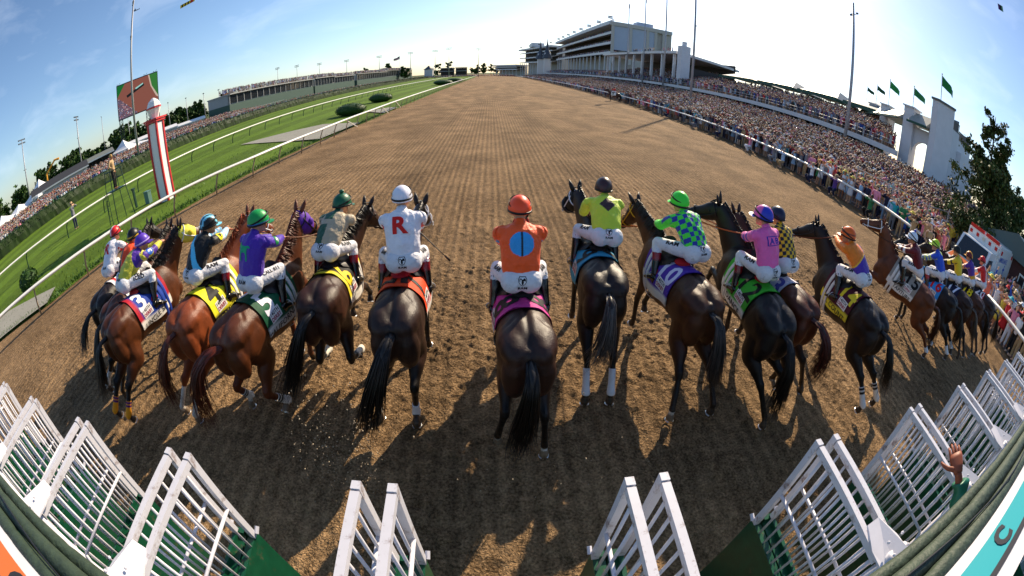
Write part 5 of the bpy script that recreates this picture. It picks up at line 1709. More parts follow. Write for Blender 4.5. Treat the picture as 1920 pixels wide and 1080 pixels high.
def rider(sp, h, Bm, bits):
    js = sp['rider']
    g = lambda k, d: js.get(k, d)
    a, tw, ln = R(g('lean', 46)), R(g('twist', 0)), R(g('tilt', 0))
    cT, sT = math.cos(tw), math.sin(tw)
    def W(p):                                 # body space with the rider's own twist about the seat
        p = np.asarray(p, float)
        x, y = p[..., 0], p[..., 1] - .9
        return np.stack([x * cT - y * sT + g('dx', 0), x * sT + y * cT + .9 + g('dy', 0), p[..., 2] + g('dz', 0)], -1)
    B = lambda p: np.asarray(p, float) @ Bm[:3, :3].T + Bm[:3, 3]
    P = np.array((0, .80, 1.79))
    ax = nrm((math.sin(ln), math.cos(a) * math.cos(ln), math.sin(a)))
    back = nrm(np.cross((1, 0, 0), ax))
    if back[2] < 0:
        back = -back
    N = P + ax * .50
    side = np.cross(ax, back)
    if side[0] < 0:
        side = -side
    yw, hp = R(g('head_yaw', 0)), R(g('head_pitch', 0))
    hfw = nrm((-math.sin(yw) * math.cos(hp), math.cos(yw) * math.cos(hp), math.sin(hp) - .12))
    HC = N + nrm(ax * .55 + np.array((0, .80, .36))) * .135
    hup = nrm(np.array((0, 0, 1.0)) + ax * .15)
    # joints
    hips, knees, ank, toe, shl, elb, wri = {}, {}, {}, {}, {}, {}, {}
    for s in (-1, 1):
        hips[s] = P + np.array((s * .085, .0, -.035))
        knees[s] = np.array((s * .235, 1.17 + g('knee', 0), 1.66))
        ank[s] = np.array((s * .285, .96, 1.27))
        toe[s] = np.array((s * .31, 1.13, 1.165))
        shl[s] = N - ax * .085 + side * s * .172 - back * .015
        hd = g('hands', (.09, 1.55, 1.75))
        e = g('hand_r' if s > 0 else 'hand_l', None)
        wri[s] = np.array(e if e else (s * hd[0], hd[1], hd[2])) 
        el, _ = ik2(shl[s], wri[s], .29, .27, (s * g('elbow', .8), -.45, -.55))
        elb[s] = el
    tw_all = lambda d: {k: W(v) for k, v in d.items()}
    # arms and trunk follow the twist, legs stay with the horse
    Pw, Nw, HCw = W(P), W(N), W(HC)
    rot = lambda v: np.array((v[0] * cT - v[1] * sT, v[0] * sT + v[1] * cT, v[2]))
    axw, backw, sidew = rot(ax), rot(back), rot(side)
    shl, elb = tw_all(shl), tw_all(elb)
    hips = tw_all(hips)
    hfw = rot(hfw)
    if not g('hand_r', None) and not g('hand_l', None):
        pass
    for s in (-1, 1):
        el, wq = ik2(shl[s], wri[s], .29, .27, (s * g('elbow', .8), -.45, -.55))
        elb[s], wri[s] = el, wq
    skin_c = srgb(g('skin', '#b98767'))
    def limbs(mb, grow, arms=True, legs=True, torso=True):
        if torso:
            t = np.array([-.12, -.05, .06, .2, .34, .44, .50])
            w = np.array([.10, .155, .180, .184, .200, .182, .095]) + grow
            d = np.array([.08, .115, .13, .13, .14, .125, .075]) + grow
            c = np.array([Pw + axw * k - backw * (.015 + .03 * math.sin(max(k, 0) * 5)) + backw * .04 * math.sin(np.clip(k / .5, 0, 1) * math.pi) for k in t])
            tq = np.linspace(-.12, .50, 16)
            mb.tube(crom(t, c, tq), np.stack([np.interp(tq, t, w), np.interp(tq, t, d)], 1), 16, ref=sidew)
        for s in (-1, 1):
            if arms:
                mb.ell(shl[s], np.array((.062, .062, .062)) + grow, None, 10, 8)
                mb.tube(path([shl[s] * .75 + (Nw - axw * .1) * .25, shl[s], elb[s]], 7), np.linspace(.066, .056, 7) + grow, 10)
                mb.tube(path([elb[s] + (shl[s] - elb[s]) * .08, elb[s], lerp(elb[s], wri[s], .35), wri[s]], 9), np.interp(np.linspace(0, 1, 9), [0, .2, .5, 1], [.053, .055, .052, .031]) + grow, 10)
            if legs:
                mb.ell(hips[s] - np.array((0, .045, .01)), np.array((.115, .12, .118)) + grow, None, 14, 10)
                mb.tube(path([hips[s] + (hips[s] - knees[s]) * .12, hips[s], lerp(hips[s], knees[s], .5) + np.array((s * .01, 0, -.015)), knees[s]], 10), np.interp(np.linspace(0, 1, 10), [0, .3, .7, 1], [.10, .098, .078, .062]) + grow, 12)
                mb.ell(knees[s], np.array((.06, .06, .06)) + grow, None, 10, 8)
                mb.tube(path([knees[s] + (hips[s] - knees[s]) * .05, knees[s], lerp(knees[s], ank[s], .35) - np.array((0, .015, 0)), ank[s]], 9), np.interp(np.linspace(0, 1, 9), [0, .2, .45, 1], [.058, .058, .056, .038]) + grow, 10)
    O = B(W((0, .8, 1.6)))
    wm = h.matrix_basis.copy()
    def place(o):
        o.matrix_basis = wm @ Matrix.Translation(Vector(O))
        return o
    def fin(v):
        return B(v) - O
    # the body: one skin from head to feet
    mb = MB()
    limbs(mb, -.008)
    mb.tube([Nw - axw * .06, lerp(Nw, HCw, .55)], [.056, .052], 10)
    A = face_into(mb, HCw, hfw, rot(hup))
    for s in (-1, 1):
        mb.tube([ank[s], lerp(ank[s], toe[s], .3), toe[s]], np.array([(.034, .04), (.04, .034), (.03, .02)]), 8, ref=(1, 0, 0))
    v, f = remesh(mb, .0125, 2)
    bd = MB()
    bd.add(fin(v), f, skin_c)
    bd.M = np.block([[Bm[:3, :3], (Bm[:3, 3] - O)[:, None]], [0, 0, 0, 1]]) if False else None
    hb = MB()
    for s in (-1, 1):
        d = nrm(nrm(wri[s] - elb[s]) + np.array((-s * .5, .5, -.25)))
        hand_into(hb, wri[s], d, nrm(np.array((s * .35, .1, .9))), -s, .95, 1.0, col=srgb(g('glove', g('skin', '#b98767'))))
    eyes_into(hb, HCw, A)
    bd.v += [fin(x) for x in hb.v]
    bd.f += [tuple(i + bd.n for i in q) for q in hb.f]
    bd.mi += hb.mi
    bd.c += hb.c
    bd.n += hb.n
    bo = place(bd.build('person', m_skin, None, True))
    tag(bo, js['label'], 'jockey', 'jockeys riding out of the gate' if not sp.get('pony') else None)
    # jersey
    mb = MB()
    limbs(mb, .010, legs=False)
    mb.tube([Nw - axw * .07, Nw + axw * .012], [.085, .066], 10)
    mb.tube([Nw - axw * .02, lerp(Nw, HCw, .35)], [.070, .060], 10)
    for s in (-1, 1):                         # loose folds at waist and sleeve
        mb.ell(lerp(shl[s], elb[s], .55), (.062, .062, .066), None, 10, 8)
        mb.ell(lerp(elb[s], wri[s], .25), (.060, .060, .060), None, 10, 8)
    v, f = remesh(mb, .0095, 3)
    keep = ((v - Pw) @ axw) > -.055
    for s in (-1, 1):
        _, t = seg_d(v, elb[s], wri[s])
        dd, _ = seg_d(v, elb[s], wri[s])
        keep &= ~((dd < .08) & (t > .93))
    f = [q for q in f if all(keep[i] for i in q)]
    rel = v - Pw
    r3 = np.random.default_rng(sp['seed'] + 50)
    wr_amp = .0075
    fold = np.zeros(len(v))
    for _ in range(7):
        k = r3.normal(0, 1, 3)
        k = k / np.linalg.norm(k) * r3.uniform(26, 62)
        fold += (1 - 2 * np.abs(np.sin((v @ k + r3.uniform(0, 6)) * .5))) / 3
    v = v + backw * (wr_amp * fold)[:, None] * np.sign((rel @ backw))[:, None]
    u, vv, n = rel @ sidew, rel @ axw, rel @ backw
    arm_t, arm_s = np.full(len(v), -1.0), np.zeros(len(v))
    dT = np.maximum(np.abs(u) - .155, 0)
    for s in (-1, 1):
        d1, t1 = seg_d(v, shl[s], elb[s])
        d2, t2 = seg_d(v, elb[s], wri[s])
        m = ((d1 < .085) & (t1 > .03) & (s * u > .135)) | ((d2 < .08) & ((d1 > .06) | (t1 > .9)))
        tt = np.where(d1 < d2, t1 * .52, .52 + t2 * .48)
        arm_t = np.where(m, tt, arm_t)
        arm_s = np.where(m, s, arm_s)
    cf = js['silk'](u, vv, n, arm_t, arm_s)
    # split loose verts away
    used = np.unique(np.array([i for q in f for i in q]))
    mp_ = -np.ones(len(v), int)
    mp_[used] = np.arange(len(used))
    f = [tuple(mp_[i] for i in q) for q in f]
    jm = MB()
    jm.add(fin(v[used]), f, cf[used])
    jo = jm.build('jersey', m_silk, bo, True)
    # breeches
    mb = MB()
    limbs(mb, .008, arms=False, torso=False)
    tq = np.linspace(-.12, .09, 8)
    mb.tube(np.array([Pw + axw * k - backw * .012 for k in tq]), np.stack([np.interp(tq, [-.12, -.05, .09], [.11, .150, .150]), np.interp(tq, [-.12, -.05, .09], [.09, .118, .115])], 1), 16, ref=sidew)
    mb.ell(Pw - np.array((0, .035, .03)), (.185, .125, .115), None, 16, 10)
    v, f = remesh(mb, .0105, 10)
    keep = np.ones(len(v), bool)
    for s in (-1, 1):
        d, t = seg_d(v, knees[s], ank[s])
        keep &= ~((d < .08) & (t > .32))
    f = [q for q in f if all(keep[i] for i in q)]
    used = np.unique(np.array([i for q in f for i in q]))
    mp_[:] = -1
    mp_ = -np.ones(len(v), int)
    mp_[used] = np.arange(len(used))
    f = [tuple(mp_[i] for i in q) for q in f]
    bm_ = MB()
    bm_.add(fin(v[used]), f)
    brc = bm_.build('breeches', m_breech, bo, True)
    # boots with a coloured top
    for s in (-1, 1):
        q = MB()
        top = lerp(knees[s], ank[s], .22)
        c1, c2 = srgb(g('boot_top', '#0c0b0b')), srgb('#0a0a0a')
        pts = path([top, lerp(knees[s], ank[s], .45) - np.array((0, .012, 0)), lerp(knees[s], ank[s], .7), ank[s] + np.array((0, 0, .0))], 10)
        q.tube(pts, np.linspace(.066, .046, 10), 12, col=np.array([c1] * 4 + [c2] * 6))
        q.tube([ank[s] + np.array((0, -.02, .03)), ank[s] + np.array((0, -.012, -.02)), lerp(ank[s], toe[s], .4), lerp(ank[s], toe[s], .85), toe[s] + nrm(toe[s] - ank[s]) * .05], np.array([(.046, .05), (.047, .058), (.048, .042), (.042, .03), (.016, .014)]), 12, ref=(1, 0, 0), col=c2)
        q.box(lerp(ank[s], toe[s], .0) - np.array((0, .01, .065)), (.06, .06, .035), col=c2)
        for x in range(len(q.v)):
            q.v[x] = fin(q.v[x])
        q.build('boot', mat('boot_paint', vcol=True, rough=.25, spec=.6), bo, True)
    # helmet
    q = MB()
    sd, fw, up = A[:, 0], A[:, 1], A[:, 2]
    hcc = HCw + up * .022
    th = np.linspace(0.001, R(99), 15)
    pg = np.linspace(0, 2 * math.pi, 28, endpoint=False)
    dome, cc = [], []
    for t in th:
        row, rc = [], []
        for p in pg:
            lx, ly, lz = math.sin(t) * math.cos(p), math.sin(t) * math.sin(p), math.cos(t)
            sx, sy, sz = .116, .143, .146
            row.append(hcc + sd * lx * sx + fw * ly * sy + up * lz * sz)
            rc.append(js['cap'](lx, ly, lz))
        dome.append(row)
        cc.append(rc)
    dome = np.array(dome)
    q.grid(dome, np.array(cc), True)
    rim = dome[-1]
    q.grid(np.array([rim, hcc + (rim - hcc) * .90, hcc + (dome[-3] - hcc) * .88]), srgb('#111111'), True)
    pk = [[hcc + sd * math.sin(t) * .116 * k + fw * (math.cos(t) * .143 * k + (.055 * math.cos(t) * (k > 1))) - up * (.012 + .018 * (k > 1)) for t in np.linspace(-1.0, 1.0, 9)] for k in (1.0, 1.03, 1.08)]
    q.grid(np.array(pk), np.tile(np.array(js['cap'](0, 1, .1)), (3, 9, 1)))
    q.grid(np.array(pk)[:, ::-1] - up * .006, np.tile(np.array(js['cap'](0, 1, .1)), (3, 9, 1)))
    if g('pom', None):
        q.ell(hcc + up * .165, (.036, .032, .028), None, 10, 7, col=srgb(js['pom']))
    q.v = [fin(x) for x in q.v]
    hm = q.build('helmet', m_cap, bo, True)
    q = MB()
    for k, (dz, tl) in enumerate(g('bands', ((.25, .35), (-.10, .05)))):
        nrmal = nrm(up - fw * tl)
        cc_ = hcc + up * dz * .146
        sc_ = math.sqrt(max(.05, 1 - dz * dz)) * 1.035
        b = np.cross(nrmal, sd)
        t = np.linspace(0, 2 * math.pi, 29)
        q.tube(cc_ + np.cos(t)[:, None] * sd * .116 * sc_ + np.sin(t)[:, None] * b * .145 * sc_, np.array([(.012, .004)] * 29), 6, ref=nrmal, caps=False, col=srgb(g('band_rgb', '#0b0b0b')))
    for s in (-1, 1):                         # goggles
        q.ell(HCw + fw * .092 + sd * s * .035 + up * .012, (.034, .02, .026), A, 10, 7, col=(.02, .02, .022))
    q.v = [fin(x) for x in q.v]
    q.build('goggles', m_cap, hm, True)
    # marks on jersey and breeches
    tb, tj = bvh(brc), bvh(jo)
    Bd = Bm[:3, :3]
    q = MB()
    sdw, upw = Bd @ sidew, Bd @ axw
    o = fin(Pw - axw * .045 + backw * .10 - sidew * 0)
    seat_n = Bd @ nrm(backw - axw * .35)
    eyv = Bd @ nrm(axw + backw * .35)
    if not g('seat_text', None):
        logo(q, tb, o + sdw * g('logo_x', .0), sdw, eyv, .085)
    else:
        lay(q, tb, text_poly(g('seat_text', 'RAM'), bold=.03), o, sdw, eyv, .06, None, (.015, .015, .018), .004)
    q.build('lettering', m_print, brc)
    for s in (-1, 1):
        q = MB()
        mid = lerp(hips[s], knees[s], .5)
        al = nrm(knees[s] - hips[s])
        out = nrm(np.array((s * .8, 0, .6)))
        out = nrm(out - al * (out @ al))
        ex = Bd @ (al * s)
        ey = Bd @ np.cross(out, al * s)
        col = (.015, .015, .018)
        words_ = g('leg_text', ['RAM'])
        for wi, wd in enumerate(words_):
            off = (.5 * (len(words_) - 1) - wi) * .048
            lay(q, tb, text_poly(wd, bold=.045), fin(mid + out * .1) + nrm(ey) * off, ex, ey, .085 if len(wd) < 5 else .062, .075 if len(wd) < 5 else .06, col, .004)
        q.build('lettering', m_print, brc)
    q = MB()
    for art in g('back_art', []):
        kind, par, col, cu, cv, sx, sy = art
        o = fin(Pw + axw * cv + sidew * cu + backw * .16)
        vf = text_poly(par, bold=.035) if kind == 'text' else poly_grid(par, .18)
        lay(q, tj, vf, o, sdw, upw, sx, sy, srgb(col), .0065 if kind == 'text' else .0055 if kind == 'poly2' else .0042)
    if q.n:
        q.build('emblem', m_print, jo)
    for s, txt, c1, c2 in g('armband', []):
        q = MB()
        m_ = lerp(shl[s], elb[s], .62)
        al = nrm(elb[s] - shl[s])
        out = nrm(np.array((s * .7, -.5, .6)))
        out = nrm(out - al * (out @ al))
        ex, ey = Bd @ np.cross(al, out), -(Bd @ al)
        if np.cross(ex, ey) @ (Bd @ out) < 0:
            ex = -ex
        disc = [(math.cos(k / 16 * 6.2832) * .5, math.sin(k / 16 * 6.2832) * .62) for k in range(16)]
        lay(q, tj, poly_grid(disc, .25), fin(m_ + out * .12), ex, ey, .12, .12, srgb(c1), .004, .16)
        lay(q, tj, text_poly(txt, bold=.03), fin(m_ + out * .12), ex, ey, .11, .11, srgb(c2), .007, .16)
        q.build('armband', m_print, jo)
    # reins from the bit rings to the hands
    wl = {s: B(wri[s]) + Bd @ np.array((-s * .03, .05, -.02)) for s in (-1, 1)}
    for s, bt in zip((-1, 1), bits):
        rn = MB()
        rn.tube(path([wl[s], lerp(wl[s], bt, .3) + np.array((0, 0, -.03)), lerp(wl[s], bt, .7) + np.array((0, 0, -.03)), bt], 9), np.array([(.010, .004)] * 9), 5, col=srgb(sp.get('rein', '#3a2416')))
        rn.build('rein', m_leather, h, True)
    rn = MB()
    rn.tube(path([wl[-1], lerp(wl[-1], wl[1], .5) + np.array((0, -.05, -.10)), wl[1]], 7), np.array([(.010, .004)] * 7), 5, col=srgb(sp.get('rein', '#3a2416')))
    rn.build('rein', m_leather, h, True)
    for s in (-1, 1):
        st = MB()
        c_ = lerp(ank[s], toe[s], .62)
        t = np.linspace(0, 2 * math.pi, 15)
        st.tube(B(c_ + np.cos(t)[:, None] * np.array((.058, 0, 0)) + np.sin(t)[:, None] * np.array((0, -.02, .06)) + np.array((0, -.01, .025))), .006, 6, caps=False, col=(.5, .5, .5))
        y_ = 1.12
        top = trunk(np.array([y_]), np.array([s * .75]))[0] + np.array((s * .02, 0, 0))
        st.tube(B(np.array([c_ + np.array((0, -.03, .085)), top])), np.array([(.013, .004)] * 2), 5, ref=(0, 1, 0), col=srgb('#241a15'))
        st.build('stirrup', m_leather, h, True)
    if g('whip', None):
        s = g('whip', 1)
        q = MB()
        w0 = B(wri[s]) - O
        tip = w0 + np.array(g('whip_to', (s * .35, -.35, -.35)))
        q.tube(path([w0 + (w0 - tip) * .12, lerp(w0, tip, .5), tip], 8), np.linspace(.012, .005, 8), 6, col=(.015, .014, .014))
        e_ = nrm(tip - w0)
        q.tube([tip, tip + e_ * .09], np.array([(.016, .006)] * 2), 6, col=(.015, .014, .014))
        w_ = place(q.build('riding_crop', m_leather, None, True))
        tag(w_, g('whip_label', 'black riding crop'), 'riding crop')
    return bo

def K(h):
    return np.array(srgb(h))

def sel(base, *rules):
    """colour array from a base colour and (mask, colour) rules"""
    c = np.tile(base, (len(rules[0][0]) if rules else 1, 1)).astype(float)
    for m, q in rules:
        c = np.where(m[:, None], q, c)
    return c
# ------------------------------------------------------------------ the field of runners
def capc(base, *rules):
    def f(x, y, z):
        c = K(base)
        for fn, q in rules:
            if fn(x, y, z):
                c = K(q)
        return c
    return f

def plain(c, sleeve=None, cuff=None):
    def f(u, v, n, t, s):
        r = [(np.zeros(len(u), bool), K(c))]
        if sleeve:
            r.append((t >= .0, K(sleeve)))
        if cuff:
            r.append((t >= .8, K(cuff)))
        return sel(K(c), *r)
    return f

def checks(a, b, su, sv, sleeve=None, cuff=None):
    def f(u, v, n, t, s):
        m = (np.floor((u + .001) / su) + np.floor(v / sv)).astype(int) % 2 == 0
        r = [(m, K(b))]
        if sleeve:
            r.append((t >= 0, K(sleeve)))
        if cuff:
            r.append((t >= .8, K(cuff)))
        return sel(K(a), *r)
    return f

def silk3(u, v, n, t, s):
    return sel(K('#c8c23a'), ((u + .9 * v > .42) & (u + .9 * v < .60) | (v > .46), K('#4a2390')), (t >= 0, K('#c8c23a')), ((t > .46) & (t < .66), K('#4a2390')))
def silk4(u, v, n, t, s):
    return sel(K('#0c0d10'), (np.abs(u * 1.0 + (v - .26) * .62) < .052, K('#58c6ee')), (t >= 0, K('#0c0d10')), (t > .42, K('#dfe6ee')), ((t > .55) & ((t * 9 % 1) < .5), K('#7cc6e8')))
def silk6(u, v, n, t, s):
    d, l = K('#17523a'), K('#b6a68a')
    return sel(l, ((u < 0) & (v < .26) | (u < -.02) & (v > .40) | (np.abs(u + .03) < .07) & (v > .33), d), (t >= 0, l), ((t >= 0) & (s < 0) & (t < .5), K('#5d6f4f')))
def silk7(u, v, n, t, s):
    return sel(K('#e6e4ea'), (t >= 0, K('#d8231d')), ((t > .30) & (t < .48), K('#e6e4ea')), ((t > .62) & (t < .82), K('#e6e4ea')))
def silk8(u, v, n, t, s):
    disc = (u ** 2 + (v - .30) ** 2 < .118 ** 2) & (n > 0)
    dia = (np.abs((t * 3.2) % 1 - .5) * 1.3 + np.abs(n) * 3 < .42)
    return sel(K('#ff5a1c'), (disc, K('#2f9be0')), (disc & (np.abs(u) < .010), K('#15181c')), (t >= 0, K('#ff5a1c')), ((t > .10) & (t < .30) | (t > .46) & (t < .66), K('#2f8fd8')))
def silk9(u, v, n, t, s):
    return sel(K('#c9dc3a'), ((np.abs(u) / .105 + np.abs(v - .33) / .105 < 1) & (n > -.02), K('#3a2326')), (t >= 0, K('#c3d233')))
def silk12(u, v, n, t, s):
    return sel(K('#f065ae'), (t >= 0, K('#f065ae')), ((t > .30) & (t < .40) | (t > .50) & (t < .60), K('#3436a8')))
def silk14(u, v, n, t, s):
    return sel(K('#f07e1a'), (v < .26 + u * .55, K('#f2b632')), (v < .235 + u * .55, K('#4d2a9c')), ((u > .115) & (v > .1), K('#7a5bc0')), (t >= 0, K('#f07e1a')))
def silk15(u, v, n, t, s):
    rr = np.sqrt((u / .085) ** 2 + ((v - .30) / .105) ** 2)
    return sel(K('#651022'), ((rr < 1) & (rr > .72) & (n > 0), K('#ece8e8')), ((np.abs(u) < .020) & (np.abs(v - .30) < .045) & (n > 0), K('#ece8e8')), (t >= 0, K('#651022')), ((t > .5) & (t < .62) | (t > .76), K('#ece8e8')))
def silk16(u, v, n, t, s):
    ck = (np.floor(t * 7) + np.floor(n / .03)).astype(int) % 2 == 0
    return sel(K('#1a4cc6'), ((np.abs(u) + np.abs(v - .42) * .8 < .07), K('#c8e02e')), (t >= 0, K('#1a4cc6')), ((t >= 0) & ck, K('#c8e02e')))
def silk17(u, v, n, t, s):
    return sel(K('#e8c21c'), ((np.abs(u - .03) / .03 + np.abs(v - .22) / .12 < 1) | (np.abs(u - .03) / .09 + np.abs(v - .24) / .03 < 1), K('#121212')), (t >= 0, K('#141414')), ((t > .42) & (t < .62), K('#e8c21c')))
def silk18(u, v, n, t, s):
    ck = (np.floor(t * 7) + np.floor(n / .035)).astype(int) % 2 == 0
    return sel(K('#4f2590'), (v < .12, K('#e0a01c')), (t >= 0, K('#4f2590')), ((t >= 0) & ck, K('#e6a21a')))
def silk20(u, v, n, t, s):
    return sel(K('#cc1720'), ((u < -.04) & (u > -.10), K('#ece8e8')), (t >= 0, K('#cc1720')), ((t > .4) & (t < .6), K('#ece8e8')))
def silk1(u, v, n, t, s):
    return sel(K('#e4e2e8'), (t >= 0, K('#cf1f24')), ((t > .40) & (t < .52) | (t > .70) & (t < .8), K('#e4e2e8')))
def silk2(u, v, n, t, s):
    return sel(K('#ee4a1c'), ((u < -.02) & (u > -.11) & (v < .40), K('#131313')), (t >= 0, K('#ee4a1c')), ((t > .6), K('#131313')))

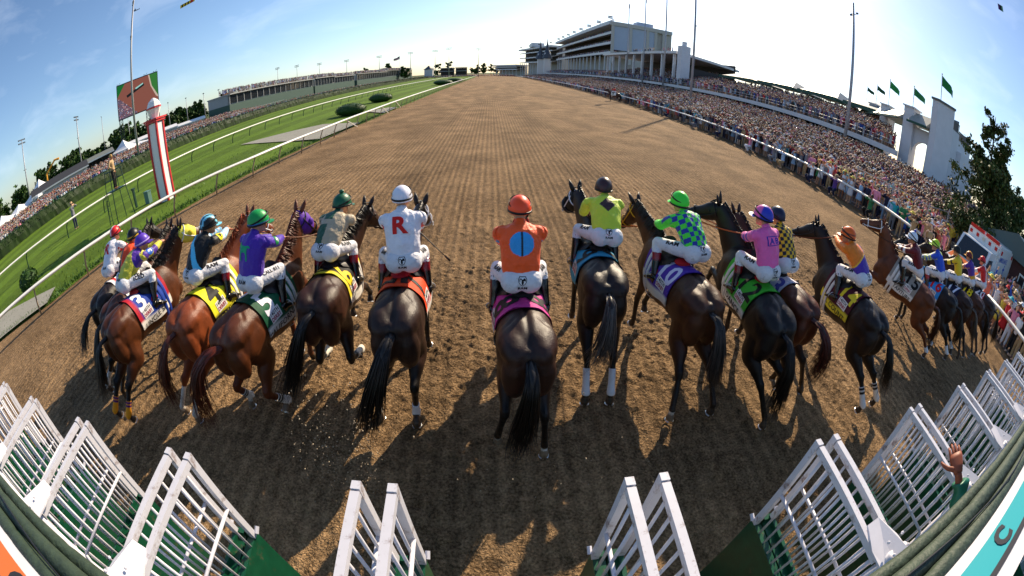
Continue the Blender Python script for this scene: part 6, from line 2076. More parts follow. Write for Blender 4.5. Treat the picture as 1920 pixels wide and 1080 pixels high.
DONKEY = [(-.48, .30), (-.40, .42), (-.30, .44), (-.22, .30), (.18, .26), (.34, .30), (.50, .24), (.48, .16), (.32, .20), (.30, .02), (.34, -.18), (.36, -.44), (.26, -.44),
          (.22, -.16), (.10, -.04), (-.12, -.04), (-.16, -.22), (-.14, -.46), (-.24, -.46), (-.30, -.20), (-.32, .04), (-.36, .18), (-.50, .18)]
sq = [(-.5, -.5), (.5, -.5), (.5, .5), (-.5, .5)]
Z = 0.0
FIELD = [
 dict(n=1, at=(-6.85, 3.75), heading=-2, coat='black', seed=1, label='black horse under a red cloth, farthest left beside the inner rail', cloth='#c01722', edge='#e8e6e4', num='1', num_rgb='#f2f0ee',
      tail=[(-.04, -.12, 0), (-.16, -.28, -.14), (-.30, -.38, -.36), (-.42, -.46, -.58)],
      rider=dict(dx=-0.12, dz=-0.05, label='jockey in white silks with a red letter R and a red cap, by the rail', silk=silk1, cap=capc('#c8161c', (lambda x, y, z: abs(x) < .16, '#e8e4e6')), boot_top='#0c0b0b', lean=44,
                 back_art=[('text', 'R', '#c8161c', 0, .30, .30, .27)], seat_text='RAM')),
 dict(n=2, at=(-6.05, 3.40), heading=4, coat='dark_bay', seed=2, label='dark bay horse under a white number 2 cloth, second from the inner rail', cloth='#e6e4e6', num='2', num_rgb='#141414', coat_rgb='#4a2617',
      hind=[(-6.62, 2.95, 0, -20), (-6.1, 3.05, .02, -10)], wraps=[('#e4e2de', .35, 1.1)] + [None] * 3,
      tail=[(-.03, -.12, 0), (-.12, -.26, -.2), (-.22, -.36, -.5), (-.34, -.44, -.86)],
      rider=dict(dz=-0.06, label='jockey in orange and black silks with a black cap, second from the inner rail', silk=silk2, cap=capc('#101010', (lambda x, y, z: .05 < z < .2, '#e0b41c')), lean=42, dx=0.0, seat_text='RAM')),
 dict(n=3, lift=.02, at=(-5.38, 2.94), heading=5, coat='bay', seed=3, coat_rgb='#50280f', label='bay horse with orange leg bands under a blue number 3 cloth', cloth='#1b3f9c', num='3', num_rgb='#eceaf0', cloth_name='UNCLE SI', edge='#b02030',
      hind=[(-5.71, 2.28, 0, -22), (-5.36, 2.42, 0, -22)], wraps=[('#e8961c', .48, 1.12, '#5a1f6a'), ('#e8961c', .48, 1.12, '#5a1f6a'), None, None], girth='#1b3f9c', pad='#8c1f22', blaze=True,
      hood='#e4dc52', cups='#e8d23a', bridle='#f0eef0', rein='#8a4a22', neck_yaw=-20, neck_pitch=50, head_pitch=-30,
      tail=[(-.02, -.12, 0), (-.10, -.24, -.2), (-.22, -.32, -.5), (-.38, -.40, -.82)],
      rider=dict(dz=-0.02, dx=-0.1, label='jockey in yellow and purple silks with a purple pompom cap', silk=silk3, cap=capc('#5a34b0', (lambda x, y, z: z < .14, '#4a2390')), pom='#5a34b0', lean=28, twist=-12, head_yaw=-16,
                 seat_text='RAM', leg_text=['TEA', 'ICED'], armband=[(1, '3', '#2a62c0', '#f0f0f4')], hands=(.09, 1.68, 1.90), bands=((.12, .1),), band_rgb='#b8a0e0')),
 dict(n=4, at=(-3.95, 3.20), heading=4, coat='chestnut', seed=4, label='chestnut horse under a yellow number 4 cloth', cloth='#e8e02a', num='4', num_rgb='#131313', strip='#17130f', cloth_name='DANZA', tail_rgb='#4a2011', tail_tip='#3a1408', points=.15,
      hind=[(-4.40, 3.0, 0, -18), (-4.05, 2.86, 0, -10)], socks=(.5, .5, 0, 0), bridle='#efecee', rein='#a8522a', neck_yaw=-14, neck_pitch=50, mane_fly=1.0, mane_rgb='#8c3f1c', girth='#e8e6e2', blaze=True,
      tail=[(-.02, -.12, 0), (-.09, -.26, -.15), (-.20, -.36, -.5), (-.26, -.34, -.9)],
      rider=dict(dz=-0.02, dx=-0.04, label='jockey in black silks with a light blue sash and yellow armband', silk=silk4, cap=capc('#101114', (lambda x, y, z: abs(x) < .16 or .42 < abs(x) < .62, '#7fd4f0')), boot_top='#8a1220', lean=44, twist=-14, head_yaw=-20,
                 armband=[(1, '4', '#e8d82a', '#101010')], hands=(.07, 1.66, 1.95), whip=None)),
 dict(n=5, at=(-2.96, 2.98), heading=9, coat='chestnut', coat_rgb='#54290f', seed=5, label='brown horse with a purple blinker hood under a dark green number 5 cloth', cloth='#0e5a3c', num='5', num_rgb='#e6e6f0', cloth_name='CALIFORNIA', edge='#0b4a30', points=.7,
      hind=[(-3.24, 3.30, .03, 20), (-2.66, 3.24, .06, 62)], wraps=[('#e6e3de', .42, 1.1, '#181818'), ('#e6e3de', .42, 1.1, '#181818'), None, None], socks=(.1, .1, 0, 0), hood='#5a2a9c', cups='#5a2a9c', tail_rgb='#4f1f10', tail_tip='#3d1408', tail_w=1.35, pad='#d8d2bc',
      neck_pitch=56, neck_yaw=-4, head_pitch=-48, mane_rgb='#5a2410', rein='#6a3a22',
      tail=[(-.07, -.14, .02), (-.19, -.26, -.08), (-.30, -.38, -.40), (-.30, -.44, -.86)],
      rider=dict(dz=-0.03, label='jockey in purple silks with a green donkey emblem and green cap', silk=plain('#4a22a0', None), cap=capc('#169a4a', (lambda x, y, z: -.08 < z < .06, '#3a6ad0'), (lambda x, y, z: abs(x) < .07, '#0f7a3a')), lean=60, twist=-8, head_yaw=-30, dx=0.06,
                 back_art=[('poly', DONKEY, '#13a070', -.03, .29, .22, .24)], seat_text='RAM', leg_text=['CALL 811'], armband=[(1, '5', '#128a44', '#eef2ee')], hands=(.10, 1.60, 1.86), cuff=1)),
 dict(n=6, at=(-1.98, 3.60), heading=-3, coat='dark_bay', coat_rgb='#33190e', seed=6, label='dark bay horse with tucked hind feet under a black number 6 cloth', cloth='#131212', num='6', num_rgb='#e6c81e', edge='#e0cf30',
      hind=[(-2.20, 4.02, .36, 88), (-1.72, 4.02, .36, 88)], wraps=[('#ddd8cc', .45, 1.02), ('#ddd8cc', .45, 1.02), None, None], neck_yaw=-22, neck_pitch=46, head_pitch=-44, pitch=-1,
      front=[(0, 1.75, .12, 20), (0, 1.95, .25, 30)],
      tail=[(-.05, -.13, 0), (-.18, -.25, -.25), (-.32, -.30, -.60), (-.50, -.36, -.98)],
      rider=dict(dz=0.0, label='jockey in dark green and tan quartered silks with a green pompom cap', silk=silk6, cap=capc('#0f5a3c'), pom='#0f5a3c', boot_top='#8a1220', lean=38, twist=-16, head_yaw=-14, dy=.05, hands=(.09, 1.68, 1.86))),
 dict(n=7, at=(-.98, 3.25), heading=-2, coat='dark_bay', coat_rgb='#2c1a13', seed=7, label='near black horse under an orange number 7 cloth', cloth='#e8481c', num='7', num_rgb='#131313', pad='#a01420', num_phi=.62,
      hind=[(-1.34, 3.29, 0, 35), (-.88, 3.18, .02, 45)], socks=(.12, 0, 0, 0), wraps=[None, ('#e2dfe2', .62, 1.14), None, None], bridle='#e8e6e8', neck_yaw=-8, neck_pitch=40, tail_w=1.2,
      tail=[(-.03, -.14, 0), (-.12, -.28, -.22), (-.26, -.36, -.62), (-.40, -.36, -1.06)],
      rider=dict(dz=0.01, dx=0.07, label='jockey in white silks with a big red letter R and red sleeves', silk=silk7, cap=capc('#e4e2ea', (lambda x, y, z: .34 < z < .44, '#9aa0c8')), boot_top='#8a1220', lean=60, tilt=-2, bands=((.42, .35), (.08, .05)),
                 back_art=[('text', 'R', '#d2201c', 0, .33, .27, .25)], whip=1, whip_to=(.36, -.12, -.34), whip_label='black riding crop held beside the orange number 7 cloth')),
 dict(n=8, at=(.35, 2.82), heading=-2, coat='dark_bay', coat_rgb='#331c13', seed=8, label='dark bay horse in the middle under a pink number 8 cloth', cloth='#c83a8c', num='8', num_rgb='#14101a', num_phi=.66, pad='#121012', tail_w=1.1,
      hind=[(.06, 2.95, 0, -10), (.56, 2.74, 0, 8)], socks=(.08, .10, 0, 0), bridle='#c02420', neck_yaw=-10, neck_pitch=36,
      tail=[(0, -.13, -.02), (-.02, -.22, -.28), (-.06, -.22, -.66), (-.09, -.16, -1.08)],
      rider=dict(label='jockey in orange silks with a large blue disc and orange cap', silk=silk8, cap=capc('#ff4f1e'), lean=62, dx=-.02, bands=((.45, .35), (-.02, .02)), boot_top='#0c0b0c')),
 dict(n=9, at=(1.32, 3.86), heading=4, coat='black', coat_rgb='#221611', seed=9, label='black horse with white hind wraps under a turquoise number 9 cloth', cloth='#2f9cc0', num='9', num_rgb='#0f1216', num_phi=.66, strip='#2f9cc0',
      hind=[(1.13, 3.40, 0, 12), (1.45, 3.40, 0, 12)], wraps=[('#e4e2e4', .30, 1.14)] * 2 + [None] * 2, hood='#121214', cups='#121214', sheepskin='#15151a', bridle='#e8e8f0', neck_yaw=14, neck_pitch=44, tail_w=.9, tail_tip='#8a8078', lift=.0, pitch=2,
      tail=[(0, -.13, 0), (-.01, -.25, -.2), (-.05, -.30, -.5), (-.12, -.26, -.78)],
      rider=dict(label='jockey in lime yellow silks with a dark brown diamond', silk=silk9, cap=capc('#3a2326'), lean=42, bands=((-.15, .05),), dx=0.07, whip=1, whip_to=(.22, -.2, -.25), whip_label='black riding crop beside the lime yellow silks')),
 dict(n=10, lift=.0, at=(2.47, 3.48), heading=-5, coat='bay', coat_rgb='#43230f', seed=10, label='bay horse in a yellow bridle under a purple number 10 cloth', cloth='#5634a4', num='10', num_rgb='#d9d6ec', pad='#b01c22', girth='#d8d6dc',
      hind=[(2.14, 3.01, 0, 5), (2.73, 2.88, 0, 0)], socks=(.14, 0, 0, 0), bridle='#e0a01c', rein='#c86a2c', neck_yaw=8, neck_pitch=35, head_pitch=-54, mane_side=-1, front=[(0, 1.62, 0, -20), (0, 1.80, .16, 20)],
      tail=[(.02, -.12, 0), (.05, -.24, -.24), (.10, -.27, -.6), (.24, -.24, -.95)], tail_w=1.0, tail_tip='#5a5450',
      rider=dict(dz=-0.02, dx=0.12, label='jockey in lime and blue checked silks with a lime cap', silk=checks('#4fe83c', '#27369c', .062, .062, '#4fe83c'), cap=capc('#3fe03a'), boot_top='#8a1220', lean=40, twist=10, bands=((.35, .3), (-.2, .05)), elbow=.9)),
 dict(n=12, at=(3.43, 3.15), heading=3, coat='black', coat_rgb='#100d0d', seed=12, label='rearing black horse under a bright green number 12 cloth', cloth='#3fae2e', num='12', num_rgb='#10140f', pitch=10, pad='#b01c20', cloth_name='DANCE',
      hind=[(3.50, 2.74, 0, 20), (3.98, 3.14, .17, 60)], neck_yaw=26, neck_pitch=50, head_pitch=-32, head_yaw=22, rein='#c05a2c', front=[(0, 1.85, .75, 60), (0, 1.70, .55, 70)],
      tail=[(.01, -.13, 0), (.04, -.27, -.2), (.07, -.32, -.62), (.16, -.30, -1.06)], tail_w=.95,
      rider=dict(dz=-0.03, label='jockey in pink silks with boxed blue letters A B', silk=silk12, cap=capc('#f065ae', (lambda x, y, z: (x < 0) == (y < .1), '#2a3ab8')), boot_top='#7a1018', lean=58, twist=16, head_yaw=22, dx=-0.03,
                 back_art=[('poly', [(-1, -.5), (1, -.5), (1, .5), (-1, .5)], '#2b2f9a', 0, .34, .118, .118), ('poly2', [(-1, -.5), (1, -.5), (1, .5), (-1, .5)], '#f065ae', 0, .34, .104, .098), ('text', 'A', '#2b2f9a', -.052, .34, .115, .105), ('text', 'B', '#2b2f9a', .052, .34, .115, .105)])),
 dict(n=13, at=(4.15, 3.38), heading=-6, coat='red_bay', coat_rgb='#4e210d', seed=13, label='reddish bay horse under a white number 13 cloth', cloth='#c9c8d6', num='13', num_rgb='#4a50a0', tail_rgb='#2a100a', tail_tip='#5a1c0c',
      hind=[(4.05, 3.35, .12, 70), (4.62, 3.30, 0, 20)], socks=(.12, 0, 0, 0), tail=[(.03, -.13, 0), (.12, -.28, -.14), (.17, -.34, -.44), (.14, -.32, -.80)], tail_w=1.1,
      rider=dict(label='jockey in yellow and black checked silks with a navy cap', silk=checks('#e8b818', '#141628', .05, .05, '#e8b818'), cap=capc('#141c3c'), lean=46, dx=-.02)),
 dict(n=14, lift=.02, at=(5.44, 2.92), heading=3, coat='black', coat_rgb='#1c120e', seed=14, label='near black horse under a maroon number 14 cloth', cloth='#4a1024', num='14', num_rgb='#e6cf2a', strip='#e0cf36', cloth_name='L COUNT', pitch=5,
      hind=[(5.47, 2.40, 0, -16), (6.00, 2.48, 0, -16)], wraps=[('#e8e6e4', .30, 1.12, '#151515')] * 2 + [None] * 2, neck_yaw=14, neck_pitch=48, head_pitch=-36, head_yaw=16, rein='#6a3420', mane_side=1,
      front=[(0, 1.80, .3, 45), (0, 1.70, .2, 55)],
      tail=[(.03, -.13, 0), (.12, -.26, -.2), (.24, -.32, -.52), (.40, -.36, -.86)],
      rider=dict(dx=-0.06, label='jockey in orange and purple silks with an orange cap', silk=silk14, cap=capc('#e8641c', (lambda x, y, z: .30 < z < .40, '#111111')), lean=34, twist=14, head_yaw=20, hands=(.09, 1.70, 1.95))),
 dict(n=15, at=(9.02, 3.74), heading=-26, coat='chestnut', coat_rgb='#5c2f16', seed=15, label='light bay horse with raised forelegs under a grey number 15 cloth', cloth='#97938c', num='15', num_rgb='#121212', pitch=12, points=.5, cloth_name='TAPITURE',
      hind=[(9.42, 3.34, 0, -5), (9.95, 3.30, 0, -10)], wraps=[('#e8e6e6', .70, 1.1), ('#e8e6e6', .60, 1.12), None, None], bridle='#f0eeee', neck_yaw=10, neck_pitch=54, head_pitch=-22, head_yaw=14, front=[(0, 2.05, 1.0, 80), (0, 2.0, .62, 65)], tail_rgb='#40200f', pad='#b8b6b2', girth='#e6e4e0',
      tail=[(.03, -.13, 0), (.09, -.25, -.2), (.16, -.3, -.55), (.2, -.28, -.92)],
      rider=dict(dx=-0.2, label='jockey in maroon silks with a white ring and a white cap', silk=silk15, cap=capc('#dfe4ee'), lean=42, twist=14, head_yaw=20, boot_top='#0c0b0c', pom='#2a3ab0')),
 dict(n=16, at=(10.42, 3.60), heading=-14, coat='black', coat_rgb='#18100d', seed=16, label='black horse under a light blue number 16 cloth', cloth='#2f90d8', num='16', num_rgb='#cc1f24', num_phi=.62, pitch=4,
      hind=[(10.62, 3.20, 0, 5), (11.1, 3.16, .02, 20)], wraps=[('#e8e6e6', .5, 1.12)] * 2 + [None] * 2, tail=[(.04, -.13, 0), (.13, -.27, -.22), (.2, -.33, -.58), (.3, -.34, -.92)],
      rider=dict(label='jockey in royal blue silks with lime checked sleeves and lime cap', silk=silk16, cap=capc('#b8e02a', (lambda x, y, z: z < .1, '#cfe86a')), boot_top='#a01420', lean=48, twist=8, head_yaw=12)),
 dict(n=17, at=(11.68, 3.52), heading=-11, coat='dark_bay', coat_rgb='#2c1810', seed=17, label='dark bay horse with a white noseband under a navy number 17 cloth', cloth='#171c3a', num='17', num_rgb='#dfe4f2', sheepskin='#e8e6e8', num_phi=.62, neck_pitch=52, neck_yaw=8,
      hind=[(11.55, 3.16, 0, 5), (12.0, 3.10, .05, 30)], tail=[(.04, -.13, 0), (.14, -.28, -.2), (.24, -.36, -.52), (.4, -.42, -.8)], tail_tip='#8a7a6a',
      rider=dict(label='jockey in yellow silks with black sleeves and a black cap', silk=silk17, cap=capc('#121212'), lean=60, twist=6)),
 dict(n=18, at=(12.85, 3.42), heading=-9, coat='bay', coat_rgb='#43220f', seed=18, label='bay horse under a black number 18 cloth', cloth='#15130f', num='18', num_rgb='#e4c61e', num_phi=.62, socks=(.14, 0, 0, 0),
      hind=[(12.5, 3.0, 0, -5), (13.0, 2.96, 0, -5)], tail=[(.04, -.13, 0), (.14, -.27, -.2), (.26, -.34, -.55), (.38, -.4, -.9)],
      rider=dict(label='jockey in purple silks with gold checked sleeves', silk=silk18, cap=capc('#e6a21a', (lambda x, y, z: abs(x) > .55, '#7a1a2a')), lean=54, twist=6)),
 dict(n=20, at=(14.15, 3.35), heading=-9, coat='dark_bay', coat_rgb='#2a1710', seed=20, label='dark horse under a teal and red cloth, farthest right of the field', cloth='#1c2c4a', num='20', num_rgb='#d8dce8', num_phi=.62, edge='#b81c28',
      hind=[(13.7, 2.95, 0, -5), (14.2, 2.9, 0, -5)], tail=[(.04, -.13, 0), (.16, -.28, -.25), (.28, -.36, -.6), (.4, -.4, -.95)],
      rider=dict(label='jockey in red silks with a white stripe and red cap, farthest right', silk=silk20, cap=capc('#d01a20'), lean=60, twist=4)),
]
for sp in FIELD:
    h, Bm, bits, _ = horse(sp)
    rider(sp, h, Bm, bits)
# ------------------------------------------------------------------ spectators: 300 figures nearest the camera, the rest as masses
SK = ['#d9a98a', '#c99474', '#a9714f', '#7a4a30', '#e3b99c']
CN = {'white': '#e6e6ea', 'pale blue': '#9fc0e0', 'navy': '#1c2444', 'black': '#141416', 'red': '#c02028', 'pink': '#e08aa4', 'teal': '#1f9aa8', 'tan': '#b89a70', 'green': '#2f7a4a', 'yellow': '#e2cc50', 'purple': '#5a3a86', 'grey': '#7c7c84', 'coral': '#e2705a', 'royal blue': '#2a56b8', 'lilac': '#b49ccc', 'maroon': '#5c1824'}
m_ppl = {}
def cmat(name):
    h_ = CN.get(name, name)
    return mat('cloth_' + name.replace('#', 'x').replace(' ', '_'), tuple(srgb(h_)), rough=.75, noise=.10, nscale=14)
POSES = {'up': ((.16, .22, 1.62), (-.16, .22, 1.62)), 'down': ((.27, .03, .86), (-.27, .03, .86)), 'one': ((.26, .10, 1.86), (-.27, .05, .88)), 'clap': ((.05, .33, 1.22), (-.05, .33, 1.22)), 'hip': ((.24, .10, 1.02), (-.26, .03, .87)), 'photo': ((.10, .24, 1.56), (-.10, .24, 1.56))}
PH = {'up': 'holding both hands to the eyes', 'down': 'standing arms down', 'one': 'with one arm raised', 'clap': 'clapping', 'hip': 'hand on hip', 'photo': 'taking a picture'}
def arm_pts(s, hnd):
    sh = np.array((s * .185, 0, 1.42))
    el, w = ik2(sh, np.array(hnd), .29, .26, (s * .7, -.3, -.6))
    return sh, el, w
def make_pose(pose, fem, kneel=False):
    """meshes shared by every figure in this pose: body, shirt, trousers, dress"""
    hr, hl = POSES[pose]
    arms = {1: arm_pts(1, hr), -1: arm_pts(-1, hl)}
    HC = np.array((0, .03, 1.63))
    sw = .165 if fem else .19
    kn = {s: (np.array((s * .09, 0, .90)), np.array((s * .105, .03, .48)), np.array((s * .11, -.01, .08))) for s in (-1, 1)}
    if kneel:
        kn = {s: (np.array((s * .10, 0, .90)), np.array((s * .20, .38, .88)), np.array((s * .18, .12, .50))) for s in (-1, 1)}
    def torso(mb, g):
        zz = np.array([.86, .96, 1.10, 1.26, 1.38, 1.46])
        mb.tube(np.column_stack([0 * zz, [0, 0, .005, .01, 0, 0], zz]), np.column_stack([np.array([.15, .165, .135, .155, sw, .09]) + g, np.array([.10, .12, .105, .115, .10, .07]) + g]), 12, ref=(1, 0, 0))
    mb = MB()
    torso(mb, -.01)
    mb.tube([(0, 0, 1.42), (0, .015, 1.56)], .05, 8)
    A = face_into(mb, HC, (0, 1, -.05), (0, 0, 1))
    for s in (-1, 1):
        sh, el, w = arms[s]
        mb.tube(path([sh - (s * .05, 0, 0), sh, el], 5), np.linspace(.05, .04, 5), 8)
        mb.tube([el, lerp(el, w, .4), w], np.array([.04, .042, .028]), 8)
        a, b, c = kn[s]
        mb.tube(path([a + (0, 0, .05), a, b], 6), np.linspace(.085, .058, 6), 8)
        mb.tube(path([b, lerp(b, c, .35) - (0, .02, 0), c], 6), np.array([.056, .058, .056, .05, .042, .036]), 8)
        mb.tube([c + (0, -.05, -.03), c + (0, .05, -.035), c + (s * .02, .16, -.05)], np.array([(.04, .045), (.042, .04), (.03, .022)]), 8, ref=(1, 0, 0))
    v, f = remesh(mb, .022, 2)
    bd = MB()
    bd.add(v, f)
    hb = MB()
    for s in (-1, 1):
        sh, el, w = arms[s]
        hand_into(hb, w, nrm(w - el) + np.array((0, .1, 0)), (0, 1, .2), s, .5)
    for x, ff in ((hb.v, hb.f),):
        bd.v += x
        bd.f += [tuple(i + bd.n for i in q) for q in ff]
        bd.mi += hb.mi
        bd.c += hb.c
        bd.n += hb.n
    body = bd.mesh('person', True)
    mb = MB()
    torso(mb, .014)
    mb.tube([(0, 0, .84), (0, 0, .98)], np.array([(.17, .125)] * 2), 12, ref=(1, 0, 0))
    for s in (-1, 1):
        sh, el, w = arms[s]
        mb.tube(path([sh - (s * .06, 0, 0), sh, lerp(sh, el, .85)], 5), np.linspace(.068, .056, 5), 8)
        if not fem:
            mb.tube([lerp(sh, el, .8), el, lerp(el, w, .85)], .050, 8)
    v, f = remesh(mb, .024, 3)
    t = MB(); t.add(v, f); shirt = t.mesh('shirt', True)
    mb = MB()
    for s in (-1, 1):
        a, b, c = kn[s]
        mb.tube(path([a + (0, 0, .06), a, b], 6), np.linspace(.105, .078, 6), 9)
        mb.tube(path([b, c + (0, 0, .02)], 5), np.linspace(.076, .066, 5), 9)
    mb.tube([(0, 0, .82), (0, 0, 1.0)], np.array([(.165, .12), (.15, .115)]), 12, ref=(1, 0, 0))
    v, f = remesh(mb, .024, 3)
    t = MB(); t.add(v, f); trou = t.mesh('trousers', True)
    zz = np.array([1.44, 1.36, 1.24, 1.10, .98, .80, .62, .50])
    t = MB(); t.tube(np.column_stack([0 * zz, 0 * zz + .005, zz]), np.column_stack([[.115, .165, .165, .142, .178, .205, .235, .25], [.09, .115, .128, .115, .132, .155, .185, .20]]), 16, ref=(1, 0, 0)); dress = t.mesh('dress', True)
    return dict(body=body, shirt=shirt, trousers=trou, dress=dress)
PM = {(p, fm): make_pose(p, fm) for p in POSES for fm in (0, 1)}
PM[('photo', 2)] = make_pose('photo', 0, True)
def hats():
    out = {}
    hc = np.array((0, .03, 1.645))
    q = MB(); th = np.linspace(.001, 1.75, 8); q.grid(np.array([[hc + (math.sin(t) * math.cos(p) * .084, -.012 + math.sin(t) * math.sin(p) * .107 - .0, math.cos(t) * .118) for p in np.linspace(0, 2 * math.pi, 16, endpoint=False)] for t in th]), None, True); out['short'] = q.mesh('hair', True)
    q = MB(); q.grid(np.array([[hc + (math.sin(t) * math.cos(p) * .088, -.018 + math.sin(t) * math.sin(p) * .106, math.cos(t) * .12) for p in np.linspace(0, 2 * math.pi, 16, endpoint=False)] for t in np.linspace(.001, 1.5, 7)]), None, True)
    q.tube([hc + (0, -.06, .04), hc + (0, -.10, -.06), hc + (0, -.10, -.22)], np.array([(.085, .05), (.098, .05), (.06, .03)]), 12, ref=(1, 0, 0)); out['long'] = q.mesh('hair', True)
    q = MB(); q.lathe([(.26, .045), (.20, .06), (.115, .065), (.11, .12), (.07, .155), (.01, .16)], hc + (0, -.01, 0), 22); q.lathe([(.26, .041), (.12, .045), (.01, .05)], hc + (0, -.01, 0), 22); out['wide brim hat'] = q.mesh('hat', True)
    q = MB(); q.lathe([(.165, .06), (.12, .055), (.115, .13), (.09, .165), (.01, .16)], hc + (0, -.01, 0), 20); q.lathe([(.165, .056), (.01, .05)], hc + (0, -.01, 0), 20); out['straw fedora'] = q.mesh('hat', True)
    q = MB(); q.grid(np.array([[hc + (math.sin(t) * math.cos(p) * .09, -.008 + math.sin(t) * math.sin(p) * .112, .01 + math.cos(t) * .115) for p in np.linspace(0, 2 * math.pi, 16, endpoint=False)] for t in np.linspace(.001, 1.45, 7)]), None, True)
    q.grid(np.array([[hc + (x * .085, .085 + k * .085 * math.sqrt(max(0, 1 - x * x * .8)), .03 - k * .02) for x in np.linspace(-1, 1, 9)] for k in (0, .5, 1)])); out['cap'] = q.mesh('cap', True)
    return out
HT = hats()
HAIR = ['#1c1410', '#3a2416', '#6a4a2a', '#b08a4a', '#8a8680', '#241a14']
rp = np.random.default_rng(99)
labels_used = {}
near_people = []
def shared(me, name, m, parent):
    o = bpy.data.objects.new(name, me)
    if not len(me.materials):
        me.materials.append(None)
    COL.objects.link(o)
    o.material_slots[0].link = 'OBJECT'
    o.material_slots[0].material = m
    if parent:
        o.parent = parent
    return o
def rail_x(y):
    return float(np.interp(y, *np.array(OUTER).T))
def spectator(x, y, z, face, kneel=False, place='', group='spectators along the outer rail', force=None, legs=None, pose_=None):
    fem = int(rp.random() < .45) if not (kneel or legs) else 0
    pose = 'photo' if kneel else rp.choice(['up', 'down', 'one', 'clap', 'hip', 'photo', 'photo'])
    pose = pose_ or pose
    key = (pose, 2) if kneel else (pose, fem)
    T = PM[key]
    s = rp.uniform(.93, 1.0) if fem else rp.uniform(.98, 1.08)
    sk = SK[rp.choice(5, p=[.34, .26, .14, .08, .18])]
    b = shared(T['body'], 'person', mat('skin_' + sk[1:], tuple(srgb(sk)), rough=.55), None)
    b.location = (x, y, z - (.42 * s if kneel else 0))
    b.rotation_euler = (0, 0, face)
    b.scale = (s, s, s)
    names = list(CN)
    pw = np.array([.20, .10, .07, .07, .08, .08, .05, .04, .03, .05, .03, .05, .06, .05, .04, .0]); pw = pw / pw.sum()
    c1 = names[rp.choice(16, p=pw)] if not force else force
    dress = fem and rp.random() < .62
    if dress:
        shared(T['dress'], 'dress', cmat(c1), b)
        what = '%s dress' % c1
        who = 'woman'
    else:
        c2 = ['tan', 'navy', 'black', 'grey', 'white', 'pale blue', 'coral'][rp.choice(7, p=[.3, .24, .16, .12, .08, .06, .04])]
        c2 = legs or c2
        shared(T['shirt'], 'shirt', cmat(c1), b)
        shared(T['trousers'], 'trousers', cmat(c2), b)
        what = '%s top and %s trousers' % (c1, c2)
        who = 'woman' if fem else 'man'
    h = rp.random()
    hat = ''
    shared(HT['long' if fem else 'short'], 'hair', mat('hair_' + HAIR[k_ := int(rp.integers(0, 6))][1:], tuple(srgb(HAIR[k_])), rough=.6), b)
    if fem and h < .45:
        hc_ = ['white', 'pink', 'black', 'teal', 'tan', 'red', 'yellow'][rp.integers(0, 7)]
        shared(HT['wide brim hat'], 'hat', cmat(hc_), b); hat = ' and %s wide brim hat' % hc_
    elif not fem and h < .22:
        shared(HT['straw fedora'], 'hat', cmat('tan'), b); hat = ' and straw hat'
    elif not fem and h < .42:
        hc_ = ['white', 'navy', 'red', 'black', 'green'][rp.integers(0, 5)]
        shared(HT['cap'], 'cap', cmat(hc_), b); hat = ' and %s cap' % hc_
    lab = '%s in %s%s%s' % (who, what, hat, ', kneeling' if kneel else '')
    b['label'] = lab
    b['category'] = 'person'
    if group:
        b['group'] = group
    near_people.append((b, lab, place, (x, y), PH[pose] if not kneel else 'taking a picture', c1))
    return b
cand = []
for y in np.arange(1.2, 40, .46):            # rows parallel to the rail
    for k in range(40):
        x = rail_x(y) + .62 + k * .62 + rp.normal(0, .10)
        yy_ = y + rp.normal(0, .10)
        if x > 41 or (5.2 < yy_ < 9.4 and 17.5 < x < 36) or (x > 24.5 and yy_ < 10.3):
            continue
        if yy_ < 2.4 and x > 20 or 9.4 <= yy_ < 10.8 and x > 22.0:
            continue
        if rp.random() < .10:
            continue
        cand.append((math.hypot(x, yy_), x, yy_, k))
cand.sort()
N_IND = 282
for d_, x, y, k in cand[:N_IND]:
    z = .018 + float(slope(x)) * float(np.clip((y - 7) / 6, 0, 1))
    place = ('at the white rail' if k == 0 else 'in the second row behind the rail' if k == 1 else 'deeper in the crowd')
    place += ' near the ambulance' if y < 12 else ' below the white pylon' if y < 18 else ' farther up the stretch'
    spectator(x, y, z, math.atan2(-(-x * .75), (8 - y)) * 1.0 if False else R(90) + math.atan2(y - 6, x - 2) * .35 + rp.normal(0, .25), False, place)
for k, (y, o_) in enumerate(((13.9, -.45), (17.2, -.4), (19.5, -.45), (22.8, -.5), (24.1, -.4), (27.5, -.45), (33, -.4), (38.2, -.45), (46, -.4), (55, -.45), (57, -.4))):
    spectator(rail_x(y) + o_, y, .02, R(75) + rp.normal(0, .2), True, 'low under the white rail', 'photographers crouching under the outer rail')
spectator(18.4, 10.2, .02, R(80), False, 'standing in the gap of the rail', 'spectators along the outer rail', 'tan')
# every label singles one figure out: add what the figure does, then a neighbour, then its place
from collections import Counter
def uniq(level):
    cnt = Counter(o['label'] for o, *_ in near_people)
    for i, (o, lab, place, xy, ph_, c1) in enumerate(near_people):
        if cnt[o['label']] < 2:
            continue
        if level == 0:
            o['label'] = lab + ' ' + ph_
        elif level == 1:
            o['label'] = lab + ' ' + place
        else:
            j = min((m for m in range(len(near_people)) if m != i), key=lambda m: math.dist(near_people[m][3], xy))
            o['label'] = lab + ' beside someone in ' + near_people[j][5]
for lv in (0, 1, 2):
    uniq(lv)
for o, *_ in near_people:
    w_ = o['label'].replace(',', '').split()
    if len(w_) > 16:
        o['label'] = ' '.join(w_[:16]).rstrip(',')

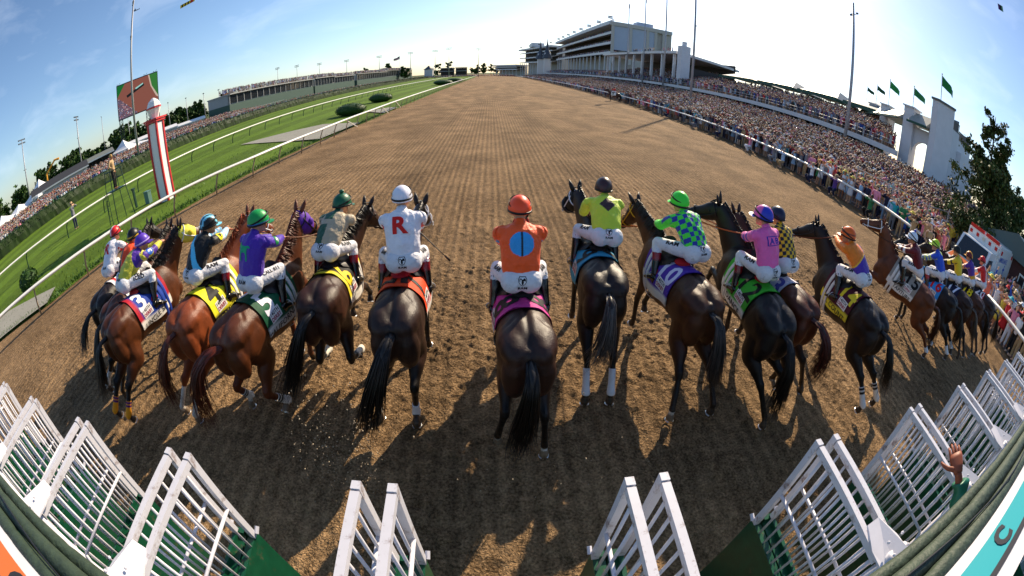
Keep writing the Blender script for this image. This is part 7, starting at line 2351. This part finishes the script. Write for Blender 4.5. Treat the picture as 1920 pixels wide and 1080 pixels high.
def low_person(kind):
    """a figure of about 90 vertices: rows of (vertex, region) for the masses"""
    q, reg = MB(), []
    def put(r):
        reg.extend([r] * (q.n - len(reg)))
    if kind < 3:
        q.tube([(0, 0, .86), (0, 0, 1.08), (0, 0, 1.34), (0, 0, 1.47)], np.array([(.16, .12), (.145, .11), (.20, .12), (.09, .07)]), 7, ref=(1, 0, 0), caps=False); put(0)
        for s in (-1, 1):
            q.tube([(s * .09, 0, .88), (s * .10, .02, .46), (s * .11, 0, .02)], np.array([.09, .07, .055]), 5, caps=False)
        put(1)
    else:
        q.tube([(0, 0, .5), (0, 0, 1.04), (0, 0, 1.34), (0, 0, 1.47)], np.array([(.25, .2), (.145, .11), (.18, .12), (.09, .07)]), 7, ref=(1, 0, 0), caps=False); put(0)
        for s in (-1, 1):
            q.tube([(s * .09, 0, .55), (s * .10, 0, .02)], np.array([.06, .05]), 4, caps=False)
        put(2)
    P = (POSES['photo'], POSES['down'], POSES['one'], POSES['photo'], POSES['hip'], POSES['up'])[kind]
    for s, h_ in ((1, P[0]), (-1, P[1])):
        sh, el, w = arm_pts(s, h_)
        q.tube([sh, el], np.array([.062, .052]), 5, caps=False); put(0)
        q.tube([el, w, w + nrm(w - el) * .12], np.array([.045, .038, .03]), 5, caps=True); put(2)
    q.ell((0, .02, 1.63), (.082, .10, .125), None, 8, 6); put(2)
    q.ell((0, -.015, 1.665), (.09, .105, .115), None, 8, 4); put(3)
    if kind in (3, 5):
        q.tube([(0, 0, 1.70), (0, 0, 1.715)], .23 if kind == 3 else .17, 9); q.tube([(0, 0, 1.71), (0, 0, 1.80)], np.array([.12, .10]), 8); put(4)
    return np.concatenate(q.v), q.f, np.array(reg)
LP = [low_person(k) for k in range(6)]
CLO = np.array([srgb(CN[k]) for k in CN])
CPW = np.array([.20, .16, .15, .13, .045, .08, .03, .05, .02, .008, .05, .10, .03, .07, .06, .03]); CPW /= CPW.sum()
def crowd(name, pts, face, label, seed, cat='crowd'):
    r = np.random.default_rng(seed)
    V, F, Cc, off = [], [], [], 0
    skin = np.array([srgb(s) for s in SK])
    hair = np.array([srgb(s) for s in HAIR[:4] + ['#e0dcd4', '#ece8e4', '#2a1c14', '#e6dcc0']])
    for x, y, z in pts:
        v, f, rg_ = LP[r.integers(0, 6)]
        a = face(x, y) + r.normal(0, .35)
        c, s = math.cos(a), math.sin(a)
        k = r.uniform(.93, 1.07)
        w = np.stack([v[:, 0] * c - v[:, 1] * s, v[:, 0] * s + v[:, 1] * c, v[:, 2]], 1) * k + (x, y, z)
        pal = np.array([CLO[r.choice(16, p=CPW)], CLO[r.choice([2, 3, 7, 11, 0])], skin[r.choice(5, p=[.34, .26, .14, .08, .18])], hair[r.integers(0, 8)], CLO[r.choice([0, 0, 5, 7, 3, 4, 2])]])
        V.append(w)
        F += [tuple(i + off for i in q_) for q_ in f]
        Cc.append(pal[rg_] * np.where(rg_ == 2, .72, .80)[:, None] * r.uniform(.55, 1.1))
        off += len(v)
    q = MB()
    q.v, q.f, q.c, q.mi, q.n = [np.concatenate(V)], F, [np.concatenate(Cc)], [0] * len(F), off
    return tag(q.build(name, m_paint, None, True), label, cat, kind='stuff')
left = lambda x, y: R(90) + math.atan2(y - 6, x - 2) * .3
pts = [(x, y, .018 + float(slope(x)) * float(np.clip((y - 7) / 6, 0, 1))) for d_, x, y, k in cand[N_IND:]]
y = 40.0
while y < 330:
    st_ = .5 * (1 + (y - 40) / 90)
    sx_ = .66 * (1 + (y - 40) / 160)
    for x in np.arange(rail_x(y) + .65, 41.2, sx_):
        if rp.random() < .93:
            xx = x + rp.normal(0, .12)
            pts.append((xx, y + rp.normal(0, .14), .018 + float(slope(xx))))
    y += st_
crowd('crowd', pts, left, 'dense colourful crowd packed on the sloping apron behind the outer rail', 1)
pts = []
y = 28.6
while y < 330:
    st_ = .55 * (1 + max(0, y - 40) / 80)
    for x in np.arange(42.3, 54 if y < 120 else 49, .80 * (1 + max(0, y - 40) / 160)):
        if rp.random() < .92 and y > 28.4 + (x - 42) * .88:
            xx = x + rp.normal(0, .1)
            pts.append((xx, y + rp.normal(0, .12), 4.62 + (xx - 42) * .22))
    y += st_
for y in np.arange(28.4, 44, .6):             # people in the shade under the terrace
    for x in (42.0, 42.8, 43.6):
        pts.append((x - .6 * (x < 42.5), y + rp.normal(0, .1), 1.9))
crowd('crowd', pts, left, 'standing crowd on the raised terrace above the white ledge', 2)
right = lambda x, y: R(-90)
pts = []
for y in np.arange(16, 100, .55):
    for x in np.arange(-57.5, -72, -.95):
        if rp.random() < .85 - .0 * abs(x):
            pts.append((x + rp.normal(0, .15), y + rp.normal(0, .15), .1 + (-57 - x) * .055))
crowd('crowd', pts, right, 'infield crowd packed behind the wire fence left of the track', 3)
pts = []
for p0, p1, zb, zt, n in SUITES:
    for t in np.arange(0, 1, .62 / math.dist(p0, p1)):
        for d in (.5, 1.4, 2.4, 3.6):
            if rp.random() < .62:
                pts.append((lerp(p0[0], p1[0], t) - d, lerp(p0[1], p1[1], t), zt + .3))
crowd('crowd', pts, right, 'guests standing on the roofs of the infield suites', 4)
pts = []
for lv in (30.2, 24.4, 18.8):
    for y in np.arange(215, 397, 1.1):
        for b in (1.2, 2.4, 4.0):
            if rp.random() < .8:
                pts.append((60 + b, y, lv + .1 + b * .22))
for y in np.arange(97, 160, 1.1):
    for x in np.arange(45, 59, 1.6):
        pts.append((x, y + rp.normal(0, .2), 4.6 + (x - 42) * .27))
for y in np.arange(216, 300, 1.7):
    if rp.random() < .8:
        pts.append((61.5, y, 36.7))
for y in np.arange(98, 160, 1.5):
    if rp.random() < .5:
        pts.append((46, y, 13.8))
crowd('crowd', pts, left, 'spectators filling the decks of the tall grandstand and covered stand', 5)
pts = [(x, y, 0) for y in (392, 394.5, 397, 400, 404) for x in np.arange(-75, 22, 1.1)] + [(x, y, 0) for y in np.arange(105, 390, 2.2) for x in (-57, -60, -64)] 
crowd('crowd', pts, lambda x, y: R(180), 'far crowd lining the end of the stretch and the infield edge', 6)
nf = empty('infield_fence', (-55, 50, 0), 0, 'grey wire fence with posts in front of the infield crowd', 'fence')
q = MB()
for z in (.2, 2.1):
    q.bar((-55.5, 12, z), (-55.5, 105, z), .03, 5)
sub(q, 'top_rail', m_galv, nf)
for y in np.arange(12, 106, 3.1):
    q = MB(); q.bar((-55.5, y, 0), (-55.5, y, 2.4), .05, 6); sub(q, 'post', m_galv, nf)
# the man on the stand and the photographer on the turf
b = spectator(-18.68, 14.0, 1.75, R(-60), False, '', None, 'tan', 'black', 'hip')
b['label'] = 'man in a tan top standing on the green viewing stand'
b = spectator(-26.4, 15.1, .05, R(-80), False, '', None, 'grey', 'navy', 'photo')
b['label'] = 'lone man in a grey top standing on the turf beyond the turf rail'
for o in (near_people[-2][0], near_people[-1][0]):
    o['category'] = 'person'
# ------------------------------------------------------------------ starting gate
GX = lambda k: .6625 + 1.1664 * k
YA, ZA = .912, 2.2
ORD = ['center left', 'x']
def nth(k):
    return ('first', 'second', 'third', 'fourth', 'fifth', 'sixth', 'seventh', 'eighth')[k]
for k in range(-6, 7):
    side = 'right' if k >= 0 else 'left'
    i = k if k >= 0 else -k - 1
    for e in (-1, 1):
        x = GX(k) + e * .082
        near = (e < 0) == (k >= 0)
        o = empty('gate_leaf', (x, 0, 0), 0, 'white barred gate door, %s of the %s pair %s of the middle stall' % ('nearer' if near else 'farther', nth(i), side), 'gate door', 'open front doors of the starting gate')
        q = MB()
        q.tube([(0, .10, ZA), (0, YA - .03, ZA)], .0215, 4, ref=(1, 0, 0)); q.tube([(0, YA, ZA + .027), (0, YA, 1.36)], .0215, 4, ref=(1, 0, 0))
        q.build('frame', mat('gate_white_worn', (.62, .61, .65), rough=.38, spec=.45, noise=.05, nscale=15, dirt=(.16, .075, .035), dirt_amt=.28), o)
        for y in np.linspace(.13, .82, 9):
            q = MB(); q.tube([(0, y, ZA - .028), (0, y, 1.22 + .16 * y)], .0098, 8); q.build('bar', m_white, o, True)
        q = MB(); q.tube([(e * .012, .10, 1.74), (e * .012, YA - .02, 1.74)], .013, 8); q.tube([(e * .012, .02, 1.50), (e * .012, .10, 1.74)], .013, 8); q.build('cross_bar', m_white, o, True)
        q = MB(); q.box((0, .50, .86), (.030, .88, 1.0)); q.box((-e * .045, .93, .80), (.10, .04, 1.1)); q.box((-e * .04, .50, 1.30), (.07, .84, .03)); q.build('lower_panel', m_green, o)
        q = MB(); q.bar((e * .03, YA + .01, 1.38), (e * .03, YA + .06, 1.40), .016, 6); q.build('latch', m_white, o)
    d = empty('stall_divider', (GX(k), 0, 0), 0, 'green stall divider with a folded white hinge plate, %s %s of the middle stall' % (nth(i), side), 'stall divider', 'dividers of the starting gate')
    for e in (-1, 1):
        q = MB(); q.tube([(e * .062, .06, .2), (e * .062, .06, 2.30)], .034, 12); q.build('post', m_white, d, True)
        q = MB(); q.tube([(e * .05, .25, 2.215), (e * .05, .0, 2.25), (e * .05, -.10, 2.30)], .022, 10); q.build('strut', m_white, d, True)
    q = MB()                                   # folded plate over the hinges
    rg_ = [(0, .31, 2.27), (0, .01, 2.37)]
    for s in (-1, 1):
        P = [rg_[0], rg_[1], (s * .105, .01, 2.27), (s * .135, .05, 2.255), (s * .125, .16, 2.24), (s * .06, .31, 2.23)]
        P2 = [(a, b, c - .012) for a, b, c in P]
        n = len(P)
        q.add(P + P2, [tuple(range(n))[::s], tuple(range(n, 2 * n))[::-s]] + [(i_, (i_ + 1) % n, n + (i_ + 1) % n, n + i_) for i_ in range(n)])
        for yy_ in (.06, .14):
            q.ell((s * .07, yy_, 2.315 - .0), (.010, .010, .010), None, 8, 5, col=(.1, .1, .1))
    q.build('hinge_plate', m_white, d)
    q = MB(); q.box((0, -1.25, 1.15), (.16, 2.3, 1.5)); q.build('padding', m_green, d)
    for e in (-1, 1):
        q = MB()
        for yv in np.arange(-.10, -1.6, -.14):
            q.tube([(e * .05, yv, 1.9), (e * .05, yv, 2.12)], .012, 6)
        q.tube([(e * .05, -.05, 2.12), (e * .05, -1.6, 2.12)], .014, 6)
        q.build('upper_rail', m_white, d)
    for s in (-1, 1):
        q = MB(); q.box((s * .05, .46, .78), (.025, .62, .9)); q.build('inner_panel', m_green, d)
hd_ = empty('gate_header', (0, 0, 0), 0, 'dark green padded beams running along the top of the starting gate', 'gate header')
for (yy_, z, r) in ((.0, 2.56, .042), (-.075, 2.63, .052), (-.17, 2.66, .05)):
    q = MB()
    xs_ = np.linspace(-8, 9, 240)
    seam = (np.abs(((xs_ + yy_ * 5) % 1.17) - .58) < .04)
    q.tube(np.column_stack([xs_, np.full(240, yy_), z + .004 * np.sin(xs_ * 2.1)]), r * (1 - .12 * seam), 14, ref=(0, 0, 1)); q.build('padded_beam', m_pad, hd_, True)
q = MB()
xs_ = np.linspace(-8, 9, 200)
q.tube(np.column_stack([xs_, -.10 + .04 * np.sin(xs_ * 1.7), 2.695 + .012 * np.sin(xs_ * 2.9)]), .006, 5, col=(.01, .01, .01))
q.build('cable', m_leather, hd_, True)
def board(x0, x1, c0, letter, at, label):
    o = empty('sponsor_board', ((x0 + x1) / 2, -.30, 2.7), 0, label, 'sign board', None)
    nx_ = (x1 - x0)
    def pt(u, v, up=.0):
        return ((u - .5) * nx_, lerp(-.20, -.50, v) + .30 + up * .4, lerp(2.70, 2.86, v) - 2.7 + up)
    q = MB()
    q.add([pt(0, 0, -.02), pt(1, 0, -.02), pt(1, 1, -.02), pt(0, 1, -.02), pt(0, 0), pt(1, 0), pt(1, 1), pt(0, 1)], [(0, 3, 2, 1), (4, 5, 6, 7), (0, 1, 5, 4), (1, 2, 6, 5), (2, 3, 7, 6), (3, 0, 4, 7)])
    q.build('panel', mat('board_white', (.55, .55, .57), rough=.5, noise=.08, nscale=8), o)
    q = MB(); q.add([pt(0, .20, .004), pt(1, .20, .004), pt(1, .62, .004), pt(0, .62, .004)], [(0, 1, 2, 3)], srgb(c0) * .62); q.build('field', m_print, o)
    q = MB(); q.add([pt(0, .62, .006), pt(1, .62, .006), pt(1, .72, .006), pt(0, .72, .006)], [(0, 1, 2, 3)], (.02, .02, .025)); q.build('dark_band', m_print, o)
    v, f = text_poly(letter, bold=.05)
    q = MB()
    q.add([pt((at - x0) / nx_ + a_ * .26 / nx_, .41 - b_ * .42, .009) for a_, b_, _ in v], f, (.02, .02, .025)); q.build('lettering', m_print, o)
board(-4.9, -1.2, '#e8783c', 'O', -1.72, 'orange sponsor board with white edge behind the gate beams at lower left')
board(1.2, 5.4, '#2cb6c2', 'C', 2.02, 'turquoise sponsor board with black letter behind the gate beams at lower right')
# attendant with a raised hand among the bars
def attendant():
    # stands on the ledge behind the beams with one arm out over the doors
    O = np.array((2.78, -.52, 0.0))
    X0, Y0, DZ = 2.78, -.52, .10
    sh, el, w = np.array((2.56, -.28, 2.20)), np.array((2.46, -.04, 2.37)), np.array((2.40, .19, 2.52))
    P = {s: (np.array((X0 + s * .1, Y0, .95 + DZ)), np.array((X0 + s * .11, Y0 + .06, .55 + DZ)), np.array((X0 + s * .11, Y0, .14 + DZ))) for s in (-1, 1)}
    zz = np.array([.90, 1.05, 1.25, 1.5, 1.72, 1.86])
    def torso(mb, g):
        mb.tube(np.column_stack([X0 + 0 * zz, Y0 + 0 * zz, zz + .12 + DZ]), np.column_stack([np.array([.16, .165, .15, .18, .20, .10]) + g, np.array([.12, .125, .12, .125, .11, .08]) + g]), 12, ref=(1, 0, 0))
    mb = MB()
    torso(mb, -.01)
    HC = np.array((X0 + .10, Y0 - .12, 2.16 + DZ))
    mb.tube([(X0, Y0 - .02, 1.95 + DZ), (X0 + .07, Y0 - .09, 2.08 + DZ)], .052, 8)
    A = face_into(mb, HC, (-.2, 1, -.1), (0, 0, 1))
    mb.tube(path([(X0 - .06, Y0 + .02, 1.94 + DZ), sh, el], 6), np.linspace(.06, .045, 6), 10)
    mb.tube(path([el, lerp(el, w, .4), w], 6), np.array([.045, .046, .044, .038, .031, .028]), 10)
    l_el, l_w = np.array((X0 + .30, Y0 - .02, 1.66 + DZ)), np.array((X0 + .26, Y0 + .18, 1.5 + DZ))
    mb.tube([(X0 + .16, Y0, 1.9 + DZ), l_el, l_w], np.array([.055, .045, .03]), 9)
    for s in (-1, 1):
        a, b, c = P[s]
        mb.tube(path([a + (0, 0, .1), a, b], 6), np.linspace(.09, .062, 6), 9)
        mb.tube(path([b, c], 5), np.linspace(.058, .038, 5), 9)
        mb.tube([c + (0, -.05, -.05), c + (0, .18, -.09)], np.array([(.045, .05), (.035, .03)]), 8, ref=(1, 0, 0))
    v, f = remesh(mb, .014, 2)
    bd = MB(); bd.add(v - O, f, srgb('#8a4a32'))
    hb = MB()
    hand_into(hb, w, nrm(np.array((.16, .40, .10))), nrm(np.array((-.80, -.10, .55))), -1, .10, 1.2, srgb('#8a4a32'), .95)
    hand_into(hb, l_w, nrm(l_w - l_el), (0, .2, 1), -1, .5, 1.0, srgb('#8a4a32'))
    eyes_into(hb, HC, A)
    bd.v += [x - O for x in hb.v]; bd.f += [tuple(i + bd.n for i in q_) for q_ in hb.f]; bd.mi += hb.mi; bd.c += hb.c; bd.n += hb.n
    b = bd.build('person', m_skin, None, True)
    b.location = O
    tag(b, 'gate attendant in a green jacket raising a bare hand between the gate doors', 'person')
    mb = MB()
    torso(mb, .016)
    mb.tube(path([(X0 - .08, Y0 + .02, 1.94 + DZ), sh, el], 7), np.linspace(.088, .080, 7), 12)
    mb.tube(path([el, lerp(el, w, .45), lerp(el, w, .78)], 7), np.linspace(.080, .056, 7), 12)
    mb.tube([(X0 + .16, Y0, 1.92 + DZ), l_el, lerp(l_el, l_w, .85)], .07, 10)
    v, f = remesh(mb, .011, 2)
    r = np.random.default_rng(3)
    fo = sum(np.sin(v @ (nrm(r.normal(0, 1, 3)) * r.uniform(35, 80)) + r.uniform(0, 6)) for _ in range(6))
    v = v + np.column_stack([fo * .0030, fo * 0, fo * .0036])
    q = MB(); q.add(v - O, f); q.build('jacket', mat('green_jacket', (.008, .135, .075), rough=.42), b, True)
    mb = MB()
    for s in (-1, 1):
        a, b_, c = P[s]
        mb.tube(path([a + (0, 0, .1), a, b_, c + (0, 0, .03)], 9), np.linspace(.11, .07, 9), 10)
    v, f = remesh(mb, .022, 3)
    q = MB(); q.add(v - O, f); q.build('trousers', cmat('navy'), b, True)
    q = MB(); q.grid(np.array([[HC + (math.sin(t) * math.cos(p) * .09, math.sin(t) * math.sin(p) * .112, .01 + math.cos(t) * .12) for p in np.linspace(0, 6.283, 16, endpoint=False)] for t in np.linspace(.001, 1.5, 7)]) - O, None, True); q.build('cap', cmat('black'), b, True)
attendant()
# flying dirt, aircraft
r10 = np.random.default_rng(12)
q = MB()
for cx, cy, cz, n, sx, sz in ((-1.62, 2.2, .55, 210, .10, .42), (-1.22, 2.25, .6, 160, .07, .48), (.9, 2.2, .5, 30, .5, .4), (.2, 2.0, .5, 25, .5, .4)):
    for _ in range(n):
        p = np.array((cx, cy, cz)) + r10.normal(0, 1, 3) * (sx, .16, sz)
        if p[2] < .04:
            continue
        s = r10.uniform(.003, .008)
        q.ell(p, np.array((s, s * r10.uniform(.6, 1.4), s * r10.uniform(.6, 1.2))), None, 5, 4, np.array((.42, .32, .20)) * r10.uniform(.6, 1.3))
tag(q.build('flying_dirt', m_paint), 'spray of small dirt crumbs thrown up behind the left runners', 'dirt', kind='stuff')
def aerial(x, y, z, w, h_, cols, label, name='aerial_banner', rz=0.0, rx=0.0):
    o = empty(name, (x, y, z), math.atan2(-x, y) + rz, label, 'banner')
    q = MB()
    n = len(cols)
    for i, c in enumerate(cols):
        P = [[((i + u) / n * w - w / 2, .12 * math.sin((i + u) * 2), v * h_ - h_ / 2 + rx * ((i + u) / n - .5)) for v in (0, 1)] for u in np.linspace(0, 1, 5)]
        q.grid(np.array(P), srgb(c))
        q.grid(np.array(P)[:, ::-1] + (0, .05, 0), srgb(c))
    q.build('sheet', m_print, o)
    return o
aerial(-263, 302, 118, 14, 3.4, ['#e8c020', '#2a2a20', '#e8c020', '#5a4a18', '#e8c020', '#20201c', '#e8c020', '#c02a20', '#d04a2c', '#e8c020'], 'long yellow and red advertising banner flying high at upper left', rx=4.0)
aerial(380, 125, 195, 5.5, 6, ['#5a2a70', '#101028', '#5a8a70'], 'small dark square banner in the sky at the upper right corner', rx=-1)
o = empty('light_aircraft', (-299, 264, 126.4), R(50), 'tiny dark tow plane in the sky left of the tallest mast', 'aircraft')
q = MB(); q.tube([(-3, 0, 0), (-1.5, 0, .1), (1.5, 0, .1), (3.6, 0, .3)], np.array([.25, .5, .45, .12]), 8); q.build('fuselage', m_dark, o)
q = MB(); q.box((-.8, 0, .55), (1.1, 8.5, .12)); q.build('wing', m_dark, o)
q = MB(); q.box((3.4, 0, .35), (.7, 2.4, .08)); q.box((3.4, 0, .75), (.7, .08, .8)); q.build('tail_fin', m_dark, o)
# outrider by the rail, seen small
sp = dict(pony=True, n=0, at=(20.3, 65.6), heading=-62, coat='bay', coat_rgb='#3a1c0e', seed=77, label='brown outrider horse standing against the outer rail before the crowd', cloth='#e6e2dc', num='', num_rgb='#ffffff', head_pitch=-35, neck_pitch=48,
          rider=dict(label='outrider in a red coat on the brown horse by the rail', silk=plain('#c0141c', None), cap=capc('#141414'), lean=78))
h_, Bm_, bits_, _ = horse(sp)
rider(sp, h_, Bm_, bits_)
